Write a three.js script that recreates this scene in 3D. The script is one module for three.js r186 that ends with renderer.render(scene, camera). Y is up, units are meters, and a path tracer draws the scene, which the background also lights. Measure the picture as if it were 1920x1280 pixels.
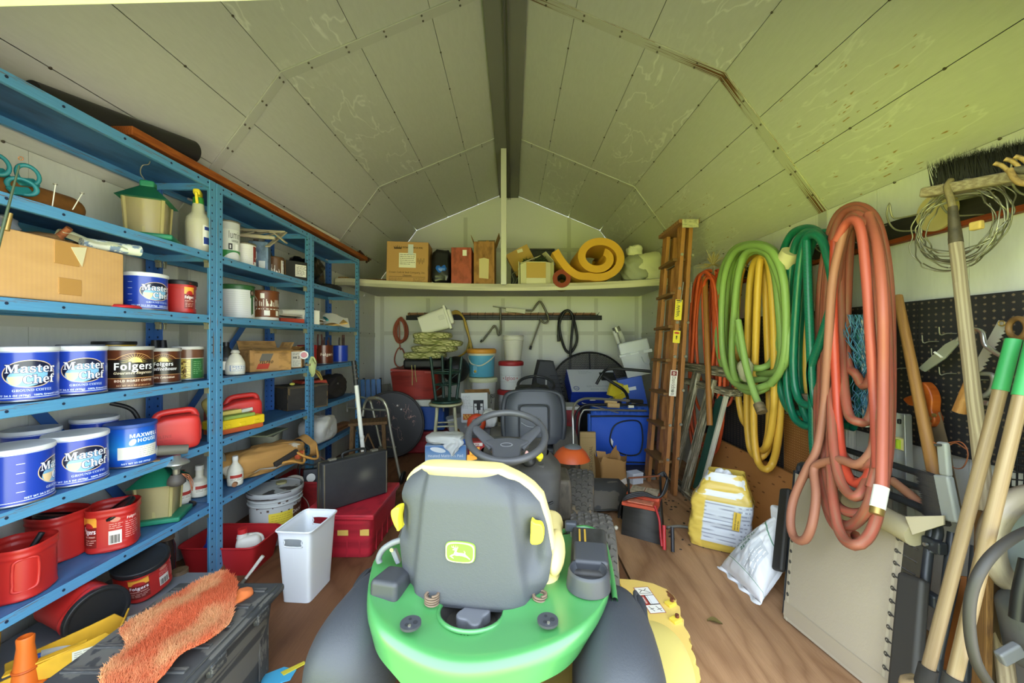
import * as THREE from 'three';
import { RoundedBoxGeometry } from 'three/addons/geometries/RoundedBoxGeometry.js';
import { mergeGeometries } from 'three/addons/utils/BufferGeometryUtils.js';

// ---------- camera, sky, sun, exposure ----------
const F = 740, CX = 960, CY = 640, CH = 1.2;             // focal length in pixels of the 1920 x 1280 frame, eye height
const scene = new THREE.Scene();
const camera = new THREE.PerspectiveCamera(2 * Math.atan(640 / F) * 180 / Math.PI, 1.5, 0.05, 200);
camera.position.set(0, CH, 0); camera.lookAt(0, CH, -5);
const renderer = new THREE.WebGLRenderer({ antialias: true });
renderer.toneMapping = THREE.LinearToneMapping;
renderer.toneMappingExposure = 6.2;
renderer.shadowMap.enabled = true;
scene.background = new THREE.Color(0.80, 0.92, 1.08);    // bright hazy sky behind the camera
scene.environment = null;
const sun = new THREE.DirectionalLight(new THREE.Color(1, 0.95, 0.85), 9);
sun.position.set(6, 11, -5); sun.target.position.set(0, 0, 2); sun.castShadow = true;
Object.assign(sun.shadow.camera, { left: -12, right: 12, top: 12, bottom: -12, far: 40 });
scene.add(sun, sun.target);

// ---------- helpers ----------
const V3 = THREE.Vector3, PI = Math.PI, D = PI / 180;
let seed = 7;
const rnd = () => { seed = (seed * 16807) % 2147483647; return seed / 2147483647; };
const rr = (a, b) => a + (b - a) * rnd();
const at = (x, y, Z) => new V3((x - CX) * Z / F, CH - (y - CY) * Z / F, -Z);   // a point of the place at distance Z
const atX = (x, y, X) => at(x, y, X * F / (x - CX));                          // ... on the plane at X
const atY = (x, y, Y) => at(x, y, (CH - Y) * F / (y - CY));                   // ... on the level Y
const taken = {};
const numbered = (n) => { const k = taken[n] = (taken[n] ?? -1) + 1; return k ? n + '_' + String(k).padStart(3, '0') : n; };
const hash2 = (x, y, s = 0) => { const n = Math.sin(x * 127.1 + y * 311.7 + s * 74.7) * 43758.5453; return n - Math.floor(n); };
function vnoise(x, y, s = 0, per = 0) {
  const xi = Math.floor(x), yi = Math.floor(y), f = (t) => t * t * (3 - 2 * t), w = (v) => per ? ((v % per) + per) % per : v;
  const u = f(x - xi), v = f(y - yi), h = (a, b) => hash2(w(a), w(b), s);
  return (h(xi, yi) * (1 - u) + h(xi + 1, yi) * u) * (1 - v) + (h(xi, yi + 1) * (1 - u) + h(xi + 1, yi + 1) * u) * v;
}
const fbm = (x, y, s = 0, o = 4, per = 0) => { let a = 0, k = .5, f = 1; for (let i = 0; i < o; i++) { a += k * vnoise(x * f, y * f, s + i, per * f); k /= 2; f *= 2; } return a; };
function dataTex(w, h, fn, rx = 1, ry = 1, srgb = true) {
  const d = new Uint8Array(w * h * 4);
  for (let y = 0; y < h; y++) for (let x = 0; x < w; x++) { const c = fn(x / w, y / h), i = (y * w + x) * 4; d[i] = c[0]; d[i + 1] = c[1]; d[i + 2] = c[2]; d[i + 3] = 255; }
  const t = new THREE.DataTexture(d, w, h); t.wrapS = t.wrapT = THREE.RepeatWrapping; t.magFilter = THREE.LinearFilter; t.repeat.set(rx, ry);
  if (srgb) t.colorSpace = THREE.SRGBColorSpace; t.needsUpdate = true; return t;
}
function canvasTex(w, h, draw) {
  const c = document.createElement('canvas'); c.width = w; c.height = h; draw(c.getContext('2d'), w, h);
  const t = new THREE.CanvasTexture(c); t.colorSpace = THREE.SRGBColorSpace; return t;
}
const txt = (g, s, x, y, size, color, o = {}) => {
  g.fillStyle = color; g.font = (o.w ?? 'bold') + ' ' + size + 'px ' + (o.f ?? 'sans-serif'); g.textAlign = o.a ?? 'center'; g.textBaseline = 'middle';
  g.save(); g.translate(x, y); g.rotate(o.r ?? 0); g.scale(o.sx ?? 1, 1); if (o.stroke) { g.lineWidth = o.lw ?? size * .16; g.strokeStyle = o.stroke; g.strokeText(s, 0, 0); } g.fillText(s, 0, 0); g.restore();
};
const scribble = (g, x, y, w, n, lh, color, th = 2) => { g.fillStyle = color; for (let i = 0; i < n; i++) { let cx = x; while (cx < x + w * (i === n - 1 ? .6 : .92)) { const l = 6 + hash2(cx, i, 5) * 22; g.fillRect(cx, y + i * lh, l, th); cx += l + 5; } } };
// shared textures
const grimeBump = dataTex(128, 128, (x, y) => { const v = 255 * (.5 * fbm(x * 16, y * 16, 3, 3, 16) + .5 * hash2(x * 128, y * 128, 9)); return [v, v, v]; }, 6, 6, false);
const wornTex = dataTex(256, 256, (x, y) => { const n = fbm(x * 6, y * 6, 11, 5, 6), s = fbm(x * 24, y * 24, 5, 2, 24); const v = 255 - 55 * Math.max(0, n - .42) * 3 - (s > .62 ? 14 : 0); return [v, v * .985, v * .95]; });
const woodTex = (s, c0, c1, ring = 16, w = 128, h = 512) => dataTex(w, h, (x, y) => {
  const wx = x * 4 + .9 * fbm(x * 3, y * 4, s, 3, 0), g = .5 + .5 * Math.sin(wx * ring + 3 * fbm(x * 9, y * 2, s + 4, 3)), f = hash2(Math.floor(x * w), Math.floor(y * 9), s) * .35, t = Math.min(1, g * .6 + f + .25 * fbm(x * 5, y * 3, s + 7, 3));
  return c0.map((c, i) => c + (c1[i] - c) * t);
});
const pineTex = woodTex(2, [196, 148, 84], [150, 96, 44]), oakTex = woodTex(8, [176, 128, 88], [124, 82, 50]), greyWoodTex = woodTex(5, [176, 162, 134], [128, 112, 88]), ladderTex = woodTex(9, [190, 134, 76], [138, 86, 42]), poleTex = woodTex(14, [206, 186, 152], [172, 148, 112], 8);
const cache = {};
function M(color, rough = .6, o = {}) {
  const key = color + '|' + rough + '|' + Object.entries(o).map(([k, v]) => k + (v?.uuid ?? v)).join();
  if (cache[key]) return cache[key];
  const { phys, ...rest } = o;
  return cache[key] = new (phys || o.transmission !== undefined || o.clearcoat !== undefined || o.sheen !== undefined ? THREE.MeshPhysicalMaterial : THREE.MeshStandardMaterial)({ color, roughness: rough, ...rest });
}
const MW = (color, rough = .6, o = {}) => M(color, rough, { map: wornTex, ...o });       // a colour with wear
const MT = (map, rough = .6, o = {}) => M('#ffffff', rough, { map, ...o });
const chrome = M('#c9c9c4', .28, { metalness: .9 }), steel = M('#a9a89e', .42, { metalness: .75 }), dullSteel = MW('#8d8a80', .5, { metalness: .55 }), blackPlastic = M('#17181a', .5), rubber = M('#1d1c1b', .8, { bumpMap: grimeBump, bumpScale: .001 }), blackMetal = M('#191a1c', .42, { metalness: .3 }), white = M('#e6e6e0', .5), whitePlastic = M('#dfe0dc', .45), cardboard = MW('#b98e57', .85), kraft = MW('#a8814e', .85), blackBag = M('#101112', .28), brass = M('#a3894e', .4, { metalness: .7 }), rustMat = MW('#6b3a20', .9);
// geometry
const rbox = (w, h, d, r = .004) => new RoundedBoxGeometry(w, h, d, 2, Math.min(r, w * .45, h * .45, d * .45));
const box = (w, h, d) => new THREE.BoxGeometry(w, h, d);
const cyl = (r0, r1, h, n = 28, open = false) => new THREE.CylinderGeometry(r1, r0, h, n, 1, open).translate(0, h / 2, 0);   // base radius, top radius, standing on y = 0
const lathe = (pts, n = 36) => new THREE.LatheGeometry(pts.map(([x, y]) => new THREE.Vector2(x, y)), n);
const sph = (r, n = 16) => new THREE.SphereGeometry(r, n, Math.ceil(n * .7));
const curve = (pts, closed = false, t = .5) => new THREE.CatmullRomCurve3(pts.map((p) => p.isVector3 ? p : new V3(...p)), closed, 'catmullrom', t);
const tube = (pts, r, n = 40, seg = 8, closed = false, t = .5) => new THREE.TubeGeometry(curve(pts, closed, t), n, r, seg, closed);
function rod(a, b, r, r2 = r, n = 14) {                                     // a straight bar between two points
  a = a.isVector3 ? a : new V3(...a); b = b.isVector3 ? b : new V3(...b);
  const d = b.clone().sub(a), g = new THREE.CylinderGeometry(r2, r, d.length(), n);
  g.applyQuaternion(new THREE.Quaternion().setFromUnitVectors(new V3(0, 1, 0), d.normalize())); const m = a.clone().add(b).multiplyScalar(.5); return g.translate(m.x, m.y, m.z);
}
function beam(a, b, w, h, r = .003, up = [0, 1, 0]) {                        // a rectangular bar between two points: w across, h along up
  a = a.isVector3 ? a : new V3(...a); b = b.isVector3 ? b : new V3(...b);
  const d = b.clone().sub(a), L = d.length(), z = d.normalize(), x = new V3(...up).cross(z).normalize(), y = z.clone().cross(x), m = a.clone().add(b).multiplyScalar(.5);
  return rbox(w, h, L, r).applyMatrix4(new THREE.Matrix4().makeBasis(x, y, z).setPosition(m));
}
const shape = (pts) => { const s = new THREE.Shape(); pts.forEach(([x, y], i) => i ? s.lineTo(x, y) : s.moveTo(x, y)); s.closePath(); return s; };
const smooth = (pts, n = 48) => new THREE.Shape(new THREE.CatmullRomCurve3(pts.map(([x, y]) => new V3(x, y, 0)), true).getPoints(n).slice(0, -1).map((p) => new THREE.Vector2(p.x, p.y)));
const ext = (s, depth, bevel = 0, seg = 2) => new THREE.ExtrudeGeometry(s instanceof THREE.Shape ? s : shape(s), { depth, bevelEnabled: bevel > 0, bevelThickness: bevel, bevelSize: bevel, bevelOffset: -bevel, bevelSegments: seg, curveSegments: 16 });
const tf = (g, p = [0, 0, 0], r = [0, 0, 0], s = [1, 1, 1]) => g.applyMatrix4(new THREE.Matrix4().compose(p.isVector3 ? p : new V3(...p), new THREE.Quaternion().setFromEuler(new THREE.Euler(...r)), new V3(...(Array.isArray(s) ? s : [s, s, s]))));
function merge(list) { return mergeGeometries(list.map((g) => { g = g.index ? g.toNonIndexed() : g; for (const k of Object.keys(g.attributes)) if (!['position', 'normal', 'uv'].includes(k)) g.deleteAttribute(k); return g; })); }
function surf(fn, nu = 24, nv = 24, closeU = false) {                       // a grid surface fn(u, v) -> [x, y, z]
  const p = [], uv = [], ix = [];
  for (let j = 0; j <= nv; j++) for (let i = 0; i <= nu; i++) { p.push(...fn(i / nu, j / nv)); uv.push(i / nu, j / nv); }
  for (let j = 0; j < nv; j++) for (let i = 0; i < nu; i++) { const a = j * (nu + 1) + i, b = a + nu + 1; ix.push(a, a + 1, b, a + 1, b + 1, b); }
  const g = new THREE.BufferGeometry(); g.setAttribute('position', new THREE.Float32BufferAttribute(p, 3)); g.setAttribute('uv', new THREE.Float32BufferAttribute(uv, 2)); g.setIndex(ix); g.computeVertexNormals(); return g;
}
function lump(g, amp, freq, s = 1) {                                        // crumples a closed geometry
  const p = g.attributes.position, n = g.attributes.normal;
  for (let i = 0; i < p.count; i++) { const x = p.getX(i) * freq, y = p.getY(i) * freq, z = p.getZ(i) * freq, k = amp * ((fbm(x + z * .7, y + 5, s, 3) + fbm(z - x * .3, y - 3, s + 3, 3)) - .95); p.setXYZ(i, p.getX(i) + n.getX(i) * k, p.getY(i) + n.getY(i) * k, p.getZ(i) + n.getZ(i) * k); }
  g.computeVertexNormals(); return g;
}
function blob(w, h, d, amp, freq, s = 1, pw = .6) {                          // a soft bag: superellipsoid, crumpled, standing on y = 0
  const e = (c) => Math.sign(c) * Math.pow(Math.abs(c), pw);
  const g = surf((u, v) => { const a = u * 2 * PI, b = (v - .5) * PI, c = e(Math.cos(b)); let x = e(Math.cos(a)) * c * w / 2, y = e(Math.sin(b)) * h / 2, z = -e(Math.sin(a)) * c * d / 2; const l = Math.hypot(x, y, z) || 1, ca = u === 1 ? 0 : u, k = amp * (fbm((x / w + 3) * freq, (y / h + z / d + 3) * freq, s, 4) - .47) * 2 * (v > 0 && v < 1 ? 1 : .6); return [x + x / l * k, Math.max(y + y / l * k, -h / 2) + h / 2, z + z / l * k]; }, 40, 28);
  return g;
}
// objects
function mesh(name, geo, mat, parent, pos, rot) {
  const m = new THREE.Mesh(geo, mat); m.name = parent === scene ? numbered(name) : name; m.castShadow = m.receiveShadow = true;
  if (pos) m.position.set(...(pos.isVector3 ? pos.toArray() : pos)); if (rot) m.rotation.set(...rot);
  parent.add(m); return m;
}
const P = (parent, name, geo, mat, pos, rot) => mesh(name, geo, mat, parent, pos, rot);
function tag(o, label, category, group) { o.userData = { ...o.userData, label, category }; if (group) o.userData.group = group; return o; }
function thing(name, label, category, pos = [0, 0, 0], turn = 0, group) {
  const o = new THREE.Group(); o.name = numbered(name); scene.add(o); o.position.set(...(pos.isVector3 ? pos.toArray() : pos)); o.rotation.y = turn; return tag(o, label, category, group);
}
const one = (name, label, category, geo, mat, pos, rot, group) => tag(mesh(name, geo, mat, scene, pos, rot), label, category, group);
function copyOf(o, label, pos, turn = 0) { const c = o.clone(); c.name = numbered(o.name.replace(/_\d{3}$/, '')); c.userData = { ...o.userData, label }; c.position.set(...(pos.isVector3 ? pos.toArray() : pos)); c.rotation.y = turn; scene.add(c); return c; }
const struct = (o) => { o.userData.kind = 'structure'; return o; };
function sgroup(name) { const g = new THREE.Group(); g.name = name; scene.add(g); return struct(g); }
const stuff = (o) => { o.userData.kind = 'stuff'; return o; };
// ---------- the shed ----------
const XC = -.05, HW = 1.78, KX = 1.22, EY = 1.92, KY = 2.68, RY = 3.19, ZF = .74, ZB = 5.26, RIB1 = 2.19, RIB2 = 3.79;
const stainTex = (s, amt, rust) => dataTex(256, 256, (x, y) => {
  const n = fbm(x * 3, y * 3, s, 4), w = Math.abs(fbm(x * 5 + 2 * n, y * 5, s + 9, 4) - .47), line = Math.max(0, 1 - w * 38) * amt * (n > .42 ? 1 : .25), sp = rust && fbm(x * 30, y * 30, s + 2, 2) > .64 && n > .44 ? 1 : 0, g = 222 + 10 * (fbm(x * 40, y * 40, s + 4, 2) - .5) + 34 * line;
  return sp ? [176, 140, 86] : [g, g, g - 7];
});
const panelMats = [MT(stainTex(21, 0), .5, { color: '#dededa' }), MT(stainTex(33, .9), .45, { color: '#dededa' }), MT(stainTex(57, .5, true), .5, { color: '#dededa' })];
const ribMat = M('#b6b6ac', .45), rustRib = MT(dataTex(256, 32, (x, y) => { const e = Math.min(y, 1 - y), n = fbm(x * 18, y * 3, 4, 4), r = n + (.22 - e) * .9 > .62; return r ? [104, 66, 30] : [182, 181, 166]; }), .6);
const ridgeMat = M('#77766e', .6), trimMat = M('#c6c6ba', .5);
// floor: plywood sheets on a deck
const plyTex = dataTex(1024, 1024, (x, y) => {
  const wx = fbm(x * 2.2, y * 1.2, 41, 5), r = x * 9 + wx * 9 + 1.2 * fbm(x * 14, y * 3, 2, 3), g = Math.abs((r % 1) - .5) * 2, fine = hash2(Math.floor(x * 512), Math.floor(y * 40), 3), dirt = fbm(x * 5, y * 5, 77, 5), k = Math.min(1, .55 * Math.pow(g, 2.2) + .22 * fine + .25 * fbm(x * 3, y * 8, 9, 3)), d = Math.max(0, dirt - .44) * 1.6;
  return [190 - 44 * k - 52 * d, 152 - 44 * k - 46 * d, 116 - 40 * k - 38 * d];
});
const floor = sgroup('floor');
P(floor, 'deck', box(3.62, .1, 4.6), M('#5a4a3a', .9), [XC, -.07, -2.99]);
{
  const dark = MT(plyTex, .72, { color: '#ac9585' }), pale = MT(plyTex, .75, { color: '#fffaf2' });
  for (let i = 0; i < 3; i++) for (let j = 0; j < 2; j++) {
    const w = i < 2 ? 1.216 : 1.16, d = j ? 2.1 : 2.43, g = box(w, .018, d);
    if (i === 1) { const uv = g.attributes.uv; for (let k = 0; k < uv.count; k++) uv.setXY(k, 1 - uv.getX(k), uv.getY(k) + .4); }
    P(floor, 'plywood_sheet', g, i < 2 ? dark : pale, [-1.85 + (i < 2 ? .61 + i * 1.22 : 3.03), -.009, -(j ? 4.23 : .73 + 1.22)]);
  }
}
const prof = (t) => t;                                   // wall and roof panels follow the gambrel profile
const profile = [[HW, EY], [1.593, 2.173], [1.407, 2.427], [KX, KY], [.80, 2.856], [.40, 3.023], [.0, RY]];
const ceiling = sgroup('ceiling');
const screws = [];
for (const s of [-1, 1]) {
  for (let i = 0; i < profile.length - 1; i++) {
    const [x0, y0] = profile[i], [x1, y1] = profile[i + 1], L = Math.hypot(x1 - x0, y1 - y0), ang = Math.atan2(y1 - y0, (x1 - x0) * s), nx = s * Math.sin(ang), ny = -s * Math.cos(ang);
    let k = 0;
    for (const [za, zb] of [[ZF, RIB1], [RIB1, RIB2], [RIB2, ZB]]) {
      const stained = (i === 3 && k < 2) || (i === 4 && s > 0 && k === 2) || (i === 2 && s > 0 && k === 2);
      P(ceiling, 'ceiling_panel', box(L - .003, .04, zb - za - .002), panelMats[stained ? 1 : s > 0 && i < 2 && k < 2 ? 2 : 0], [XC + s * (x0 + x1) / 2 + nx * .02, (y0 + y1) / 2 + ny * .02, -(za + zb) / 2], [0, 0, ang]);
      for (let z = za + .25; z < zb - .1; z += .38) screws.push(tf(cyl(.006, .004, .005, 8), [XC + s * x0 * .998, y0 - .002, -z - rr(0, .05)], [0, 0, s > 0 ? PI - .6 : PI + .6]));
      k++;
    }
  }
  // cover strips over the panel joints: one bent metal strip of two legs per side
  for (const z of [RIB1, RIB2]) for (const [a, b, n] of [[profile[0], profile[3], 0], [profile[3], profile[6], 1]]) {
    const A = new V3(XC + s * a[0], a[1], -z), B = new V3(XC + s * b[0], b[1], -z), w = z === RIB1 ? .062 : .055, off = new V3(0, 0, 0), dir = B.clone().sub(A).normalize(), nn = new V3(-dir.y * s, dir.x * s, 0).multiplyScalar(.005);
    const g = beam(A.add(nn), B.add(nn), w, .008, .002, [nn.x, nn.y, 0]);
    P(ceiling, 'cover_strip', g, s > 0 && z === RIB1 ? rustRib : ribMat);
    for (let t = .12; t < 1; t += .17) for (const e of [-.018, .018]) { const q = A.clone().lerp(B, t); screws.push(tf(sph(.006, 8), [q.x + nn.x, q.y + nn.y, q.z + e])); }
  }
}
stuff(P(ceiling, 'screws', merge(screws), M('#5d5548', .5, { metalness: .4 })));
for (const s of [-1, 1]) for (const [a, b] of [[[HW + .06, EY - .09], profile[3]], [profile[3], profile[6]]]) {
  const dx = s * (b[0] - a[0]), dy = b[1] - a[1], L = Math.hypot(dx, dy), nx = -dy / L * s * -1, ny = dx / L * s * -1;
  P(ceiling, 'roof_sheet', box(L + .12, .02, ZB - ZF + .2), M('#8f9388', .5), [XC + s * (a[0] + b[0]) / 2 + nx * .055, (a[1] + b[1]) / 2 + ny * .055, -(ZF + ZB) / 2], [0, 0, Math.atan2(dy, dx)]);
}
// roof skin outside and the ridge channel inside
P(ceiling, 'ridge_plate', box(.25, .012, ZB - ZF), ridgeMat, [XC + .01, 3.118, -(ZF + ZB) / 2]);
for (const [x, w] of [[-.012, .006], [.012, .006]]) P(ceiling, 'ridge_channel', box(w, .026, ZB - ZF), M('#5f5e57', .6), [XC + .012 + x, 3.1, -(ZF + ZB) / 2]);
// back wall
const gamb = () => [[-HW, 0], [HW, 0], [HW, EY], [KX, KY], [0, RY], [-KX, KY], [-HW, EY]].map(([x, y]) => [x + XC, y]);
const wallMat = MT(stainTex(71, 0), .55, { color: '#f2f2ee' });
const wallBack = sgroup('wall_back');
P(wallBack, 'sheet', ext(gamb(), .05), M('#dcddd2', .55), [0, 0, -ZB - .05]);
for (const x of [-1.73, -1.12, -.62, -.12, .38, .76, 1.12, 1.66]) P(wallBack, 'seam_strip', box(.05, x === -.62 || x === .76 ? 2.85 : x > -1.2 && x < 1.2 ? 1.75 : 1.8, .006), trimMat, [x, x === -.62 || x === .76 ? 1.425 : .9, -ZB + .003]);
for (const y of [1.31, 2.42]) P(wallBack, 'seam_strip', box(y > 2 ? 2.7 : 3.4, .05, .006), trimMat, [XC, y, -ZB + .004]);
// side walls: vertical panels with a girt strip
for (const s of [-1, 1]) {
  const w = sgroup(s < 0 ? 'wall_left' : 'wall_right');
  for (let k = 0; k < 12; k++) { const z0 = ZF + k * .377; P(w, 'wall_panel', box(.05, EY, .375), wallMat, [XC + s * (HW + .025), EY / 2, -z0 - .188]); }
  P(w, 'girt_strip', box(.006, .06, ZB - ZF), trimMat, [XC + s * (HW - .003), 1.285, -(ZF + ZB) / 2]);
  for (const z of [RIB1, RIB2]) P(w, 'cover_strip', box(.008, EY, .06), ribMat, [XC + s * (HW - .004), EY / 2, -z]);
  const sc = []; for (let z = ZF + .1; z < ZB; z += .3) sc.push(tf(sph(.006, 8), [XC + s * (HW - .009), 1.30, -z])); for (let k = 1; k < 12; k++) for (const y of [.3, .62, .93, 1.55]) sc.push(tf(sph(.005, 8), [XC + s * (HW - .003), y, -ZF - k * .377 + .03]));
  stuff(P(w, 'screws', merge(sc), M('#5d5548', .5, { metalness: .4 })));
}
// front wall with the wide door opening the camera looks in through, its header track a little out of level
const wallFront = sgroup('wall_front');
{
  const s = shape(gamb()), h = new THREE.Path(); for (const [i, [x, y]] of [[-1.3, .0], [-1.3, 1.98], [1.3, 1.98], [1.3, .0]].entries()) i ? h.lineTo(x + XC, y + .001) : h.moveTo(x + XC, y + .001); s.holes.push(h);
  P(wallFront, 'sheet', ext(s, .04), wallMat, [0, 0, -ZF]);
  P(wallFront, 'door_header', rbox(2.7, .09, .04, .004), M('#e9e7d8', .5), [XC, 1.945, -ZF - .04], [0, 0, .024]);
}
// outside: lawn and a gravel strip
const lawnTex = dataTex(256, 256, (x, y) => { const n = fbm(x * 9, y * 9, 3, 4, 9), f = hash2(x * 256, y * 256, 2); return [136 + 40 * n + 24 * f, 152 + 36 * n + 20 * f, 70 + 20 * n]; }, 30, 30);
struct(mesh('ground', box(70, .1, 70), MT(lawnTex, .95), scene, [0, -.2, 20]));
struct(mesh('ground_gravel', box(14, .06, 14), MW('#a3a09a', .95), scene, [7.4, -.15, 6.6]));
// loft shelf across the back, sagging at mid span, its hanger post and its plank underside
const loft = thing('loft_shelf', 'pale sagging loft shelf spanning the back of the shed under the gable', 'shelf', [XC, 0, 0]);
{
  const sag = (x, z) => 1.80 - .058 * Math.max(0, 1 - (x / 1.6) ** 2) * Math.max(0, 1 - (z - 4.0) / 1.25);
  for (let k = 0; k < 4; k++) {
    const z0 = 4.02 + k * .309, z1 = z0 + .305;
    const top = surf((u, v) => { const x = -1.74 + 3.48 * u, z = z0 + (z1 - z0) * v; return [x, sag(x, z) + .024, -z]; }, 24, 2), bot = surf((u, v) => { const x = 1.74 - 3.48 * u, z = z0 + (z1 - z0) * v; return [x, sag(x, z), -z]; }, 24, 2), e0 = surf((u, v) => { const x = -1.74 + 3.48 * u; return [x, sag(x, z0) + .024 * v, -z0]; }, 24, 1);
    P(loft, 'shelf_board', merge([top, bot, e0]), M('#b4b2a4', .7));
  }
  P(loft, 'front_edge', surf((u, v) => { const x = -1.74 + 3.48 * u, a = v * 2 * PI; return [x, sag(x, 4) + .006 + .03 * (Math.abs(Math.cos(a)) > .7 ? Math.sign(Math.cos(a)) : 0) * .8 + .012 * Math.cos(a), -4.0 + .014 * Math.sin(a)]; }, 24, 16), MW('#cfcbb4', .7));
}
one('hanger_post', 'pale square steel post hanging from the ridge to the loft shelf edge', 'post', rbox(.055, 1.36, .04, .004), M('#c9c8b9', .5), [-.083, 2.445, -3.93]);
// ---------- blue steel shelving along the wall of the shed ----------
const SY = [1.99, 1.634, 1.328, 1.011, .70, .397], XF = -1.48, XB = -1.785, UZ = [1.045, 1.968, 2.895, 3.82];
const blueTex = dataTex(256, 256, (x, y) => { const n = fbm(x * 5, y * 5, 61, 5, 5), s = fbm(x * 20, y * 20, 7, 3, 20); return n > .66 && s > .5 ? [112, 84, 66] : [78 + 16 * s, 138 + 18 * s, 180 + 14 * s]; });
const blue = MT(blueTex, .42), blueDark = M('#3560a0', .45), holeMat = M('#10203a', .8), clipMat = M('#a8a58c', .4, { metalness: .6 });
const perf = (len, gap, w) => { const l = []; for (let y = .02; y < len; y += gap) l.push([0, y, w]); return l; };
const topSurfMat = MW('#3a6ea6', .55);
const rackLabels = ['blue steel shelving bay full of coffee cans, nearest the doorway', 'blue steel shelving bay in the middle holding paint cans and small boxes', 'blue steel shelving bay farthest back, by the grey round tabletop'];
for (let k = 0; k < 3; k++) {
  const z0 = UZ[k], z1 = UZ[k + 1], L = z1 - z0 - .006, zc = (z0 + z1) / 2;
  const u = thing('shelving_bay', rackLabels[k], 'shelving', [0, 0, -zc], 0, 'blue steel shelving bays');
  for (const y of SY) {
    const sh = P(u, 'shelf', tf(box(XF - XB - .012, .0035, L), [(XF + XB) / 2, y - .002, 0]), topSurfMat);
    P(sh, 'front_lip', merge([tf(rbox(.004, .036, L, .0015), [XF, y - .017, 0]), tf(rbox(.016, .004, L, .0015), [XF - .007, y - .034, 0])]), blue);
    P(sh, 'back_lip', merge([tf(box(.004, .034, L), [XB + .006, y - .017, 0]), tf(box(.016, .004, L), [XB + .013, y - .034, 0])]), blue);
    for (const e of [-1, 1]) P(sh, 'end_lip', tf(box(XF - XB - .012, .034, .004), [(XF + XB) / 2, y - .018, e * (L / 2 - .003)]), blue);
    const h = []; for (const z of [-.42, -.36, -.21, 0, .21, .36, .42]) h.push(tf(cyl(.0045, .0045, .003, 10), [XF + .0005, y - .016, z * .98], [0, 0, -PI / 2])); for (const x of [.08, .13, .18, .23]) h.push(tf(cyl(.004, .004, .003, 8), [XF - x, y - .018, L / 2 - .002], [PI / 2, 0, 0]));
    stuff(P(sh, 'holes', merge(h), holeMat));
  }
  const postAt = (x, z, s, front) => {
    const g = [], h = [];
    g.push(tf(rbox(.0035, 1.99, .04, .001), [x, .995, z + s * .02]), tf(rbox(.04, 1.99, .0035, .001), [x + (front ? -.02 : .02), .995, z]));
    for (let y = .04; y < 1.97; y += .0254 * 1.5) { h.push(tf(box(.0016, .008, .006), [x + .0018, y, z + s * .024])); h.push(tf(box(.008, .010, .0016), [x + (front ? -.024 : .024), y, z + s * -.001 + .0022])); }
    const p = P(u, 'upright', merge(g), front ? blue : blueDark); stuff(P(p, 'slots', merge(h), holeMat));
  };
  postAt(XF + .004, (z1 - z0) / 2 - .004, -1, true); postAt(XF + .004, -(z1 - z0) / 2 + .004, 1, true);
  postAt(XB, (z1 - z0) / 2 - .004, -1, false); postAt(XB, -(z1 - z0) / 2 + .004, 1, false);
  for (const y of SY.slice(1)) for (const s of [-1, 1]) for (const x of [XF - .03, XB + .034]) P(u, 'shelf_clip', merge([tf(rbox(.026, .026, .012, .002), [x, y - .055, s * ((z1 - z0) / 2 - .012)]), tf(rbox(.02, .012, .02, .002), [x, y - .038, s * ((z1 - z0) / 2 - .015)])]), clipMat);
  const up = k === 0 ? [[1.45, .25], [.35, -.43]] : [[.95, .42], [1.6, -.42]];
  if (k < 2) P(u, 'back_brace', beam([XB - .004, k ? .62 : 1.52, k ? .43 : .43], [XB - .004, k ? 1.55 : .3, -.43], .004, .042, .001), blueDark);
}
const onShelf = (px, k, off) => { const X = XF - off; return [X, SY[k] + .001, -X * F / (px - CX)]; };
// ---------- green riding mower, rear towards the doorway ----------
const jdGreen = M('#43874a', .32, { clearcoat: 1, clearcoatRoughness: .3 }), jdYellow = M('#f2e23c', .5), vinylCream = M('#f0dc92', .5), shellGrey = M('#4a4d52', .62, { bumpMap: grimeBump, bumpScale: .0008 }), guardGrey = M('#3c3f44', .55, { bumpMap: grimeBump, bumpScale: .0006 }), darkPlastic = MW('#3a3a3a', .6), dashMat = MW('#42413e', .62), tireMat = MT(dataTex(128, 128, (x, y) => { const n = fbm(x * 8, y * 8, 15, 4, 8); return n > .58 ? [124, 108, 84] : [74 + 20 * n, 71 + 18 * n, 65 + 14 * n]; }), .88);
const mower = thing('riding_mower', 'green riding mower with grey seat back and yellow grips, rear towards the doorway', 'mower', [-.07, 0, -1.36], -9 * D);
mower.updateMatrixWorld();
const ML = (x, y, Z) => mower.worldToLocal(at(x, y, Z));
const sstep = (a, b, x) => { const t = Math.min(1, Math.max(0, (x - a) / (b - a))); return t * t * (3 - 2 * t); };
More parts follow.
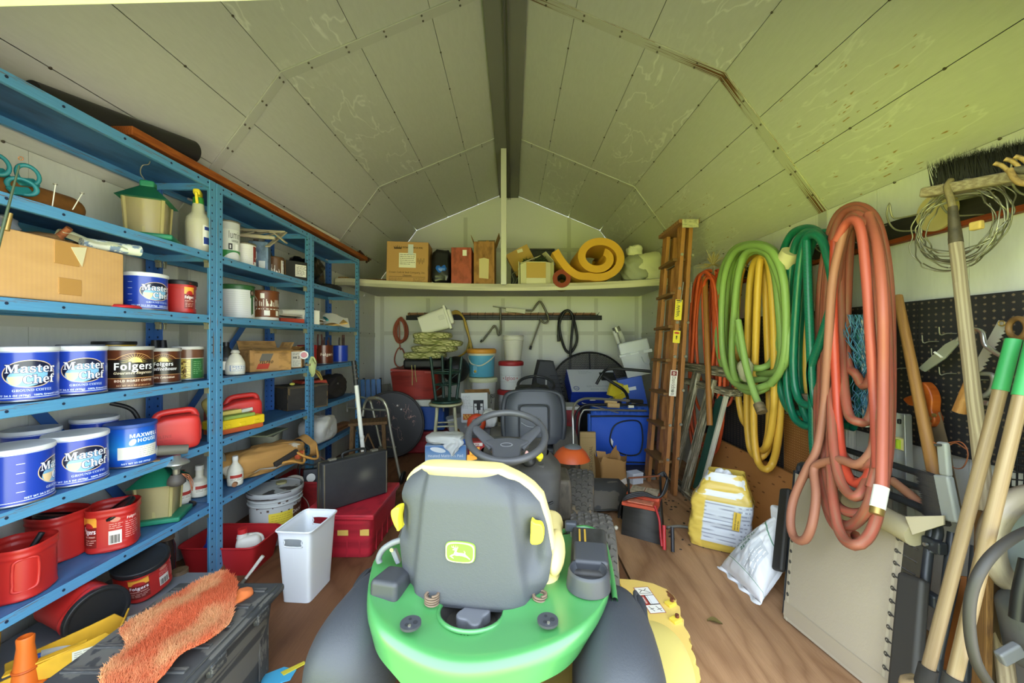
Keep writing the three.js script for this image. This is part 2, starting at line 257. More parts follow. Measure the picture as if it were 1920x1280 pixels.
{ // fender pan: flat top with a dished centre, rounded crest, rear apron with a wavy lower edge
  const fy = (x, z) => .505 - .045 * Math.exp(-((x / .19) ** 2)) * sstep(.18, .33, z) + .02 * sstep(.24, .32, Math.abs(x)) * sstep(.3, .1, z);
  const fen = surf((u, v) => {
    const a = (.5 - u) * 2, x0 = a * (a > 0 ? .385 : .335) * (.87 + .13 * sstep(-.1, .2, v * .5 - .1));
    const rear = .405 - .20 * Math.pow(Math.abs(a), 5) + .02 * Math.cos(a * PI);
    let z, y, x = x0;
    if (v < .62) { const t = v / .62; z = -.10 + (rear + .10) * t; y = fy(x0, z); }
    else { const t = (v - .62) / .38, e = Math.min(1, t / .35), hang = .068 + .03 * Math.cos(a * 5.2) * (1 - a * a); const y0 = fy(x0, rear); z = rear + .034 * Math.sin(e * PI / 2) + .012 * t; y = y0 - .03 * (1 - Math.cos(e * PI / 2)) - Math.max(0, t - .25) / .75 * hang * (1 - .55 * Math.pow(Math.abs(a), 4)); x = x0 * (1 - .11 * t); }
    return [x, y, z];
  }, 90, 90);
  { const ix = [...fen.index.array], p = fen.attributes.position, keep = []; // the fuel opening is cut out of the pan
    for (let i = 0; i < ix.length; i += 3) { let x = 0, z = 0; for (let k = 0; k < 3; k++) { x += p.getX(ix[i + k]) / 3; z += p.getZ(ix[i + k]) / 3; } if (Math.hypot((x - .005) / .088, (z - .29) / .075) > 1 || p.getY(ix[i]) < .4) keep.push(ix[i], ix[i + 1], ix[i + 2]); }
    fen.setIndex(keep); }
  P(mower, 'fender', fen, M('#43874a', .32, { clearcoat: 1, clearcoatRoughness: .3, side: THREE.DoubleSide }));
  for (const s of [-1, 1]) { // rubber corner guards with a moulded grip
    const e = (c, p) => Math.sign(c) * Math.pow(Math.abs(c), p);
    const g = surf((u, v) => { const a = u * 2 * PI, b = (v - .5) * PI, c = e(Math.cos(b), .7); return [s * ((s > 0 ? .395 : .318) + .115 * e(Math.cos(a), .8) * c * (1 - .25 * Math.sin(b))), .345 + .13 * e(Math.sin(b), .8), .245 - .225 * e(Math.sin(a), .75) * c]; }, 36, 28);
    if (s < 0) { const ix = g.index.array; for (let i = 0; i < ix.length; i += 3) { const t = ix[i]; ix[i] = ix[i + 1]; ix[i + 1] = t; } g.computeVertexNormals(); }
    const guard = P(mower, 'corner_guard', g, guardGrey);
    const nrm = new V3(s * .8, .6, 0), bm = new THREE.Matrix4().makeBasis(new V3(0, 0, 1).cross(nrm), new V3(0, 0, 1), nrm).setPosition(s * (s > 0 ? .472 : .402), .425, .14);
    P(guard, 'grip_recess', tf(new THREE.TorusGeometry(.03, .006, 10, 32), [0, 0, 0], [0, 0, 0], [.8, 2.1, .8]).applyMatrix4(bm), guardGrey);
    P(guard, 'grip_inset', tf(sph(.026, 14), [s * (s > 0 ? .471 : .401), .419, .14], [.25, 0, s * .3], [.75, .25, 2.1]), M('#2c2e32', .7));
  }
  for (const s of [-1, 1]) P(mower, 'reflector', tf(rbox(.1, .05, .02, .008), [s * .36, .245, .425], [0, s * .4, 0]), M('#e2642a', .35));
  P(mower, 'hitch_plate', tf(rbox(.40, .15, .02, .004), [.07, .285, .40]), M('#3c3f43', .6));
  for (const x of [-.06, .04, .13, .2]) P(mower, 'plate_rib', tf(rbox(.006, .14, .012, .002), [x, .285, .413]), M('#4a4d51', .6));
  // fuel opening, filler cap
  P(mower, 'fuel_opening', tf(surf((u, v) => { const a = u * 2 * PI, r = .088 * (1 - .4 * v); return [r * Math.cos(a), -.05 * v, r * .85 * Math.sin(a)]; }, 32, 6), [0.005, .468, .29]), M('#1f1d19', .8, { side: THREE.DoubleSide }));
  P(mower, 'opening_rim', tf(new THREE.TorusGeometry(.09, .0065, 8, 40), [.005, .467, .29], [PI / 2, 0, 0], [1, .85, 1]), jdGreen);
  P(mower, 'fuel_tank', tf(cyl(.085, .085, .015), [.005, .425, .29]), M('#26231c', .8));
  const cs = new THREE.Shape(); for (let i = 0; i <= 48; i++) { const a = i / 48 * 2 * PI, r = .04 + .007 * Math.cos(4 * a); i ? cs.lineTo(r * Math.cos(a), r * Math.sin(a)) : cs.moveTo(r, 0); }
  P(mower, 'fuel_cap', tf(ext(cs, .045, .006, 3), [.012, .42, .29], [-PI / 2 + .1, 0, .4]), M('#5d5f63', .5));
  // drain discs
  for (const [x, y, Z] of [[770, 1158, .985], [1027, 1168, .98]]) { const p = ML(x, y, Z); const d = P(mower, 'drain_disc', cyl(.026, .026, .006, 32), guardGrey, [p.x, .512 - .028 * Math.exp(-((p.x / .19) ** 2)) , p.z], [.02, .5, 0]); for (const [a, b, r] of [[.011, .004, .006], [-.010, .006, .005], [.0, -.012, .004]]) P(d, 'drain_hole', cyl(r, r, .001, 14), M('#232529', .8), [a, .0062, b]); P(d, 'bolt', cyl(.004, .004, .003, 10), chrome, [-.004, .006, .013]); }
  // springs
  for (const x of [810, 1012]) { const p = ML(x, 1128, 1.085), pts = []; for (let i = 0; i <= 60; i++) { const t = i / 60, a = t * 4.2 * 2 * PI; pts.push([.017 * Math.cos(a), .045 * t, .017 * Math.sin(a)]); } P(mower, 'seat_spring', tf(tube(pts, .0042, 160, 7), [0, 0, 0], [0, 0, 0], [1, .6, 1]), MW('#7a6858', .6), [p.x, .482, p.z]); }
}
{ // seat: moulded grey shell with raised centre panel and hand scoops, cream cushion in front
  const seat = new THREE.Group(); seat.name = 'seat'; mower.add(seat); seat.position.set(-.008, .462, .235); seat.scale.set(1.03, .82, 1); seat.rotation.x = -.04;
  const H = .435, rows = [[0, -.165, .155], [.06, -.185, .185], [.2, -.208, .212], [.4, -.217, .222], [.62, -.215, .208], [.8, -.213, .188], [.88, -.207, .16], [.94, -.192, .125], [1, -.16, .07]];
  const ends = (v) => { let i = 0; while (i < rows.length - 2 && rows[i + 1][0] < v) i++; const [v0, l0, r0] = rows[i], [v1, l1, r1] = rows[i + 1], t = (v - v0) / (v1 - v0); return [l0 + (l1 - l0) * t, r0 + (r1 - r0) * t]; };
  const shell = surf((u, v) => {
    const [l, r] = ends(v), a = (u - .5) * 2, x = l + (r - l) * u, y = H * v;
    let z = .045 * (1 - Math.pow(Math.abs(a), 5)) - .004;
    const pl = -.15 + .035 * v, pr = .155 - .055 * v, in_ = sstep(pl - .02, pl, x) * sstep(pr + .02, pr, x); z += .016 * in_ - .03 * sstep(.8, 1.0, v) * .6 - .012 * (1 - sstep(0, .05, v));
    const sc = Math.exp(-(((x - .172) / .026) ** 2) - (((y - .21) / .085) ** 4)); z -= .036 * sc; const sl = Math.exp(-(((x + .205) / .02) ** 2) - (((y - .26) / .06) ** 4)); z -= .03 * sl;
    return [x, y, z];
  }, 72, 60);
  P(seat, 'seat_shell', shell, M('#4a4d52', .62, { bumpMap: grimeBump, bumpScale: .0008, side: THREE.DoubleSide }));
  const cush = surf((u, v) => { const t = v * 1.0, [l, r] = ends(Math.min(1, Math.max(0, t))), a = u * 2 * PI, c = Math.cos(a), s = Math.sin(a), e = (q) => Math.sign(q) * Math.pow(Math.abs(q), .5), m = (l + r) / 2, w = (r - l) / 2 + .007; return [m + w * e(c), H * t * 1.035 - .004, -.058 + .044 * e(s)]; }, 40, 40);
  const cap = surf((u, v) => { const [l, r] = ends(1), a = u * 2 * PI, m = (l + r) / 2, w = (r - l) / 2 + .007, k = 1 - v, e = (q) => Math.sign(q) * Math.pow(Math.abs(q), .5); return [m + w * e(Math.cos(a)) * k, H * 1.035 - .004 + .008 * Math.sin(v * PI / 2), -.058 + .044 * e(Math.sin(a)) * k]; }, 40, 6);
  P(seat, 'back_cushion', merge([cush, cap]), M('#f0dc92', .5, { side: THREE.DoubleSide }));
  P(seat, 'seat_cushion', tf(rbox(.46, .13, .44, .05), [.01, .05, -.25], [.08, 0, 0]), vinylCream);
  P(seat, 'cushion_bolster', tf(sph(.06, 20), [.225, .13, -.1], [0, 0, 0], [.5, 1.1, 1.6]), vinylCream);
  // yellow hand grips in the scoops
  P(seat, 'grip', tf(ext(smooth([[-.014, -.038], [.008, -.036], [.017, -.024], [.019, .012], [.012, .03], [-.004, .033], [-.013, .041], [-.016, 0]]), .018, .005, 2), [.182, .262, .012]), jdYellow);
  P(seat, 'grip', tf(ext(smooth([[-.012, .03], [.012, .044], [.010, 0], [.012, -.04], [-.002, -.02]]), .03, .005, 2), [-.222, .265, -.012]), jdYellow);
  // badge: rounded plaque with a leaping stag
  const badge = P(seat, 'badge', tf(ext(smooth([[-.036, -.03], [0, -.036], [.036, -.03], [.041, 0], [.037, .026], [0, .033], [-.037, .026], [-.041, 0]]), .006, .003, 2), [-.018, .197, .054]), M('#7fa53a', .4));
  P(badge, 'badge_border', tf(ext(smooth([[-.034, -.028], [0, -.034], [.034, -.028], [.039, 0], [.035, .024], [0, .031], [-.035, .024], [-.039, 0]]), .003), [-.018, .197, .0612]), M('#eef0a0', .4));
  P(badge, 'badge_field', tf(ext(smooth([[-.031, -.025], [0, -.031], [.031, -.025], [.036, 0], [.032, .021], [0, .028], [-.032, .021], [-.036, 0]]), .003), [-.018, .197, .0622]), M('#6db33a', .4));
  const deer = [[32, -20], [22, -13], [12, -10], [2, -9], [-6, -10], [-12, -8], [-20, -14], [-13, -19], [-15, -20], [-25, -13], [-23, -11], [-13, -4], [-12, 2], [-9, 7], [-16, 8], [-17, 10], [-10, 13], [-14, 15], [-19, 17], [-20, 22], [-18, 18], [-15, 17], [-14, 24], [-13, 17], [-9, 15], [-8, 25], [-6.5, 15], [-3, 17], [-3, 22], [-1, 16], [-5, 12], [-3, 10], [-5, 8], [-6, 2], [-1, 0], [8, 0], [15, -1], [17, 3], [14, 8], [19, 3], [18, -2], [22, -7], [31, -16]].map(([x, y]) => [x * .00098, y * .00098]);
  P(badge, 'stag_emblem', tf(ext(deer, .0015), [-.021, .196, .0653]), M('#f2f0a8', .4));
}
{ // control console, cup holder, levers, pocket, lift handle
  const cf = ML(1105, 1040, 1.27);
  P(mower, 'console', tf(rbox(.115, .05, .27, .012), [cf.x, .515, cf.z + .005], [.03, -.02, 0]), darkPlastic);
  P(mower, 'console_box', tf(rbox(.10, .035, .10, .01), [cf.x, .55, cf.z + .075], [.12, 0, 0]), M('#3b3d41', .55));
  const cup = ML(1103, 1106, 1.115);
  P(mower, 'cup_holder', tf(lathe([[.0, -.05], [.042, -.05], [.049, -.004], [.053, 0], [.057, -.01], [.062, -.05]], 40), [cup.x, .56, cup.z]), M('#3c3f43', .45, { side: THREE.DoubleSide }));
  P(mower, 'cup_bottom', tf(cyl(.036, .036, .004), [cup.x, .52, cup.z]), M('#34363a', .6));
  for (const [px, py, Z, w] of [[1070, 986, 1.42, .042], [1126, 1004, 1.38, .026]]) { const p = ML(px, py, Z); const k = P(mower, 'lever_knob', tf(rbox(w, .035, .03, .008), [p.x, p.y, p.z]), M('#45494f', .5)); P(k, 'lever_arm', rod([p.x, p.y - .01, p.z], [p.x + .006, .5, p.z + .04], .004), steel); }
  for (const x of [-.018, .0]) P(mower, 'lever_slot', tf(box(.006, .003, .1), [cf.x + x - .012, .5425, cf.z - .06]), M('#c9a23a', .6));
  P(mower, 'fender_edge', tube([ML(1050, 998, 1.44), ML(1075, 990, 1.455), ML(1105, 990, 1.45), ML(1128, 1006, 1.40), ML(1139, 1040, 1.30), ML(1147, 1080, 1.2), ML(1153, 1125, 1.1)], .0085, 50, 10), jdGreen);
  P(mower, 'fender_side', surf((u, v) => { const a = ML(1130 + 24 * u, 1006 + 119 * u, 1.40 - .3 * u); return [a.x + .012 * v, a.y - .12 * v, a.z]; }, 16, 6), M('#43874a', .32, { clearcoat: 1, clearcoatRoughness: .3, side: THREE.DoubleSide }));
  const pk = ML(738, 1098, 1.13); P(mower, 'tool_pocket', tf(rbox(.085, .06, .10, .014), [pk.x - .005, .505, pk.z], [-.1, -.1, 0]), M('#3a3c40', .5));
  P(mower, 'lift_lever', tube([ML(752, 1012, 1.2), ML(735, 1018, 1.2), ML(718, 1030, 1.2), ML(710, 1046, 1.2), ML(712, 1054, 1.2)], .009, 30, 10), M('#74787c', .4));
  P(mower, 'lever_bracket', beam(ML(738, 1030, 1.2), ML(748, 1054, 1.2), .02, .014, .003), M('#74787c', .4));
  P(mower, 'lever_bolt', tf(cyl(.006, .006, .004, 12), ML(735, 1030, 1.185), [PI / 2, 0, 0]), chrome);
}
{ // dash, column, wheel, bonnet
  const d = surf((u, v) => { const a = u * 2 * PI, e = (c) => Math.sign(c) * Math.pow(Math.abs(c), .55), w = .17 + .05 * Math.sin(v * PI * .62), top = v > .88 ? 1 - (v - .88) / .12 * .25 : 1; return [w * e(Math.cos(a)) * top,   .22 + .46 * v, -.40 - .12 * v - (.13 - .02 * v) * e(Math.sin(a)) * top]; }, 40, 30);
  P(mower, 'dash', d, dashMat);
  P(mower, 'dash_panel', tf(rbox(.30, .03, .19, .014), [.005, .68, -.50], [.52, 0, 0]), dashMat);
  for (let k = 0; k < 3; k++) P(mower, 'vent_slot', tf(rbox(.07, .008, .012, .003), [.165, .44 + k * .045, -.285], [0, .5, .25]), blackPlastic);
  const key = ML(991, 860, 1.72), kn = ML(1012, 857, 1.74);
  P(mower, 'ignition', tf(lathe([[.0, .012], [.016, .012], [.019, .004], [.03, 0], [.032, -.014]], 24), key, [.75, 0, 0]), blackPlastic);
  P(mower, 'key', tf(ext(smooth([[-.007, 0], [.007, 0], [.009, .02], [0, .03], [-.009, .02]]), .004, .001), [key.x - .004, key.y + .008, key.z + .01], [-.3, .4, .2]), M('#d7a8a0', .45));
  P(mower, 'choke_knob', tf(lathe([[0, .034], [.014, .034], [.017, .028], [.016, .016], [.009, .012], [.009, 0]], 24), [kn.x, kn.y - .012, kn.z], [.55, 0, 0]), M('#f0e02a', .4));
  for (const [x, y] of [[890, 845], [885, 857]]) P(mower, 'warning_sticker', tf(rbox(.045, .003, .03, .001), ML(x, y, 1.70), [.75, .2, .1]), M('#e7a13c', .5));
  const w = new THREE.Group(); w.name = 'steering_wheel'; mower.add(w); w.position.copy(ML(950, 815, 1.62)); w.rotation.set(.43, 9 * D, 0, 'YXZ');
  const wm = M('#4a4b4d', .42);
  P(w, 'rim', tf(new THREE.TorusGeometry(.157, .0145, 16, 64), [0, 0, 0], [PI / 2, 0, 0]), wm);
  for (const s of [-1, 1]) P(w, 'spoke', surf((u, v) => { const t = v, x = s * (.045 + .09 * t), z = .055 - .10 * t, wd = .034 - .012 * t, a = u * 2 * PI; return [x + wd * .7 * Math.cos(a), -.018 + .018 * t + .009 * Math.sin(a), z + wd * .75 * Math.cos(a) * s * .7]; }, 16, 12), M('#4a4b4d', .42, { side: THREE.DoubleSide }));
  P(w, 'hub', tf(ext(smooth([[-.09, .0], [-.06, -.035], [-.045, -.10], [.045, -.10], [.06, -.035], [.09, 0], [.04, .02], [-.04, .02]]), .022, .008, 3), [0, -.032, .035], [-PI / 2, 0, 0]), wm);
  P(w, 'hub_logo', tf(new THREE.TorusGeometry(.012, .0014, 6, 32), [0, .0005, .062], [PI / 2, 0, 0], [1.9, .9, 1]), M('#77787a', .4));
  P(mower, 'steering_column', rod(ML(952, 840, 1.64), ML(960, 900, 1.82), .03, .045), dashMat);
  P(mower, 'bonnet', surf((u, v) => { const a = (u - .5) * PI, e = (c) => Math.sign(c) * Math.pow(Math.abs(c), .5); return [.19 * e(Math.sin(a)), .22 + .30 * e(Math.cos(a)) * (1 - .25 * v * v), -.60 - .62 * v]; }, 24, 10), M('#43874a', .32, { clearcoat: 1, clearcoatRoughness: .3, side: THREE.DoubleSide }));
  P(mower, 'frame_rail', tf(rbox(.30, .08, 1.3, .01), [0, .32, -.50]), blackMetal);
  P(mower, 'engine_cover', tf(rbox(.09, .2, .22, .02), [.215, .42, -.72], [0, .1, .05]), MW('#5a5348', .7));
  P(mower, 'foot_board', tf(rbox(.13, .02, .42, .006), [.27, .27, -.26], [.06, 0, 0]), darkPlastic);
  P(mower, 'foot_board', tf(rbox(.13, .02, .42, .006), [-.27, .27, -.26], [.06, 0, 0]), darkPlastic);
}
function tire(parent, r, w, pos, yaw, blocks, rows = 5) {
  const t = new THREE.Group(); t.name = 'wheel'; parent.add(t); t.position.set(...pos); t.rotation.y = yaw;
  const k = w / 2, ri = r * .55;
  P(t, 'tire', tf(lathe([[ri, -k * .7], [ri * 1.25, -k * .95], [r * .86, -k], [r * .95, -k * .9], [r * .985, -k * .55], [r * .985, k * .55], [r * .95, k * .9], [r * .86, k], [ri * 1.25, k * .95], [ri, k * .7]], 48), [0, 0, 0], [0, 0, PI / 2]), tireMat);
  P(t, 'rim', tf(lathe([[.012, k * .5], [ri * .5, k * .5], [ri * .95, k * .6], [ri * 1.02, k * .8], [ri * 1.02, -k * .8], [ri * .95, -k * .6], [ri * .5, -k * .5], [.012, -k * .5]], 32), [0, 0, 0], [0, 0, PI / 2]), M('#d8c23a', .5));
  const bg = tf(ext([[-.42, -.5], [.0, -.2], [.42, -.5], [.42, .12], [0, .42], [-.42, .12]].map(([x, y]) => [x * w / rows * .95, y * .026]), .011, .002, 1), [0, 0, -.004]);
  for (let i = 0; i < blocks; i++) for (let j = 0; j < rows; j++) {
    const a = (i + (j % 2) * .5) / blocks * 2 * PI, x = (j - (rows - 1) / 2) * w / rows * .93, edge = Math.abs(x) / k, rad = r * (edge > .7 ? .955 : .982);
    const m = P(t, 'tread_block', bg, tireMat, [x, rad * Math.sin(a), rad * Math.cos(a)]); m.rotation.set(-a, edge > .7 ? Math.sign(x) * .35 : 0, 0);
  }
  return t;
}
{ // rear and front wheels
  const rt = ML(1112, 1040, 1.58); tire(mower, .245, .18, [rt.x - .006, .245, rt.z], 0, 34, 6); tire(mower, .238, .18, [-.33, .24, rt.z], 0, 0);
  const ft = ML(1087, 935, 2.46); tire(mower, .196, .175, [ft.x, .196, ft.z], -3 * D, 26, 5); tire(mower, .192, .155, [-.28, .196, ft.z], 0, 0);
  P(mower, 'front_axle', rod([-.3, .2, ft.z], [ft.x - .07, .2, ft.z], .022), blackMetal); P(mower, 'rear_axle', rod([-.3, .24, rt.z], [rt.x - .1, .24, rt.z], .025), blackMetal);
  P(mower, 'wheel_bracket', tf(rbox(.03, .22, .06, .005), [ft.x - .11, .3, ft.z + .22], [.2, .2, .05]), MW('#6b5a48', .8));
}
// yellow mower deck lying on the floor beside the rear wheel
const deckT = thing('mower_deck', 'yellow mower deck with chipped rusty edge and warning sticker beside the rear wheel', 'mower deck', [0, 0, 0]);
{
  const pts = [[1158, 1088], [1190, 1090], [1224, 1097], [1250, 1108], [1268, 1128], [1276, 1150], [1282, 1176], [1294, 1196], [1299, 1215], [1305, 1240], [1312, 1268], [1316, 1300], [1240, 1340]].map(([x, y]) => atY(x, y, .19));
  const sh = pts.map((p) => [p.x, -p.z]), q = [...sh];
  q.push([.30, 1.02], [-.2, 1.05], [-.3, 1.12], [-.28, 1.27], [.02, 1.27], [.45, 1.28], [.45, 1.5]);
  const j = []; q.forEach((p, i) => { const n = q[(i + 1) % q.length]; j.push(p); if (i > 2 && i < 11) for (const t of [.3, .6]) j.push([p[0] + (n[0] - p[0]) * t + rr(-.009, .006), p[1] + (n[1] - p[1]) * t]); });
  P(deckT, 'deck_plate', tf(ext(j, .012, .002), [0, .185, 0], [-PI / 2, 0, 0]), MT(dataTex(256, 256, (x, y) => { const n = fbm(x * 7, y * 7, 91, 5), s = hash2(Math.floor(x * 90), Math.floor(y * 90), 4); return n > .70 || s > .9985 ? [120, 76, 48] : [236, 210 - 14 * n, 112]; }), .38));
  P(deckT, 'deck_dome', surf((u, v) => { const a = u * 2 * PI, r = 1 - v, c = atY(1232, 1190, .2); return [c.x - .01 + (.085 - .03 * Math.sin(a)) * r * Math.cos(a), .194 + .022 * (1 - r ** 3), c.z + .10 + .19 * r * Math.sin(a)]; }, 36, 10), M('#ead67c', .35, { side: THREE.DoubleSide }));
  P(deckT, 'deck_skirt', ext(q.slice(3, 13).map((p) => p).concat(q.slice(3, 13).reverse().map(([x, z]) => [x - .012, z])), .12).applyMatrix4(new THREE.Matrix4().makeRotationX(-PI / 2)).translate(0, .065, 0), MW('#d9bd3c', .5));
  for (const [x, y] of [[1262, 1128], [1272, 1158]]) { const p = atY(x, y, .21); const h = P(deckT, 'hinge_tab', rbox(.035, .012, .03, .003), M('#ecd24c', .4), [p.x - .01, .204, p.z], [0, .4, .1]); P(h, 'hinge_bolt', cyl(.007, .007, .012, 10), rustMat, [.008, .004, 0]); }
  const lb = canvasTex(160, 400, (g) => { g.fillStyle = '#f2efe6'; g.fillRect(0, 0, 160, 400); g.fillStyle = '#a5332c'; g.fillRect(6, 130, 52, 150); g.fillStyle = '#26211e'; g.fillRect(58, 130, 96, 150); txt(g, 'DANGER', 32, 205, 26, '#f4efe6', { r: PI / 2 }); for (let i = 0; i < 5; i++) scribble(g, 66 + i * 18, 138, 8, 1, 1, '#eee', 130); g.strokeStyle = '#1a1614'; g.lineWidth = 6; g.beginPath(); g.moveTo(30, 90); g.lineTo(70, 50); g.lineTo(110, 70); g.lineTo(140, 96); g.moveTo(70, 50); g.lineTo(40, 36); g.moveTo(90, 60); g.lineTo(120, 30); g.moveTo(24, 100); g.lineTo(150, 104); g.stroke(); g.beginPath(); g.moveTo(30, 300); g.lineTo(60, 370); g.moveTo(30, 340); g.lineTo(70, 330); g.moveTo(100, 300); g.lineTo(130, 375); g.moveTo(95, 350); g.lineTo(145, 335); g.stroke(); g.strokeStyle = '#a5332c'; g.lineWidth = 5; g.strokeRect(3, 3, 154, 394); });
  const p = atY(1217, 1124, .2); P(deckT, 'warning_label', tf(new THREE.PlaneGeometry(.062, .155), [p.x, .2012, p.z], [-PI / 2, 0, .10]), MT(lb, .5));
}
// black discharge chute
{
  const c = thing('discharge_chute', 'dusty black plastic discharge chute sticking out behind the front tire', 'mower chute', [0, 0, 0]);
  const A = [[1085, 880, 2.95], [1105, 890, 2.9], [1160, 892, 2.9], [1182, 913, 2.9], [1203, 936, 2.9]], B = [[1085, 930, 2.8], [1112, 950, 2.72], [1150, 950, 2.72], [1178, 954, 2.74], [1197, 950, 2.8]];
  P(c, 'chute_body', surf((u, v) => { const t = u * 4, i = Math.min(3, Math.floor(t)), f = t - i, a = at(...A[i]).lerp(at(...A[i + 1]), f), b = at(...B[i]).lerp(at(...B[i + 1]), f), p = a.lerp(b, v); return [p.x, p.y + .05 * Math.sin(v * PI) - .02, p.z]; }, 20, 10), MT(dataTex(64, 64, (x, y) => { const n = fbm(x * 4, y * 4, 19, 4); return n > .56 ? [98, 92, 82] : [56, 55, 54]; }), .7, { side: THREE.DoubleSide }));
  P(c, 'chute_lip', tube(B.map((p) => at(...p)).concat([at(...A[4])]).map((p) => [p.x, p.y - .02, p.z]), .008, 24, 8), darkPlastic);
  P(c, 'chute_foot', tube([at(1108, 950, 2.75), at(1122, 962, 2.68), at(1140, 955, 2.6)].map((p) => [p.x, Math.max(.02, p.y - .05), p.z]), .02, 12, 8), MW('#6a6054', .8));
}
// ---------- cans, jars, boxes and tools on the blue shelving ----------
const canLabel = (base, draw, w = 768, h = 256) => canvasTex(w, h, (g) => { g.fillStyle = base; g.fillRect(0, 0, w, h); g.translate((w - 512) / 2, 0); draw(g, 512, h); });
const masterDraw = (g, w, h) => {
  g.fillStyle = '#dfe6f4'; g.fillRect(0, 14, w, 3); g.fillRect(0, h - 20, w, 3);
  g.fillStyle = '#131a38'; g.beginPath(); g.ellipse(w / 2, 122, 92, 66, 0, 0, 7); g.fill(); g.fillStyle = '#7fb4dc'; g.beginPath(); g.ellipse(w / 2 - 8, 136, 72, 48, -.3, 0, 7); g.fill(); g.lineWidth = 4; g.strokeStyle = '#e7c7a2'; g.beginPath(); g.ellipse(w / 2, 122, 92, 66, 0, 0, 7); g.stroke();
  g.fillStyle = '#f0d2a4'; g.beginPath(); g.moveTo(180, 134); g.lineTo(232, 134); g.quadraticCurveTo(226, 176, 206, 176); g.quadraticCurveTo(184, 174, 180, 134); g.fill();
  txt(g, 'Master', w / 2 + 6, 96, 56, '#fff', { f: 'serif', stroke: '#1a2250', lw: 5, sx: .92 }); txt(g, 'Chef', w / 2 + 32, 150, 56, '#fff', { f: 'serif', stroke: '#1a2250', lw: 5, sx: .92 });
  txt(g, 'GROUND COFFEE', w / 2 + 10, 202, 16, '#cdd8ee', { f: 'serif' }); txt(g, 'NET WT 34.5 OZ (978g)   100% Ground Coffee', w / 2, 226, 13, '#e5ebf6');
  for (let k = 0; k < 4; k++) { g.fillStyle = '#cfd8ee'; g.fillRect(96, 60 + k * 44, 26, 3); g.fillRect(420, 60 + k * 44, 26, 3); }
};
const blueCanTex = canLabel('#1f3ea8', masterDraw);
const redDraw = (g, w, h) => { g.fillStyle = '#f0a63c'; g.fillRect(w / 2 - 46, 40, 92, 60); g.fillStyle = '#7c1f18'; g.fillRect(w / 2 - 46, 96, 92, 120); g.fillStyle = '#b5282a'; g.beginPath(); g.arc(w / 2, 100, 30, PI, 0); g.fill(); txt(g, 'Folgers', w / 2, 122, 34, '#fff', { sx: .72 }); txt(g, 'CLASSIC ROAST', w / 2, 152, 11, '#f3d6c6'); scribble(g, w / 2 - 36, 170, 74, 3, 12, '#eec9b8', 3); g.fillStyle = '#d8cfc6'; g.fillRect(356, 130, 60, 80); for (let i = 0; i < 9; i++) { g.fillStyle = '#2b2522'; g.fillRect(362 + i * 5, 156, 2 + (i % 3), 48); } g.fillStyle = '#c9806c'; g.beginPath(); g.ellipse(386, 66, 24, 14, 0, 0, 7); g.fill(); scribble(g, 358, 90, 56, 3, 12, '#e8b7ae', 3); txt(g, 'Folgers', 466, 70, 22, '#f6e4dc', { sx: .75 }); scribble(g, 432, 92, 70, 8, 13, '#e8b7ae', 3); };
const redCanTex = canLabel('#b3241f', redDraw), redTubMat = M('#b8261f', .42), redTubDark = M('#9c1c1a', .5);
const brownDraw = (second) => (g, w, h) => {
  const gr = g.createLinearGradient(0, 0, 0, h); g.fillStyle = '#5a2f1c'; g.fillRect(0, 0, w, h); g.fillStyle = '#1c1512'; g.fillRect(0, 74, w, 114); g.strokeStyle = '#d9a86a'; g.lineWidth = 3; g.beginPath(); g.moveTo(0, 70); g.lineTo(w / 2 - 90, 70); g.quadraticCurveTo(w / 2, -4, w / 2 + 90, 70); g.lineTo(w, 70); g.moveTo(0, 190); g.lineTo(w, 190); g.stroke();
  g.fillStyle = '#e9d27a'; for (let i = 0; i < 14; i++) { const a = PI + i / 13 * PI; g.beginPath(); g.moveTo(w / 2 + 30 * Math.cos(a), 90 + 30 * Math.sin(a)); g.lineTo(w / 2 + 74 * Math.cos(a + .04), 90 + 62 * Math.sin(a)); g.lineTo(w / 2 + 30 * Math.cos(a + .12), 90 + 30 * Math.sin(a + .12)); g.fill(); } g.beginPath(); g.arc(w / 2, 92, 34, PI, 0); g.fill();
  if (second) { txt(g, 'Folgers', w / 2, 110, 40, '#fff', { stroke: '#111' }); txt(g, 'Coffeehouse', w / 2 + 4, 146, 30, '#fff', { f: 'serif', w: 'italic bold' }); txt(g, '100% Colombian', w / 2, 210, 20, '#f0e2cc', { w: 'italic bold' }); } else { txt(g, 'Folgers', w / 2, 116, 62, '#fff', { stroke: '#111', sx: .95 }); txt(g, 'Gourmet Supreme', w / 2, 158, 22, '#efe0c0', { f: 'serif', w: 'italic bold' }); txt(g, 'BOLD ROAST COFFEE', w / 2, 206, 20, '#f2dcc2'); txt(g, 'NET WT 34.5 OZ (2 LB 2.5 OZ)', w / 2, 236, 13, '#d8b48c'); }
};
const vanillaTex = canLabel('#2f6b32', (g, w, h) => { g.fillStyle = '#6d4630'; g.fillRect(0, 0, w, 84); g.fillStyle = '#e6ddc8'; g.fillRect(0, 82, w, 5); g.fillStyle = '#b9a24a'; g.fillRect(w / 2 - 130, 87, 130, h); for (let i = 0; i < 90; i++) { g.fillStyle = ['#7a5a26', '#d8c46c', '#4f3a18'][i % 3]; g.beginPath(); g.ellipse(w / 2 - 125 + hash2(i, 1) * 90, 110 + hash2(i, 2) * 120, 9, 6, hash2(i, 3) * 3, 0, 7); g.fill(); } txt(g, 'Vanilla', w / 2 - 20, 170, 44, '#f2df6c', { r: -PI / 2 }); scribble(g, w / 2 + 20, 110, 70, 7, 16, '#a9d29b', 3); });
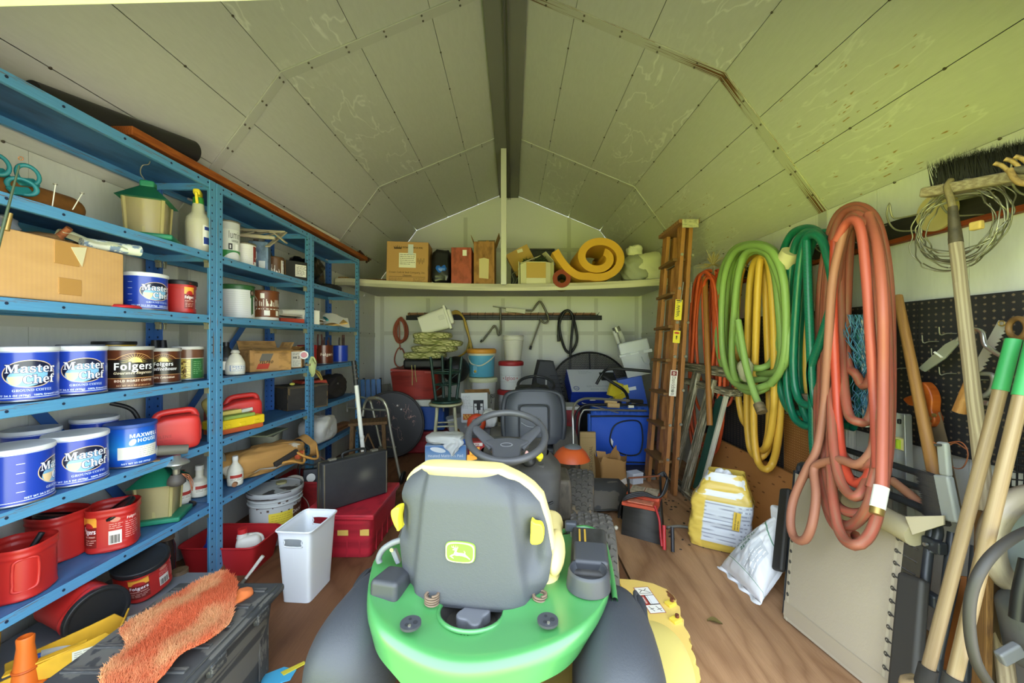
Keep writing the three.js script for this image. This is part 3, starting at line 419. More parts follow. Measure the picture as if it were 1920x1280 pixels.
const maxTex = canLabel('#1e56b8', (g, w, h) => { const gr = g.createLinearGradient(0, 0, 0, h); gr.addColorStop(0, '#1748b0'); gr.addColorStop(.55, '#2c8fdc'); gr.addColorStop(.8, '#1d5cc0'); gr.addColorStop(1, '#16409c'); g.fillStyle = gr; g.fillRect(0, 0, w, h); txt(g, 'MAXWELL', w / 2 + 24, 62, 34, '#fff'); txt(g, 'HOUSE', w / 2 + 36, 94, 34, '#fff'); g.fillStyle = '#fff'; g.beginPath(); g.ellipse(w / 2 - 40, 102, 15, 22, .5, 0, 7); g.fill(); g.fillStyle = '#e9e6da'; g.fillRect(w / 2 - 110, 130, 210, 78); scribble(g, w / 2 - 10, 142, 100, 5, 13, '#8d8c84', 2); txt(g, 'NET WT 33 OZ (935g)', w / 2 - 20, 234, 15, '#dfe9f8'); });
// a coffee can: printed body with rolled rims and a plastic lid
function can(name, label, cat, pos, o) {
  const { r, h, map, body, lid = '#d9dbdc', turn = 90, group, lidMat } = o, t = thing(name, label, cat, pos, turn * D, group);
  P(t, 'body', tf(new THREE.CylinderGeometry(r, r, h - .006, 48, 1, true), [0, h / 2, 0], [0, PI, 0]), body ?? MT(map, .3, { clearcoat: .3, clearcoatRoughness: .2 }));
  P(t, 'base_rim', lathe([[0, .001], [r, .001], [r + .0018, .003], [r + .0018, .006], [r, .008]], 40), M('#9fa0a4', .35, { metalness: .8 }));
  if (lid) P(t, 'lid', lathe([[r + .0016, h - .011], [r + .0032, h - .010], [r + .0032, h + .0015], [r + .0005, h + .004], [r - .006, h + .0035], [r - .008, h + .001], [0, h + .001]], 48), lidMat ?? M(lid, .45));
  return t;
}
const CG = 'blue coffee cans with white lids', cd = (px, k, off, o, label, name = 'coffee_can') => can(name, label, 'can', onShelf(px, k, off), o);
const MC = { r: .079, h: .168, map: blueCanTex, group: CG };
cd(272, 2, .075, { ...MC, r: .074, h: .152, turn: 74 }, 'blue coffee can with cream oval logo standing right beside the cardboard box');
cd(44, 3, .085, { ...MC, r: .076, turn: 62 }, 'blue coffee can at the doorway end of the row above the red gasoline can');
cd(145, 3, .085, { ...MC, r: .076, turn: 62 }, 'blue coffee can touching the brown metal coffee can with sunrise print');
cd(28, 4, .08, { ...MC, r: .083, h: .17, turn: 128 }, 'large blue coffee can nearest the doorway, its oval logo turned half out of view');
cd(143, 4, .08, { ...MC, r: .082, h: .17, turn: 68 }, 'large blue coffee can with white lid touching the lighter blue labelled can');
cd(60, 4, .238, { ...MC, r: .07, h: .185, turn: 20 }, 'blue coffee can behind the two large blue cans, only its lid showing');
cd(178, 4, .24, { ...MC, r: .07, h: .185, turn: 20 }, 'blue coffee can behind the lighter blue labelled can, against the wall');
cd(246, 4, .083, { r: .079, h: .165, map: maxTex, lid: '#2a4d96', turn: 66 }, 'light blue coffee can with white text panel and blue lid');
cd(240, 3, .08, { r: .078, h: .165, map: canLabel('#5a2f1c', brownDraw(false)), lid: '#a9a8a2', turn: 60 }, 'brown metal coffee can with gold sunrise, the wider of two');
cd(306, 3, .10, { r: .062, h: .155, map: canLabel('#5a2f1c', brownDraw(true)), lid: '#b9b6ac', turn: 42 }, 'narrower brown metal coffee can between the sunrise can and the green can');
cd(352, 3, .13, { r: .064, h: .160, map: vanillaTex, lid: '#c9c7ba', turn: 50 }, 'green and brown can with coffee beans on the torn label');
cd(215, 3, .235, { r: .068, h: .185, map: null, body: M('#c9a62e', .35), lid: '#1b1a19', turn: 0 }, 'yellow can with black lid behind the brown sunrise can');
cd(152, 3, .235, { r: .065, h: .172, body: M('#1f3ea8', .35), lid: '#8d9094', turn: 0 }, 'can with grey lid peeking over the blue coffee cans');
// red plastic coffee tubs with moulded grip
function tub(label, pos, o) {
  const { r, h, turn = 60, lid = true, open, tilt } = o, t = thing('coffee_tub', label, 'tub', pos, turn * D, 'red plastic coffee tubs'); if (tilt) t.rotation.set(...tilt); if (o.lay) t.rotation.set(o.lay[0], o.lay[1], 0, 'YXZ');
  const sq = (a) => 1 + .06 * Math.cos(4 * a);
  const g = surf((u, v) => { const a = (u + .5) * 2 * PI, pr = [[0, .80], [.02, .93], [.05, .97], [.12, .95], [.80, .95], [.84, 1], [.9, .97], [.97, 1], [1, .98]]; let i = 0; while (i < pr.length - 2 && pr[i + 1][0] < v) i++; const f = (v - pr[i][0]) / (pr[i + 1][0] - pr[i][0]); let q = pr[i][1] + (pr[i + 1][1] - pr[i][1]) * f; const ga = Math.abs(((u - .79 + 1.5) % 1) - .5), gr = Math.exp(-((Math.abs(ga - .065) / .014) ** 2)) * (v > .2 && v < .72 ? 1 : 0) + Math.exp(-((ga / .065) ** 6)) * Math.exp(-(((v - .46) / .25) ** 6)) * -.5; q -= .045 * gr * .8; return [r * q * sq(a) * Math.sin(a), h * v, r * q * sq(a) * Math.cos(a)]; }, 72, 40);
  P(t, 'body', g, o.plain ? M('#b3241f', .42, { side: THREE.DoubleSide }) : M('#ffffff', .42, { map: redCanTex, side: THREE.DoubleSide }));
  if (o.plain) P(t, 'grip_ridge', tube([[-.3, .22], [.22, .22], [.34, .4], [.34, .66], [.24, .78], [-.26, .78], [-.34, .62], [-.34, .36]].map(([a, y]) => [r * .955 * sq(a) * Math.sin(a), h * y, r * .955 * sq(a) * Math.cos(a)]), .0042, 80, 8, true), M('#bb2c26', .4));
  P(t, 'bottom', cyl(r * .9, r * .9, .004), redTubDark, [0, .003, 0]);
  if (lid) P(t, 'lid', lathe([[r * 1.04, h - .012], [r * 1.055, h - .01], [r * 1.055, h + .004], [r * 1.02, h + .008], [r * .9, h + .006], [r * .88, h + .002], [0, h + .002]], 40), M('#1a1a1b', .5));
  if (open) P(t, 'loose_lid', lathe([[r * .82, -.006], [r * .84, .0], [r * .82, .008], [r * .72, .006], [r * .7, .002], [0, .002]], 40), M('#141415', .35), open[0], open[1]);
  return t;
}
tub('small red coffee tub with black lid between the blue can and the beige tub', onShelf(340, 2, .07), { r: .058, h: .145, turn: 72 });
tub('open red coffee tub standing alone mid shelf with a black lid stuck inside', onShelf(214, 5, .09), { r: .08, h: .165, turn: -14, lid: false, open: [[.01, .135, 0], [.55, 0, .35]] });
tub('large open red tub against the wall with a wide black lid inside', [-1.695, SY[5], -1.475], { r: .08, h: .17, turn: 128, lid: false, open: [[0, .15, 0], [.25, 0, -.2]] });
tub('open red tub in the corner of the lowest shelf with a black stick in it', [-1.575, SY[5], -1.26], { r: .082, h: .165, turn: 62, lid: false, plain: true });
one('black_stick', 'short black stick leaning in the open red tub', 'stick', rod([-1.60, SY[5] + .03, -1.25], [-1.56, SY[5] + .17, -1.31], .008), blackPlastic);
tub('red tub behind the corner tub, cut off by the picture edge', [-1.72, SY[5], -1.19], { r: .06, h: .19, turn: 100, lid: false });
// gas cans
function gasCan(label, pos, turn, s = 1, spout) {
  const t = thing('gas_can', label, 'gas can', pos, turn, 'red plastic gas cans'), mat = M('#c9302a', .45), w = .30 * s, h = .20 * s, d = .165 * s;
  const e = (q, k) => Math.sign(q) * Math.pow(Math.abs(q), k);
  P(t, 'body', surf((u, v) => { const a = u * 2 * PI, b = (v - .5) * PI, c = e(Math.cos(b), .25); let y = h * .46 + e(Math.sin(b), .3) * h * .46, x = e(Math.cos(a), .3) * c * w / 2; const sl = Math.max(0, y - h * .55) * sstep(.1 * w, -.5 * w, x) * .75; return [x, y - sl, -e(Math.sin(a), .3) * c * d / 2]; }, 48, 32), mat);
  P(t, 'handle', tube([[-.16 * w, h * .74, 0], [-.06 * w, h * .97, 0], [.22 * w, h * 1.02, 0], [.40 * w, h * 1.0, 0], [.46 * w, h * .8, 0]], .017 * s, 30, 10), mat);
  P(t, 'side_panel', tf(ext(smooth([[-.03 * s, -.045 * s], [.03 * s, -.045 * s], [.034 * s, .02 * s], [.02 * s, .05 * s], [-.02 * s, .05 * s], [-.034 * s, .02 * s]]), .006, .003), [w * .5 - .004, h * .42, 0], [0, PI / 2, 0]), M('#b32822', .5));
  P(t, 'side_mark', tf(rbox(.006, .05 * s, .012 * s, .002), [w * .5 + .006, h * .43, 0]), M('#d8564a', .5));
  const lt = canvasTex(256, 96, (g) => { g.fillStyle = '#c9302a'; g.fillRect(0, 0, 256, 96); txt(g, 'GASOLINE', 128, 34, 34, '#a8241f'); scribble(g, 40, 66, 190, 2, 12, '#b02620', 4); });
  P(t, 'moulded_text', tf(new THREE.PlaneGeometry(.17 * s, .06 * s), [-.03 * s, h * .38, d / 2 + .001]), MT(lt, .5));
  if (spout) { P(t, 'spout', tube([[-.30 * w, h * .62, 0], [-.36 * w, h * 1.0, 0], [-.46 * w, h * 1.22, 0], [-.68 * w, h * 1.38, 0]], .011 * s, 24, 10), blackPlastic); P(t, 'spout_nut', cyl(.026 * s, .024 * s, .03 * s, 20), blackPlastic, [-.30 * w, h * .66, 0]); }
  else P(t, 'filler_cap', cyl(.024 * s, .022 * s, .02 * s, 20), mat, [-.3 * w, h * .74, 0]);
  return t;
}
gasCan('red gasoline can with black spout on the bay of coffee cans', [-1.60, SY[4] + .002, -1.815], .80, .85, true);
gasCan('red gas can with red cap beside the yellow sander case', [-1.615, SY[4] + .002, -2.29], .85, .88, false);
// lower shelf: feeder, burner, bottles
function feeder(label, pos, turn, hang) {
  const t = thing('bird_feeder', label, 'bird feeder', pos, turn), green = M('#1f7a5a', .5), pane = M('#b6a878', .35, { transparent: true, opacity: .72, side: THREE.DoubleSide });
  P(t, 'roof', tf(new THREE.CylinderGeometry(.018, .122, .075, 4), [0, .205, 0], [0, PI / 4, 0]), green); P(t, 'roof_ridge', rbox(.05, .03, .05, .008), green, [0, .245, 0]);
  P(t, 'tray', rbox(.20, .022, .17, .008), green, [0, .012, 0]);
  P(t, 'seed_hopper', tf(new THREE.CylinderGeometry(.093, .083, .155, 4, 1, true), [0, .10, 0], [0, PI / 4, 0]), pane);
  for (const [x, z] of [[1, 1], [1, -1], [-1, 1], [-1, -1]]) P(t, 'corner_post', beam([x * .056, .02, z * .056], [x * .064, .175, z * .064], .012, .012, .002), M('#a79b66', .5));
  P(t, 'divider', rbox(.012, .15, .12, .002), M('#a79b66', .5), [0, .1, 0]);
  if (hang) { P(t, 'wire_hanger', tube([[0, .25, 0], [-.025, .29, 0], [-.02, .325, 0], [0, .335, 0], [.006, .35, 0]], .0022, 24, 6), dullSteel); }
  return t;
}
feeder('green roofed bird feeder hanging by a wire from the top shelf', [-1.585, SY[1] + .002, -1.72], .5, true);
feeder('green roofed bird feeder on the lowest shelf under a camp burner', [-1.60, SY[5] + .001, -1.79], .4, false);
{
  const b = thing('camp_burner', 'shiny metal burner head lying on the feeder roof', 'burner', [-1.475, SY[5] + .17, -1.735], .3);
  P(b, 'burner_cap', lathe([[.0, .135], [.014, .133], [.016, .118], [.036, .112], [.046, .1], [.046, .095], [.02, .085], [.012, .07]], 28), M('#c4c5c0', .3, { metalness: .8 }));
  P(b, 'burner_neck', cyl(.011, .014, .05), dullSteel, [0, .03, 0]); P(b, 'burner_basket', lathe([[.02, .05], [.032, .03], [.034, .012], [.022, .001]], 18), M('#4a4440', .6, { side: THREE.DoubleSide }));
  for (let i = 0; i < 3; i++) P(b, 'copper_wire', tube([[.02, .05, 0], [.05, .045 - i * .01, .01], [.06, .01 + i * .02, .02 * i], [.07, -.02, .03]], .0015, 20, 5), M('#9a5a3a', .5));
}
function bottle(name, label, pos, o) { // a moulded bottle: lathe profile, cap, printed band
  const { r, h, col = '#e2ddcb', cap = '#e8e6de', capH = .022, capR = .4, band, turn = 60, neck = .72, group } = o, t = thing(name, label, 'bottle', pos, turn * D, group);
  P(t, 'body', lathe([[0, .001], [r * .95, .001], [r, .01], [r, h * .5], [r * .96, h * .56], [r * .6, h * neck], [r * .36, h * (neck + .08)], [r * .36, h * .92]], 32), o.mat ?? M(col, .4));
  if (cap) P(t, 'cap', cyl(r * capR, r * capR * .94, capH, 24), M(cap, .45), [0, h * .9, 0]);
  if (band) P(t, 'label_band', tf(new THREE.CylinderGeometry(r + .0008, r + .0008, h * .26, 32, 1, true), [0, h * .30, 0], [0, PI, 0]), MT(band, .5));
  return t;
}
const redBand = canvasTex(256, 64, (g) => { g.fillStyle = '#e9e4d2'; g.fillRect(0, 0, 256, 64); g.fillStyle = '#b4382c'; g.fillRect(98, 6, 66, 26); scribble(g, 100, 40, 62, 2, 10, '#8a7a5a', 3); scribble(g, 14, 8, 60, 5, 10, '#a59a7c', 2); }), whiteBottle = 'small white plastic bottles on the lowest shelf';
bottle('plastic_bottle', 'white plastic bottle with red cap behind the burner', onShelf(340, 5, .16), { r: .038, h: .155, cap: '#c03a2c', band: redBand });
bottle('plastic_bottle', 'squat cream bottle with white cap beside the shelf upright', onShelf(374, 5, .15), { r: .046, h: .15, capR: .42, band: redBand, neck: .6 });
bottle('plastic_bottle', 'cream bottle with white cap and red label beside the wooden stick', onShelf(441, 5, .07), { r: .038, h: .155, band: redBand, turn: 40 });
one('wooden_stick', 'short pale wooden peg lying by the cream bottle', 'stick', rod([-1.52, SY[5] + .018, -2.16], [-1.60, SY[5] + .02, -2.34], .012, .016), M('#9c6b44', .7));
one('lid_ring', 'flat black jar ring lying on the lowest shelf', 'ring', tf(new THREE.TorusGeometry(.052, .006, 8, 32), [0, 0, 0], [PI / 2, 0, 0]), blackPlastic, [-1.60, SY[5] + .007, -1.91]);
{ const d = thing('reflector_lamp', 'grey round reflector leaning on the wall behind the shelf upright', 'reflector', [-1.72, SY[5] + .125, -2.13], 1.2); P(d, 'reflector', tf(lathe([[0, 0], [.06, .008], [.11, .035], [.126, .06], [.129, .06], [.112, .03], [.06, .0], [0, -.006]], 40), [0, 0, 0], [PI / 2, 0, 0]), M('#8e8d88', .4, { metalness: .4 })); P(d, 'rim', tf(new THREE.TorusGeometry(.128, .004, 8, 48), [0, 0, .06]), dullSteel); }
{ const f = thing('flashlight', 'grey capped flashlight lying in front of the red gasoline can', 'flashlight', [-1.525, SY[4] + .036, -1.665], .15); P(f, 'head', tf(lathe([[0, .03], [.030, .03], [.036, .024], [.036, .004], [.030, -.01], [.02, -.012]], 28), [0, 0, 0], [PI / 2 - .25, 0, .3]), M('#9fa19c', .5)); P(f, 'lens_cap', tf(cyl(.022, .021, .008), [0.004, .008, .026], [PI / 2 - .25, 0, .3]), M('#c3c5bf', .5)); P(f, 'barrel', rod([.02, 0, -.01], [.10, -.012, -.07], .022, .02), M('#5e5a50', .6)); }
one('putty_knife', 'small rusty scraper blade under the grey flashlight', 'scraper', rbox(.07, .004, .02, .001), MW('#8a6a48', .6), [-1.50, SY[4] + .004, -1.63], [0, .7, 0]);
// ---------- top of the racks and upper shelves ----------
{
  const g = 'boards lying along the top of the shelving';
  one('board', 'long orange-brown board along the front of the shelving top', 'board', beam([-1.535, 2.03, -1.55], [-1.50, 2.03, -3.98], .09, .035, .003), MT(pineTex, .65, { color: '#d8a46a' }), null, null, g);
  one('board', 'narrow brown board lying behind the long orange-brown one', 'board', beam([-1.60, 2.027, -1.62], [-1.56, 2.03, -3.96], .05, .03, .003), MT(pineTex, .7, { color: '#b98850' }), null, null, g);
  for (let k = 0; k < 3; k++) one('bark_strip', ['top', 'middle', 'lower'][k] + ' ragged dark strip of bark sticking out past the board ends', 'bark', tube([[-1.53 + k * .02, 2.06 + k * .012, -3.86], [-1.505 + k * .012, 2.065 - k * .01, -4.0], [-1.47 - k * .02, 2.05 - k * .014, -4.1]], .012, 12, 5), MW('#4a3020', .9));
  const pipe = thing('white_pipe', 'thin white plastic trim strip lying behind the boards', 'trim strip', [0, 0, 0]); P(pipe, 'strip', beam([-1.612, 2.08, -1.85], [-1.545, 2.085, -3.5], .03, .05, .003), M('#e4e2d8', .45));
  const roll = thing('black_roll', 'black roll of sheeting lying on top of the shelving, its end sticking up', 'roll', [0, 0, 0]);
  P(roll, 'outer_roll', rod([-1.655, 2.045, -1.36], [-1.56, 2.125, -1.925], .052, .052, 32), M('#1f1d1c', .55)); P(roll, 'inner_layer', rod([-1.56, 2.125, -1.925], [-1.5598, 2.1254, -1.93], .042, .042, 28), M('#0e0d0d', .7));
}
{ // shelf 2, bay one
  const r = thing('rolled_sleeping_mat', 'brown rolled bundle held with teal plastic clips', 'bundle', [0, 0, 0]), a = new V3(-1.66, SY[1] + .075, -1.06), b = new V3(-1.675, SY[1] + .062, -1.47);
  P(r, 'roll', lump(tf(new THREE.CapsuleGeometry(.052, .40, 10, 24), [-1.665, SY[1] + .054, -1.27], [PI / 2, 0, 0], [1, 1, .98]), .012, 14, 3), MW('#8a5a26', .55));
  for (const [z, t] of [[1.325, 0], [1.245, 0], [1.285, 1]]) { P(r, 'clip', tf(new THREE.TorusGeometry(.024, .0055, 8, 22), [-1.625 + t * .03, SY[1] + (t ? .07 : .125), -z], [0, .9, .3 + t], [1, 1.3, 1]), M('#2a8a8c', .45)); P(r, 'clip_strap', tf(rbox(.012, .03, .06, .004), [-1.63 + t * .03, SY[1] + (t ? .055 : .10), -z], [.3, 0, .6]), M('#2a8a8c', .45)); }
  one('wood_offcut', 'thin grey wood offcut lying against the wall on the second shelf', 'wood offcut', rbox(.05, .03, .33, .004), MT(greyWoodTex, .8), [-1.745, SY[1] + .017, -1.62], [0, .05, 0]);
  for (const [i, [x, y, x2, y2]] of [[97, 386, 104, 346], [136, 385, 154, 363]].entries()) { const n = thing('wire_pin', i ? 'thin white wire pin nearer the hanging feeder' : 'thin white wire pin nearer the teal clips', 'wire pin', [0, 0, 0]); P(n, 'shaft', rod(atX(x, y + 8, -1.50), atX(x2, y2, -1.50), .0016), M('#dcd9c8', .4)); P(n, 'pin_head', tf(cyl(.006, .006, .003, 10), atX(x2, y2, -1.5)), M('#8a8578', .5)); }
  const rod1 = thing('fishing_rod', 'thin fishing rod tip rising in front of the cardboard box with the arrow', 'fishing rod', [0, 0, 0]);
  P(rod1, 'rod_blank', rod(atX(-6, 470, -1.44), atX(36, 310, -1.44), .0045, .002), M('#4a5a42', .45)); P(rod1, 'ferrule', rod(atX(12, 432, -1.44), atX(20, 400, -1.44), .0065, .005), brass); P(rod1, 'tip_guide', tf(new THREE.TorusGeometry(.005, .0016, 6, 14), atX(39, 297, -1.44), [0, .4, .3]), MW('#9a6a4a', .5)); P(rod1, 'line_guide', rod(atX(0, 405, -1.44), atX(16, 410, -1.44), .002), chrome);
  const pail = thing('metal_pail', 'small grey blue pail with wire bail behind the spray bottle', 'pail', [-1.70, SY[1] + .001, -1.83]); P(pail, 'body', lathe([[0, 0], [.062, 0], [.075, .135], [.072, .135], [.06, .004]], 32), M('#7f8fa3', .4, { metalness: .5, side: THREE.DoubleSide })); P(pail, 'rim', tf(new THREE.TorusGeometry(.074, .004, 8, 36), [0, .135, 0], [PI / 2, 0, 0]), chrome); P(pail, 'bail', tube([[.05, .10, .058], [.07, .08, .07], [.10, .01, .06], [.04, .06, .08]], .002, 20, 5), dullSteel); P(pail, 'bail_ear', tf(cyl(.016, .016, .008, 16), [.035, .11, .062], [PI / 2, 0, 0]), MW('#6b5a48', .6));
  const s = thing('spray_bottle', 'clear spray bottle of amber liquid with yellow and green trigger head', 'spray bottle', onShelf(372, 1, .075), .5);
  P(s, 'bottle', lathe([[0, .001], [.048, .001], [.052, .008], [.052, .15], [.048, .175], [.028, .2], [.024, .24], [.022, .245]], 32), M('#e6e2c8', .3, { transmission: .35, thickness: .02 }));
  P(s, 'liquid', lathe([[0, .004], [.047, .004], [.048, .125], [0, .125]], 28), M('#e2c77c', .3)); P(s, 'bottle_label', tf(new THREE.CylinderGeometry(.0528, .0528, .10, 20, 1, true, .5, 1.1), [0, .085, 0]), MT(canvasTex(64, 96, (g) => { g.fillStyle = '#eceae2'; g.fillRect(0, 0, 64, 96); g.fillStyle = '#2c3f8c'; g.fillRect(8, 6, 40, 16); g.fillRect(4, 56, 36, 32); }), .5));
  P(s, 'collar', cyl(.024, .022, .03, 20), M('#3a8a3c', .45), [0, .245, 0]); P(s, 'trigger_head', merge([tf(rbox(.03, .03, .075, .01), [0, .295, .01]), tf(rbox(.012, .055, .012, .004), [0, .265, .04], [.5, 0, 0]), tf(rbox(.022, .02, .03, .006), [0, .275, 0])]), M('#ecd32c', .4));
}
{ // shelf 3, bay one: the box with the arrow and what lies on it
  const b = thing('cardboard_box', 'large cardboard box printed with a black arrow, bits of clutter on top', 'box', [-1.615, SY[2] + .002, -1.315], .02), bm = MT(dataTex(128, 128, (x, y) => { const n = fbm(x * 6, y * 6, 13, 3, 6) * 14, c = (Math.floor(x * 64) % 2) * 3; return [196 + n + c, 152 + n + c, 96 + n]; }), .85);
  P(b, 'box_body', rbox(.235, .205, .42, .005), bm, [0, .104, 0]);
  P(b, 'tape_strip', rbox(.003, .075, .075, .001), M('#b88a4c', .4), [.1185, .165, -.01]); P(b, 'tape_strip', rbox(.003, .055, .07, .001), M('#b88a4c', .4), [.1185, .055, -.02]); P(b, 'tape_tail', tf(ext([[0, 0], [.05, .01], [.035, -.06]], .002), [.12, .19, -.02], [0, PI / 2, 0]), M('#d9cfa8', .25));
  const at2 = canvasTex(96, 192, (g) => { g.fillStyle = '#c49a62'; g.fillRect(0, 0, 96, 192); g.strokeStyle = '#221a14'; g.lineWidth = 4; g.strokeRect(8, 8, 78, 176); g.fillStyle = '#221a14'; g.beginPath(); g.moveTo(48, 30); g.lineTo(70, 76); g.lineTo(26, 76); g.fill(); g.fillRect(43, 70, 10, 100); });
  P(b, 'printed_arrow', new THREE.PlaneGeometry(.085, .15), MT(at2, .85), [.035, .11, .2115]);
  one('plastic_bag', 'crumpled clear grey plastic bag lying on the cardboard box with the arrow', 'plastic bag', blob(.17, .06, .16, .02, 4, 3), M('#8d929a', .35, { transparent: true, opacity: .75 }), [-1.64, SY[2] + .208, -1.20]);
  const gl = thing('work_glove', 'brown leather glove lying on the cardboard box', 'glove', [-1.62, SY[2] + .208, -1.36], .4); P(gl, 'palm', blob(.10, .035, .085, .008, 3, 5), MW('#8a6a44', .8)); for (let k = 0; k < 4; k++) P(gl, 'finger', rod([.02 * k - .03, .018, -.03], [.022 * k - .036 + .01, .02 + .006 * (k % 2), -.10], .011, .009), MW('#8a6a44', .8)); P(gl, 'thumb', rod([.04, .025, 0], [.075, .06, .01], .012, .01), MW('#a9653c', .8));
  one('paper_wad', 'folded pale green paper lying on the cardboard box', 'paper', surf((u, v) => [-.03 + .06 * u, .012 + .02 * Math.sin(u * 3) + .018 * v + .006 * Math.sin(v * 9), -.09 + .18 * v], 10, 10), M('#d7d9b4', .8, { side: THREE.DoubleSide }), [-1.55, SY[2] + .212, -1.46], [0, -.35, 0]);
  const pr = thing('patterned_roll', 'roll of blue and white patterned paper sticking out over the box', 'paper roll', [0, 0, 0]), pa = new V3(-1.56, SY[2] + .231, -1.43), pb = new V3(-1.50, SY[2] + .236, -1.59); P(pr, 'roll', rod(pa, pb, .019, .021, 24), MT(dataTex(64, 64, (x, y) => fbm(x * 9, y * 9, 6, 3, 9) > .5 ? [120, 140, 160] : [214, 220, 204]), .7)); P(pr, 'roll_core', rod(pb, pb.clone().add(new V3(.002, .0002, -.006)), .011, .011, 20), M('#3a4660', .6));
  const jar = thing('lidded_jar', 'clear jar with red lid and red base behind the cardboard box', 'jar', [-1.66, SY[2] + .001, -1.575]); P(jar, 'jar_body', cyl(.056, .056, .17, 28), M('#5a6480', .2, { transparent: true, opacity: .6 }), [0, .03, 0]); P(jar, 'lid', cyl(.062, .06, .03, 28), M('#c0242c', .4), [0, .20, 0]); P(jar, 'base', lathe([[0, 0], [.075, 0], [.078, .012], [.062, .028], [0, .03]], 32), M('#c0242c', .4));
  one('plastic_saucer', 'flat red plastic lid lying at the shelf edge before the blue can', 'saucer', lathe([[0, .012], [.05, .012], [.056, .004], [.056, 0], [0, 0]], 28), M('#c0242c', .4), [-1.515, SY[2] + .001, -1.535]);
  const tb = thing('beige_tub', 'beige plastic tub half hidden behind the shelf upright', 'tub', [-1.62, SY[2] + .001, -1.915]); P(tb, 'body', lathe([[0, 0], [.05, 0], [.056, .085], [.053, .085], [.047, .004]], 28), M('#c2b894', .6, { side: THREE.DoubleSide })); P(tb, 'lid', cyl(.058, .058, .012, 28), M('#b9b08e', .6), [0, .083, 0]);
  for (const [i, dz] of [0, .035].entries()) { const k = thing('spray_can', i ? 'black spray can top farther from the doorway, behind the bean can' : 'black spray can top nearer the doorway, behind the bean can', 'spray can', [-1.745, SY[3] + .001, -2.06 + .13 - dz * 1.2]); P(k, 'can_body', cyl(.018, .018, .16, 18), M('#3a3a3c', .4)); P(k, 'cap', cyl(.018, .014, .035, 18), blackPlastic, [0, .16, 0]); }
}
// ---------- middle bay ----------
function paintCan(label, pos, o) {
  const { r, h, map, body, turn = 80, drips, bail } = o, t = thing('paint_can', label, 'paint can', pos, turn * D, o.group);
  P(t, 'body', tf(new THREE.CylinderGeometry(r, r, h, 40, 1, true), [0, h / 2, 0], [0, PI, 0]), body ?? MT(map, .4)); P(t, 'bottom_rim', tf(new THREE.TorusGeometry(r, .003, 6, 40), [0, .004, 0], [PI / 2, 0, 0]), steel);
  P(t, 'top_rim', lathe([[r, h - .004], [r + .004, h], [r, h + .006], [r - .01, h + .004], [r - .013, h - .003], [r - .016, h + .001], [0, h + .001]], 40), o.rim ?? dullSteel);
  if (bail) { P(t, 'bail_ear', tf(lathe([[0, .007], [.008, .008], [.017, .0], [0, 0]], 18), [r * .5, h * .8, r * .86], [PI / 2, 0, -.5]), MW('#6a5a50', .5)); P(t, 'bail', tube([[r * .55, h * .8, r * .9], [r * .95, h * .55, r * .75], [r * 1.05, h * .3, r * .2]], .002, 16, 5), dullSteel); }
  return t;
}
const umTex = canLabel('#d9dcd6', (g, w, h) => { g.fillStyle = '#c9ccc8'; g.fillRect(0, 0, w, 50); txt(g, 'lumin', w / 2, 84, 60, '#333', { w: '' }); txt(g, 'VARNISH', w / 2, 120, 20, '#555'); g.fillStyle = '#3a8a4a'; g.fillRect(0, 180, w, 50); g.fillStyle = '#e9ecea'; g.beginPath(); g.moveTo(120, 230); g.quadraticCurveTo(260, 150, 400, 230); g.fill(); g.fillStyle = '#222'; for (const x of [200, 280]) { g.fillRect(x - 22, 138, 44, 38); txt(g, 'B', x, 158, 28, '#fff'); } });
paintCan('tall white spray paint tin with green band right behind the shelf upright', onShelf(429, 1, .10), { r: .052, h: .225, map: umTex, turn: 70 });
paintCan('white and red paint can under the beige plastic rack', onShelf(459, 1, .10), { r: .056, h: .135, map: canLabel('#e4e2dc', (g, w, h) => { g.fillStyle = '#8e2a26'; g.fillRect(270, 20, 130, 200); g.fillStyle = '#f0eee8'; g.fillRect(282, 190, 90, 36); txt(g, '100', 320, 150, 30, '#f2dfd8'); scribble(g, 140, 60, 110, 6, 24, '#c7c3ba', 2); }), turn: 75 });
{ const t = thing('metal_tin', 'grey blue rectangular thinner tin with two white stickers', 'tin', onShelf(487, 1, .11), .35); P(t, 'body', rbox(.11, .19, .075, .008), MW('#6f87a8', .4, { metalness: .3 }), [0, .095, 0]); P(t, 'spout_cap', cyl(.014, .014, .016, 16), M('#4a3a34', .6), [-.02, .19, 0]); for (const [x, y] of [[-.025, .10], [.02, .045]]) P(t, 'sticker', rbox(.035, .045, .002, .0008), M('#d3d9dc', .6), [x, y, .0385]); P(t, 'price_sticker', rbox(.025, .025, .002, .0008), M('#e2c23a', .6), [-.04, .03, .0385]); }
{ // plastic rack with slots
  const t = thing('plastic_rack', 'beige slotted plastic bracket lying over the paint cans', 'bracket', onShelf(475, 1, .13).map((v, i) => v + [0, .165, 0][i]), .25), m = M('#a89c84', .55);
  for (let k = 0; k < 4; k++) P(t, 'slat', beam([-.13 + k * .075, .05, .06], [-.10 + k * .075, .11, -.10], .022, .006, .002), m);
  P(t, 'top_bar', beam([-.12, .115, -.105], [.15, .115, -.105], .02, .02, .003), m); P(t, 'bottom_bar', beam([-.16, .045, .065], [.14, .035, .065], .02, .02, .003), m); P(t, 'end_leg', beam([.15, .115, -.10], [.10, -.02, .07], .03, .008, .002), m); P(t, 'end_leg', beam([.12, .08, 0], [.19, .02, .02], .03, .008, .002), m); P(t, 'brace', beam([-.05, .04, .066], [.0, .08, 0], .012, .008, .002), m);
}
const drip = (c0, c1, seed0, full = .35) => canLabel(c0, (g, w, h) => { g.fillStyle = c1; for (let x = 0; x < w; x += 9) { const l = h * (full + .5 * Math.pow(hash2(x, seed0), 2.2) * 1.3); g.fillRect(x, 0, 11, l); } });
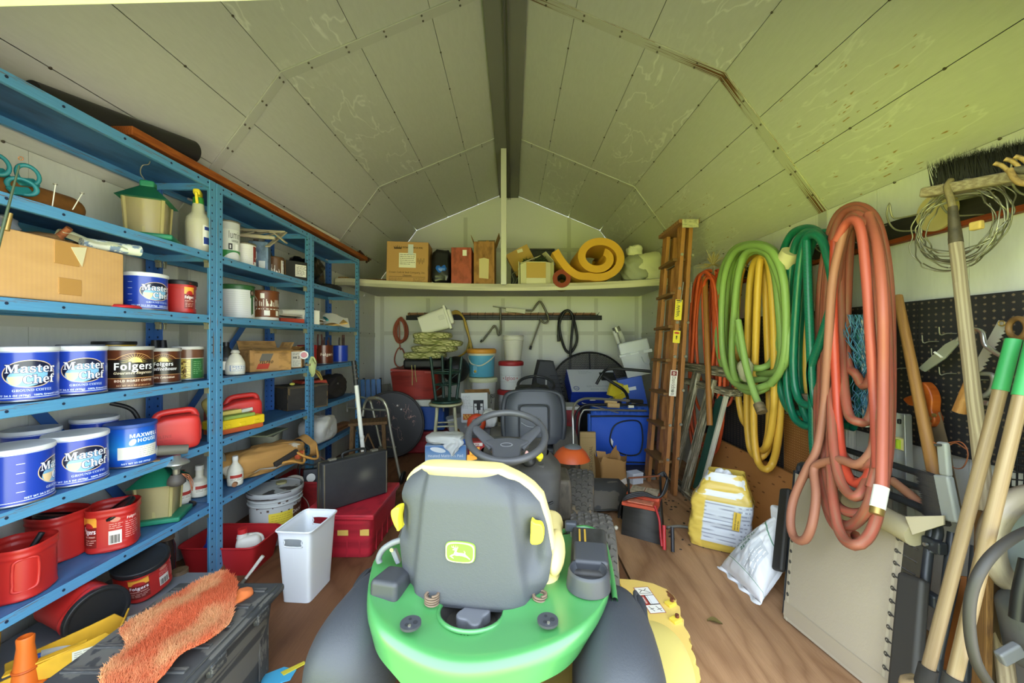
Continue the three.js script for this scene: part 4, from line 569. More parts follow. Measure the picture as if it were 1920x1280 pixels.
paintCan('small white can with brown drips down its side', onShelf(516, 1, .09), { r: .05, h: .115, map: canLabel('#e3dfd6', (g, w, h) => { g.fillStyle = '#5f4026'; for (let x = 60; x < 260; x += 10) g.fillRect(x, 0, 12, h * (.4 + .6 * hash2(x, 4))); g.fillRect(0, 0, w, 34); txt(g, '182', 340, 110, 50, '#8a2a44'); scribble(g, 290, 50, 100, 2, 16, '#333', 5); scribble(g, 290, 170, 100, 3, 18, '#777', 4); }), turn: 70, rim: MW('#5f4026', .6) });
{ const t = thing('black_carton', 'small black carton with white label and kraft end', 'carton', onShelf(552, 1, .09), .9); P(t, 'box_body', rbox(.16, .135, .11, .003), M('#23211f', .6), [0, .068, 0]); P(t, 'box_end', rbox(.003, .132, .106, .001), kraft, [-.0815, .068, 0]); P(t, 'label', new THREE.PlaneGeometry(.075, .085), MT(canvasTex(96, 112, (g) => { g.fillStyle = '#dcd7c8'; g.fillRect(0, 0, 96, 112); scribble(g, 10, 14, 76, 7, 13, '#4a463e', 4); }), .7), [.02, .07, .0562]); }
one('black_bag', 'shiny black bag end rising behind the small black carton', 'bag', blob(.16, .20, .13, .03, 4, 8), blackBag, [-1.70, SY[1] + .001, -2.63]);
// shelf 3 of the middle bay
paintCan('white paint can with green lid and long green drips', onShelf(446, 2, .12), { r: .083, h: .19, map: canLabel('#d6d7d6', (g, w, h) => { g.fillStyle = '#2c5a30'; g.fillRect(0, 0, w, 30); for (let x = 300; x < 420; x += 9) g.fillRect(x, 0, 10, h * (.3 + .7 * hash2(x, 8))); g.fillStyle = '#c3c5c5'; for (let k = 0; k < 12; k++) g.fillRect(120, 50 + k * 16, 160, 3); }), turn: 60, rim: M('#2c5a30', .5), bail: true });
paintCan('white gallon can covered in brown stain drips', onShelf(496, 2, .10), { r: .08, h: .185, map: canLabel('#e2ded2', (g, w, h) => { g.fillStyle = '#6f3d1f'; g.fillRect(0, 0, w, 60); for (let x = 0; x < w; x += 8) g.fillRect(x, 30, 9, h * (.15 + .6 * Math.pow(hash2(x, 14), 1.6))); g.fillRect(0, 130, w, 20); g.fillRect(0, 158, w, 66); g.fillStyle = '#eae6dc'; g.fillRect(160, 166, 50, 44); g.fillRect(270, 166, 40, 44); g.fillRect(330, 166, 40, 44); g.fillRect(130, 20, 34, 44); g.fillRect(360, 30, 30, 40); }), turn: 75, rim: MW('#6f3d1f', .6) });
{ const t = thing('paper_sheaf', 'bundle of cream folded paper lying above the orange tray', 'paper', onShelf(550, 2, .12).map((v, i) => v + [0, .055, 0][i]), 1.2); P(t, 'fold', surf((u, v) => [-.16 + .32 * v, .03 * Math.sin(u * PI) + .012 * v, -.06 + .12 * u], 14, 10), M('#d8d3bf', .8, { side: THREE.DoubleSide })); P(t, 'roll', rod([-.14, .02, .05], [.15, .035, .05], .02, .024), M('#dedac8', .8)); P(t, 'edge_sheet', rbox(.30, .006, .10, .002), M('#cfc9b3', .8), [.01, .0, 0]); }
{ const t = thing('plastic_tray', 'flat orange red plastic tray under the paper bundle', 'tray', onShelf(537, 2, .10), 1.2); P(t, 'tray_base', rbox(.19, .004, .12, .002), M('#c04a36', .5), [0, .003, 0]); for (const [x, z, w, d] of [[0, .058, .19, .004], [0, -.058, .19, .004], [.093, 0, .004, .12], [-.093, 0, .004, .12]]) P(t, 'tray_wall', rbox(w, .03, d, .0015), M('#c04a36', .5), [x, .016, z]); }
{ const t = thing('white_carton', 'small white carton with a blue square emblem', 'carton', onShelf(577, 2, .06), 1.0); P(t, 'box_body', rbox(.13, .105, .10, .002), M('#e0ddce', .7), [0, .053, 0]); P(t, 'emblem', new THREE.PlaneGeometry(.05, .045), MT(canvasTex(64, 56, (g) => { g.fillStyle = '#2f7aa8'; g.fillRect(0, 0, 64, 56); txt(g, 'AP', 32, 28, 34, '#e8f2f6'); }), .7), [-.02, .075, .0512]); }
{ const t = thing('tape_roll', 'roll of black tape standing on edge beside the white carton', 'tape', [-1.55, SY[2] + .066, -3.02], 1.3); P(t, 'roll', tf(lathe([[.036, -.024], [.064, -.024], [.064, .024], [.036, .024], [.036, -.024]], 36), [0, 0, 0], [PI / 2, 0, 0]), blackPlastic); P(t, 'core', tf(new THREE.CylinderGeometry(.036, .036, .05, 28, 1, true), [0, 0, 0], [PI / 2, 0, 0]), M('#8a7a60', .8, { side: THREE.DoubleSide })); }
{ const t = thing('mail_envelopes', 'heap of white and manila envelopes at the far end of the shelf', 'envelopes', [-1.60, SY[2] + .002, -3.42], .5); P(t, 'manila_envelope', rbox(.20, .012, .30, .003), M('#c8a05a', .8), [.02, .05, .05], [.3, .2, .12]); P(t, 'white_envelope', rbox(.18, .010, .30, .003), M('#e0dbc9', .8), [-.02, .085, .0], [.25, -.2, -.1]); P(t, 'white_sheet', surf((u, v) => [-.1 + .2 * u, .09 * (1 - v) + .02 * Math.sin(u * 5), .16 * v], 10, 10), M('#e4e0d0', .8, { side: THREE.DoubleSide }), [.06, .005, .04]); P(t, 'teal_stripe', rbox(.02, .013, .10, .001), M('#2f8a8a', .7), [-.02, .06, .12], [.3, .2, .12]); P(t, 'pile', rbox(.2, .035, .28, .01), M('#bdb39a', .8), [0, .018, 0]); }
// shelf 4 of the middle bay
bottle('chemical_bottle', 'black bottle with pale label just past the shelf upright', onShelf(424, 3, .13), { r: .04, h: .18, col: '#1d1c1c', cap: '#151515', band: canvasTex(64, 32, (g) => { g.fillStyle = '#dcd8cc'; g.fillRect(0, 0, 64, 32); }), turn: 60, neck: .8 });
bottle('chemical_bottle', 'white bottle with blue lettering beside the open parts carton', onShelf(441, 3, .08), { r: .047, h: .132, capR: .0, cap: null, neck: .82, band: canvasTex(256, 96, (g) => { g.fillStyle = '#e6e3d8'; g.fillRect(0, 0, 256, 96); g.strokeStyle = '#5a7aa8'; g.lineWidth = 3; g.strokeRect(90, 4, 120, 88); txt(g, 'METHOXY', 150, 26, 22, '#3f63a0'); txt(g, 'CLEANER', 150, 50, 18, '#3f63a0'); scribble(g, 102, 66, 96, 2, 10, '#7a8aa4', 3); }), turn: 60 });
one('bottle_cap', 'domed white cap on the lettered bottle', 'cap', lathe([[0, .02], [.016, .018], [.022, .008], [.022, 0], [0, 0]], 24), M('#d5d1c2', .5), onShelf(441, 3, .08).map((v, i) => v + [0, .122, 0][i]));
{ const t = thing('parts_carton', 'kraft parts carton with red and black printed logo, flaps open', 'carton', onShelf(497, 3, .11), 1.08); P(t, 'box_body', rbox(.26, .135, .14, .003), cardboard, [0, .068, 0]);
  P(t, 'printed_logo', new THREE.PlaneGeometry(.15, .10), MT(canvasTex(192, 128, (g) => { g.fillStyle = '#b58a54'; g.fillRect(0, 0, 192, 128); g.fillStyle = '#6a655c'; g.beginPath(); g.moveTo(60, 4); g.lineTo(150, 4); g.lineTo(124, 62); g.lineTo(36, 62); g.fill(); g.fillStyle = '#b8402c'; g.beginPath(); g.moveTo(30, 84); g.lineTo(122, 84); g.lineTo(106, 126); g.lineTo(14, 126); g.fill(); txt(g, 'FELPRO', 92, 72, 30, '#1c1814', { w: 'italic bold' }); }), .85), [-.03, .065, .0712]);
  P(t, 'flap', rbox(.24, .003, .07, .001), kraft, [0, .16, -.08], [1.1, 0, 0]); P(t, 'flap', rbox(.004, .075, .13, .001), kraft, [.135, .15, 0], [0, 0, -.5]); P(t, 'flap', rbox(.24, .003, .06, .001), kraft, [0, .138, .09], [.3, 0, 0]); }
for (const [i, px] of [546, 569].entries()) { const t = thing('small_carton', i ? 'small carton with white label HK 6, nearer the red flashlight' : 'small carton with white label HK 2, beside the kraft parts carton', 'carton', onShelf(px, 3, .10), 1.05); P(t, 'box_body', rbox(.09, .125, .12, .002), cardboard, [0, .063, 0]); P(t, 'label', new THREE.PlaneGeometry(.07, .11), MT(canvasTex(80, 128, (g) => { g.fillStyle = '#e9e4d4'; g.fillRect(0, 0, 80, 128); txt(g, i ? 'HK 6' : 'HK 2', 40, 50, 26, '#1c1a18'); scribble(g, 14, 14, 54, 2, 10, '#777', 3); scribble(g, 12, 76, 58, 4, 12, '#888', 3); }), .7), [0, .062, .0608]); P(t, 'flap', rbox(.09, .003, .05, .001), kraft, [0, .14, .03], [-.5, 0, 0]); }
{ const t = thing('hand_lamp', 'red handheld lamp on top of the pale green cord hank', 'lamp', [-1.50, SY[3] + .085, -2.86], .35); P(t, 'barrel', rod([-.02, 0, -.05], [0, .008, .05], .019, .026, 20), M('#c4342a', .4)); P(t, 'bezel', rod([0, .008, .05], [.0015, .0085, .062], .029, .029, 24), M('#dcdcd6', .4)); P(t, 'lens', rod([.0015, .0085, .0615], [.002, .0087, .065], .02, .02, 20), M('#b04a3c', .2)); }
{ const t = thing('cord_hank', 'pale green cord hank hanging off the shelf edge with loose ends', 'cord', [-1.475, SY[3] + .03, -2.89], 0), m = M('#bcc48a', .75);
  for (let k = 0; k < 6; k++) { const a = k * .5; P(t, 'cord_loop', tube(Array.from({ length: 16 }, (_, i) => { const b = i / 16 * 2 * PI; return [.03 * Math.cos(b) * Math.cos(a) + .012, -.02 + .055 * Math.sin(b) + .006 * k - .02, .042 * Math.cos(b) * Math.sin(a + .6)]; }), .0065, 40, 6, true), m); }
  P(t, 'cord_end', tube([[.02, -.06, -.02], [.03, -.09, -.05], [.035, -.13, -.09]], .006, 14, 6), MW('#b39c4a', .7)); P(t, 'cord_end', tube([[.02, -.05, -.03], [.03, -.08, -.075], [.033, -.13, -.11]], .006, 14, 6), MW('#b39c4a', .7)); P(t, 'band', tf(new THREE.TorusGeometry(.05, .008, 8, 28), [0.005, .0, 0], [PI / 2 + .2, 0, 0], [.6, 1, 1]), M('#8a7c5c', .7)); }
// shelf 5 of the middle bay
{ const t = thing('sander_case', 'yellow tool case with an orange underside and a palm sander on it', 'tool case', [-1.545, SY[4] + .002, -2.20], 1.2), ym = M('#e6c423', .45); P(t, 'case_base', rbox(.26, .03, .11, .008), M('#b9552a', .5), [.0, .016, 0]); P(t, 'case_lid', rbox(.27, .05, .12, .01), ym, [0, .052, 0]); for (const x of [-.08, 0, .08]) P(t, 'latch', rbox(.03, .02, .008, .003), ym, [x, .045, .063]); }
{ const t = thing('palm_sander', 'cream sanding block with green pad lying on the yellow case', 'sander', [-1.55, SY[4] + .08, -2.16], 1.2); P(t, 'green_pad', rbox(.17, .018, .06, .004), M('#8fa64a', .7), [.03, .009, .02]); P(t, 'cream_block', rbox(.16, .022, .05, .005), M('#d8c46a', .5), [-.01, .03, -.02]); P(t, 'white_plate', rbox(.10, .02, .05, .003), M('#d4d2c4', .5), [.09, .025, -.03], [0, 0, .1]); P(t, 'knob', cyl(.02, .018, .03, 20), M('#a3703c', .5), [-.09, .01, .045]); P(t, 'motor_body', lump(tf(new THREE.CapsuleGeometry(.035, .05, 8, 18), [-.07, .065, -.03], [0, 0, .4]), .004, 30), M('#b5a25a', .5)); }
{ const t = thing('black_case', 'black worn wooden box in the middle bay between gas can and red toolbox', 'box', onShelf(566, 4, .11), .96); P(t, 'body', rbox(.30, .165, .20, .004), MT(dataTex(64, 64, (x, y) => { const e = Math.min(x, 1 - x, y, 1 - y), n = fbm(x * 5, y * 5, 3, 3); return e < .04 && n > .4 ? [104, 84, 52] : [40 + 20 * n, 36 + 18 * n, 32 + 14 * n]; }), .75), [0, .083, 0]); P(t, 'lid', rbox(.30, .012, .20, .003), MW('#4a4436', .8), [0, .171, 0]); P(t, 'yellow_tag', tf(sph(.012, 10), [-.10, .19, .06], [0, 0, 0], [1.6, .8, .8]), M('#d8d060', .6)); }
// lowest shelf of the middle bay
{ const bagTex = dataTex(128, 128, (x, y) => { const n = fbm(x * 5, y * 5, 44, 4, 5), p = fbm(x * 11, y * 4, 8, 3, 11) > .58 && y > .35 && y < .8; return p ? [196, 186, 168] : [160 + 40 * n, 116 + 36 * n, 60 + 24 * n]; });
  const t = thing('paper_bag', 'crumpled brown paper bag with white print lying on the lowest shelf', 'paper bag', [-1.545, SY[5] + .002, -2.46], 1.15); P(t, 'bag_body', blob(.50, .15, .21, .05, 5, 12, .5), MT(bagTex, .85)); P(t, 'bag_mouth', surf((u, v) => { const a = u * 2 * PI; return [.24 + .05 * v, .075 + (.06 + .02 * v) * Math.sin(a) + .006 * Math.sin(a * 5), (.11 + .01 * v) * Math.cos(a)]; }, 40, 4), M('#a97c40', .85, { side: THREE.DoubleSide })); for (const s of [0, 1]) P(t, 'bag_handle', tube([[.12, .10 - s * .05, .12], [.16, .06, .17], [.24, .03, .175], [.28, .09, .12]].map(([x, y, z]) => [x - s * .1, y, z]), .008, 24, 5), M('#c08a3e', .8)); P(t, 'red_item', rbox(.06, .03, .03, .004), M('#c65a30', .6), [.15, .07, .125], [0, .2, .3]); P(t, 'dark_contents', rbox(.16, .03, .03, .006), M('#2c2622', .8), [.06, .075, .12], [0, 0, .3]); }
{ const t = thing('clear_tub', 'cloudy clear plastic tub behind the paper bag', 'tub', [-1.69, SY[5] + .002, -2.72]); P(t, 'tub_body', tf(new THREE.CylinderGeometry(.10, .085, .17, 4, 1), [0, .086, 0], [0, PI / 4, 0], [1, 1, 1.6]), M('#a9a88c', .35, { transparent: true, opacity: .75 })); P(t, 'tub_lid', rbox(.16, .012, .25, .004), M('#9a9f7c', .4), [0, .176, 0]); }
// ---------- far bay ----------
one('black_bag', 'glossy black trash bag on the far bay near the gable', 'bag', blob(.22, .22, .24, .05, 5, 17), blackBag, [-1.61, SY[1] + .002, -3.10]);
one('black_cloth', 'flat black folded cloth beside the glossy trash bag', 'cloth', blob(.2, .06, .30, .02, 4, 19), M('#191a1a', .8), [-1.62, SY[1] + .002, -3.45]);
{ const t = tub('plain red plastic tub between the cord hank and the tools can', [-1.62, SY[3] + .001, -3.12], { r: .068, h: .16, lid: false, turn: 200 }); }
{ const c1 = can('tool_can', 'brown coffee can full of old tools on the far bay', 'can', [-1.59, SY[3] + .001, -3.33], { r: .075, h: .16, map: canLabel('#5f2c1a', (g, w, h) => { g.fillStyle = '#7c3c22'; g.fillRect(200, 0, 60, h); txt(g, 'Folgers', w / 2, 128, 52, '#efe2d0'); }), lid: null, turn: 48 });
  const c2 = can('tool_can', 'blue coffee can of tools at the far post', 'can', [-1.57, SY[3] + .001, -3.60], { r: .068, h: .155, body: M('#1f3ea8', .3), lid: null });
  for (const [cx, cz, n] of [[-1.59, -3.33, 3], [-1.57, -3.60, 2]]) for (let k = 0; k < n; k++) { const a = rr(0, 6), p = thing('pliers', (n === 3 ? 'rusty pliers standing in the brown tool can, ' + ['tallest', 'middle', 'shortest'][k] : 'dark pliers standing in the blue can, ' + ['taller', 'shorter'][k]), 'pliers', [cx + .03 * Math.cos(a), SY[3] + .03, cz + .03 * Math.sin(a)], a), L = .22 - .025 * k; for (const s of [-1, 1]) P(p, 'handle', tube([[0, 0, 0], [s * .012, L * .4, 0], [s * .02, L * .75, 0], [s * .016, L, 0]], .006, 14, 6), MW(k % 2 ? '#3a2c2c' : '#5a2a20', .6)); } }
{ const t = thing('red_toolbox', 'red plastic toolbox on the far bay beside the black box', 'toolbox', [-1.60, SY[4] + .002, -3.12], .9); P(t, 'body', rbox(.22, .15, .17, .014), M('#b8442e', .55), [0, .075, 0]); P(t, 'lid', tf(ext([[-.11, 0], [.11, 0], [.09, .045], [-.09, .045]], .17, .004), [0, .15, -.085]), M('#b8442e', .55)); }
{ const t = thing('dark_bundle', 'dark bundle on the far bay with a shiny cap', 'bundle', [-1.62, SY[4] + .002, -3.52]); P(t, 'bundle', blob(.2, .2, .3, .03, 4, 23), M('#2a241f', .85)); P(t, 'shiny_cap', tf(cyl(.02, .02, .015, 16), [.09, .12, .06], [0, 0, 1.2]), chrome); }
{ const t = thing('white_cloth_bag', 'white cloth bag tied in bands on the lowest far shelf', 'bag', [-1.555, SY[5] + .002, -3.17], 0); P(t, 'bag', blob(.22, .2, .30, .025, 4, 29), M('#cbc8bd', .75)); for (const z of [-.06, .0, .05]) P(t, 'tie_band', tf(new THREE.TorusGeometry(.098, .004, 6, 30), [0, .1, z], [0, 0, 0], [1.05, 1, 1]), M('#a9a698', .7)); }
for (let k = 0; k < 3; k++) one('wood_offcut', ['upper brown plank offcut behind the white cloth bag', 'middle brown plank offcut behind the white cloth bag', 'lowest brown plank offcut behind the white cloth bag'][k], 'wood offcut', rbox(.07, .025, .38, .003), MT(oakTex, .75), [-1.60 + (k % 2) * .03, SY[5] + .09 - k * .03 - .06 + .0, -3.58 + k * .01], [.0, .1 * k - .1, 0]);
one('small_brick', 'little red brown block on the lowest far shelf before the cloth bag', 'block', rbox(.05, .035, .06, .004), MW('#7a5a3c', .8), [-1.52, SY[5] + .02, -2.98]);
// ---------- on the floor under and beside the shelving ----------
{ const t = thing('storage_tote', 'dusty black storage tote with ribbed lid under the orange shaggy mat', 'tote', [-1.03, 0, -1.17]), m = MT(dataTex(128, 128, (x, y) => { const n = fbm(x * 6, y * 6, 27, 4, 6); return n > .6 ? [92, 90, 84] : [48 + 16 * n, 49 + 16 * n, 50 + 14 * n]; }), .65);
  P(t, 'tote_body', surf((u, v) => { const a = u * 2 * PI, e = (c) => Math.sign(c) * Math.pow(Math.abs(c), .22), k = .88 + .12 * v; return [.18 * k * e(Math.cos(a)), .002 + .285 * v, .27 * k * e(Math.sin(a))]; }, 48, 6), m); P(t, 'tote_lid', rbox(.39, .03, .57, .012), m, [0, .30, 0]); P(t, 'lid_rim', rbox(.36, .012, .53, .006), m, [0, .317, 0]);
  for (let k = 0; k < 6; k++) P(t, 'lid_rib', rbox(.33, .008, .02, .003), m, [0, .325, -.22 + k * .085]); for (const z of [-.15, .05]) P(t, 'lid_clasp', rbox(.02, .035, .06, .005), m, [.192, .285, z]); for (const z of [-.2, .08]) P(t, 'side_groove', rbox(.006, .2, .05, .002), m, [.168, .14, z]); }
{ const t = thing('shaggy_mat', 'orange shaggy bath mat draped over the black tote', 'mat', [0, 0, 0]);
  const out = [[415, 1082], [440, 1086], [441, 1128], [430, 1170], [386, 1214], [345, 1236], [300, 1280], [240, 1330], [190, 1300], [196, 1262], [238, 1214], [226, 1190], [282, 1150], [335, 1116]].map(([x, y]) => { const p = atY(x, y, .335); return [p.x, p.z]; });
  const sm = new THREE.CatmullRomCurve3(out.map(([x, z]) => new V3(x, 0, z)), true).getPoints(60), cx = sm.reduce((s, p) => s + p.x, 0) / 61, cz = sm.reduce((s, p) => s + p.z, 0) / 61;
  const hgt = (x, z) => .345 + .016 * fbm(x * 9, z * 9, 66, 3) + .012 * Math.sin((x * .6 + z) * 26) * .6 - Math.max(0, x + .87) * .5;
  P(t, 'backing', surf((u, v) => { const i = Math.min(59, Math.floor(u * 60)), p = sm[i].clone().lerp(sm[i + 1], u * 60 - i), k = 1 - v; const x = cx + (p.x - cx) * k, z = cz + (p.z - cz) * k; return [x, hgt(x, z) - .004, z]; }, 90, 24), M('#c4622a', .95, { side: THREE.DoubleSide }));
  const inside = (x, z) => { let c = false; for (let i = 0, j = sm.length - 2; i < sm.length - 1; j = i++) if ((sm[i].z > z) !== (sm[j].z > z) && x < (sm[j].x - sm[i].x) * (z - sm[i].z) / (sm[j].z - sm[i].z) + sm[i].x) c = !c; return c; };
  const N = 16000, im = new THREE.InstancedMesh(new THREE.ConeGeometry(.0017, .014, 4, 1).translate(0, .007, 0), M('#ffffff', .9), N), m4 = new THREE.Matrix4(), q = new THREE.Quaternion(), col = new THREE.Color(); let k = 0;
  while (k < N) { const x = rr(cx - .3, cx + .3), z = rr(cz - .45, cz + .4); if (!inside(x, z)) continue; q.setFromEuler(new THREE.Euler(rr(-.9, .9), rr(0, 6), rr(-.9, .9))); m4.compose(new V3(x, hgt(x, z) - .004, z), q, new V3(1, rr(.7, 1.3), 1)); im.setMatrixAt(k, m4); const f = fbm(x * 14, z * 9, 12, 3); { const h = Math.min(1, Math.max(0, (f - .36) * 4)); col.setRGB(.62 + .06 * h, .13 + .20 * h, .045 + .10 * h); }; im.setColorAt(k, col); k++; }
  im.name = 'pile'; im.castShadow = im.receiveShadow = true; stuff(im); t.add(im);
  P(t, 'corner_flap', lump(tf(sph(.045, 18), atY(452, 1116, .33), [0, 0, 0], [.7, .4, 1.0]), .012, 40, 2), M('#d8743a', .95)); }
tub('red coffee tub lying on its side under the shelf, black lid facing out', [-1.60, .275, -1.42], { r: .083, h: .20, turn: 0, lay: [1.60, 1.2] });
tub('red coffee tub with black lid tipped back under the lowest shelf', [-1.49, .205, -1.60], { r: .085, h: .13, tilt: [.3, .6, -.12] });
for (const [i, [x, z, r, h]] of [[-1.58, -1.80, .036, .34], [-1.46, -1.735, .034, .20]].entries()) { const j = thing('glass_jar', i ? 'short dark glass jar with rusty lid beside the tipped red tub' : 'tall dark glass jar with rusty lid behind the tipped red tub', 'jar', [x, 0, z]); P(j, 'jar_glass', lathe([[0, .001], [r, .001], [r, h * .78], [r * .8, h * .86], [r * .8, h * .9]], 28), M('#2a2420', .25)); P(j, 'jar_lid', cyl(r * .9, r * .88, .022, 28), MW('#6f5a44', .6), [0, h * .88, 0]); }
{ const t = thing('metal_sheet', 'dusty grey metal sheet lying flat under the red tubs', 'metal sheet', [-1.50, .18, -1.43], .0); P(t, 'sheet', rbox(.44, .006, .62, .002), M('#8b8f96', .5, { metalness: .4 })); P(t, 'base_box', rbox(.45, .172, .63, .006), MW('#3a3634', .8), [0, -.091, 0]); }
{ const t = thing('caulk_gun', 'pale grey tool with bright blue ends lying before the red tub', 'tool', [-1.40, .21, -1.33], -.75); P(t, 'barrel', tf(cyl(.022, .022, .22, 20), [0, 0, -.1], [PI / 2, 0, 0]), M('#9a9a94', .5)); P(t, 'blue_grip', tf(rbox(.04, .035, .10, .008), [0, 0, -.15]), M('#2a54b0', .5)); P(t, 'blue_tip', tf(rbox(.035, .03, .06, .008), [0, 0, .14]), M('#2a54b0', .5)); }
{ const ym = MW('#e0ae2c', .5), t = thing('ramp_stand', 'yellow steel ramp stand with a white instruction sticker', 'ramp', [-1.40, .187, -1.235], .6); t.scale.setScalar(.85); P(t, 'side_plate', tf(ext([[-.16, -.05], [.15, -.05], [.15, .02], [.12, .05], [.05, .03], [-.16, -.02]], .005), [0, .06, .06]), ym); P(t, 'side_plate', tf(ext([[-.16, -.05], [.15, -.05], [.15, .02], [.12, .05], [.05, .03], [-.16, -.02]], .005), [0, .06, -.06]), ym); P(t, 'end_plate', rbox(.006, .11, .13, .002), ym, [.15, .06, 0], [0, 0, -.2]); P(t, 'top_bar', rbox(.2, .006, .03, .002), ym, [-.03, .075, .05], [0, 0, .15]); P(t, 'sticker', new THREE.PlaneGeometry(.11, .05), MT(canvasTex(128, 64, (g) => { g.fillStyle = '#d8d4c6'; g.fillRect(0, 0, 128, 64); scribble(g, 6, 8, 116, 6, 9, '#8a867c', 3); }), .7), [.09, .05, .0665]);
  const u = thing('ramp_stand', 'yellow steel plate standing on edge at the shelf foot by the orange cone', 'ramp', [-1.60, .185, -1.19], .35); u.scale.setScalar(.62); P(u, 'plate', tf(ext([[-.06, 0], [.06, 0], [.07, .21], [-.03, .19]], .006), [0, .0, 0]), ym); P(u, 'flange', rbox(.13, .03, .05, .003), ym, [0, .02, .03]);
  const c = thing('orange_cone', 'small orange plastic cone at the corner beside the yellow plate', 'cone', [-1.43, .187, -1.16]); c.scale.setScalar(.6); P(c, 'cone', lathe([[.075, 0], [.075, .014], [.05, .02], [.03, .2], [.032, .24], [.026, .245]], 28), M('#dd6a1e', .5, { side: THREE.DoubleSide })); P(c, 'collar', tf(new THREE.TorusGeometry(.042, .006, 8, 24), [0, .09, 0], [PI / 2, 0, 0]), M('#c4591a', .5)); }
{ const t = thing('square_tub', 'red rectangular tub on the floor behind the shelf upright, funnel inside', 'tub', [-1.51, 0, -2.135]), m = M('#b8262a', .45, { side: THREE.DoubleSide }); P(t, 'tub_body', surf((u, v) => { const a = u * 2 * PI, e = (c) => Math.sign(c) * Math.pow(Math.abs(c), .25), k = .84 + .16 * v; return [.20 * k * e(Math.cos(a)), .001 + .15 * v, .135 * k * e(Math.sin(a))]; }, 48, 6), m); P(t, 'tub_rim', tf(tube(Array.from({ length: 24 }, (_, i) => { const a = i / 24 * 2 * PI, e = (c) => Math.sign(c) * Math.pow(Math.abs(c), .25); return [.202 * e(Math.cos(a)), .15, .137 * e(Math.sin(a))]; }), .005, 96, 6, true)), m); P(t, 'tub_bottom', rbox(.32, .004, .21, .001), m, [0, .004, 0]);
  one('funnel', 'bright blue plastic funnel standing upside down in the red tub', 'funnel', lathe([[.085, 0], [.088, .002], [.02, .11], [.014, .165], [.010, .165], [.016, .11], [.083, 0]], 32), M('#2148c4', .4), [-1.62, .012, -2.12]);
  const j = thing('jug', 'white plastic jug with red cap in the red tub', 'jug', [-1.42, .01, -2.13], .5); P(j, 'body', blob(.12, .15, .09, .004, 3, 4, .5), M('#dedbd0', .45)); P(j, 'neck', cyl(.026, .02, .03, 20), M('#dedbd0', .45), [-.03, .14, 0]); P(j, 'cap', cyl(.024, .022, .024, 20), M('#c8282a', .4), [-.03, .165, 0]); P(j, 'handle', tube([[.0, .145, 0], [.05, .135, 0], [.066, .09, 0], [.06, .05, 0]], .011, 20, 8), M('#dedbd0', .45));
  const pb = thing('paint_brush', 'white handled brush leaning out of the red tub', 'brush', [0, 0, 0]); P(pb, 'handle', rod([-1.315, .03, -1.95], [-1.255, .12, -1.99], .007, .009), M('#e3ded0', .5)); P(pb, 'ferrule', rod([-1.335, .004, -1.937], [-1.315, .03, -1.95], .009), dullSteel);
  one('scraper_steel', 'rusty brown flat blade standing by the foot of the shelf upright', 'blade', ext([[-.012, 0], [.014, 0], [.02, .14], [.008, .16], [-.006, .12]], .004), rustMat, [-1.40, 0, -1.84], [0, .4, -.25]); }
{ const bt = canvasTex(1024, 384, (g) => { g.fillStyle = '#b9bcb8'; g.fillRect(0, 0, 1024, 384); g.fillStyle = '#4a3626'; for (let i = 0; i < 60; i++) g.fillRect(hash2(i, 1) * 1024, 40 + hash2(i, 2) * 100, 5 + 12 * hash2(i, 4), 4 + 14 * hash2(i, 3)); g.fillStyle = '#e4cf44'; g.fillRect(380, 130, 170, 120); g.fillStyle = '#5a3f2c'; g.fillRect(540, 110, 170, 120); txt(g, 'DeckOver', 620, 158, 40, '#f0ece0', { w: '' }); txt(g, 'WOOD & CONCRETE', 622, 200, 13, '#e8d94a'); scribble(g, 396, 150, 140, 5, 18, '#b7a22c', 4); g.fillStyle = '#1e1c1a'; g.fillRect(530, 230, 190, 140); g.fillStyle = '#e0d23e'; g.fillRect(540, 250, 170, 80); txt(g, 'Prolongs wood', 620, 276, 18, '#2a2618'); txt(g, 'protection', 620, 300, 18, '#2a2618'); });
  const t = thing('paint_bucket', 'five gallon deck coating bucket with yellow and brown label, paint spattered lid', 'bucket', [-1.455, 0, -2.43], 62 * D); P(t, 'body', tf(new THREE.CylinderGeometry(.142, .13, .29, 48, 1, true), [0, .146, 0], [0, PI, 0]), MT(bt, .5)); for (const y of [.235, .262]) P(t, 'body_ring', tf(new THREE.TorusGeometry(.143, .006, 8, 48), [0, y, 0], [PI / 2, 0, 0]), M('#b9bcb8', .5)); P(t, 'lid', lathe([[.142, .275], [.153, .277], [.155, .30], [.150, .312], [.14, .31], [.134, .302], [0, .302]], 48), MT(dataTex(128, 128, (x, y) => fbm(x * 7, y * 7, 73, 4) > .56 ? [70, 66, 62] : [168, 170, 168]), .5)); P(t, 'spout_plug', cyl(.03, .03, .012, 24), M('#8a8458', .5), [.06, .302, -.04]); P(t, 'bail', tube([[.14, .23, 0], [.17, .16, .06], [.14, .09, .12], [.04, .06, .17]], .003, 24, 6), dullSteel); }
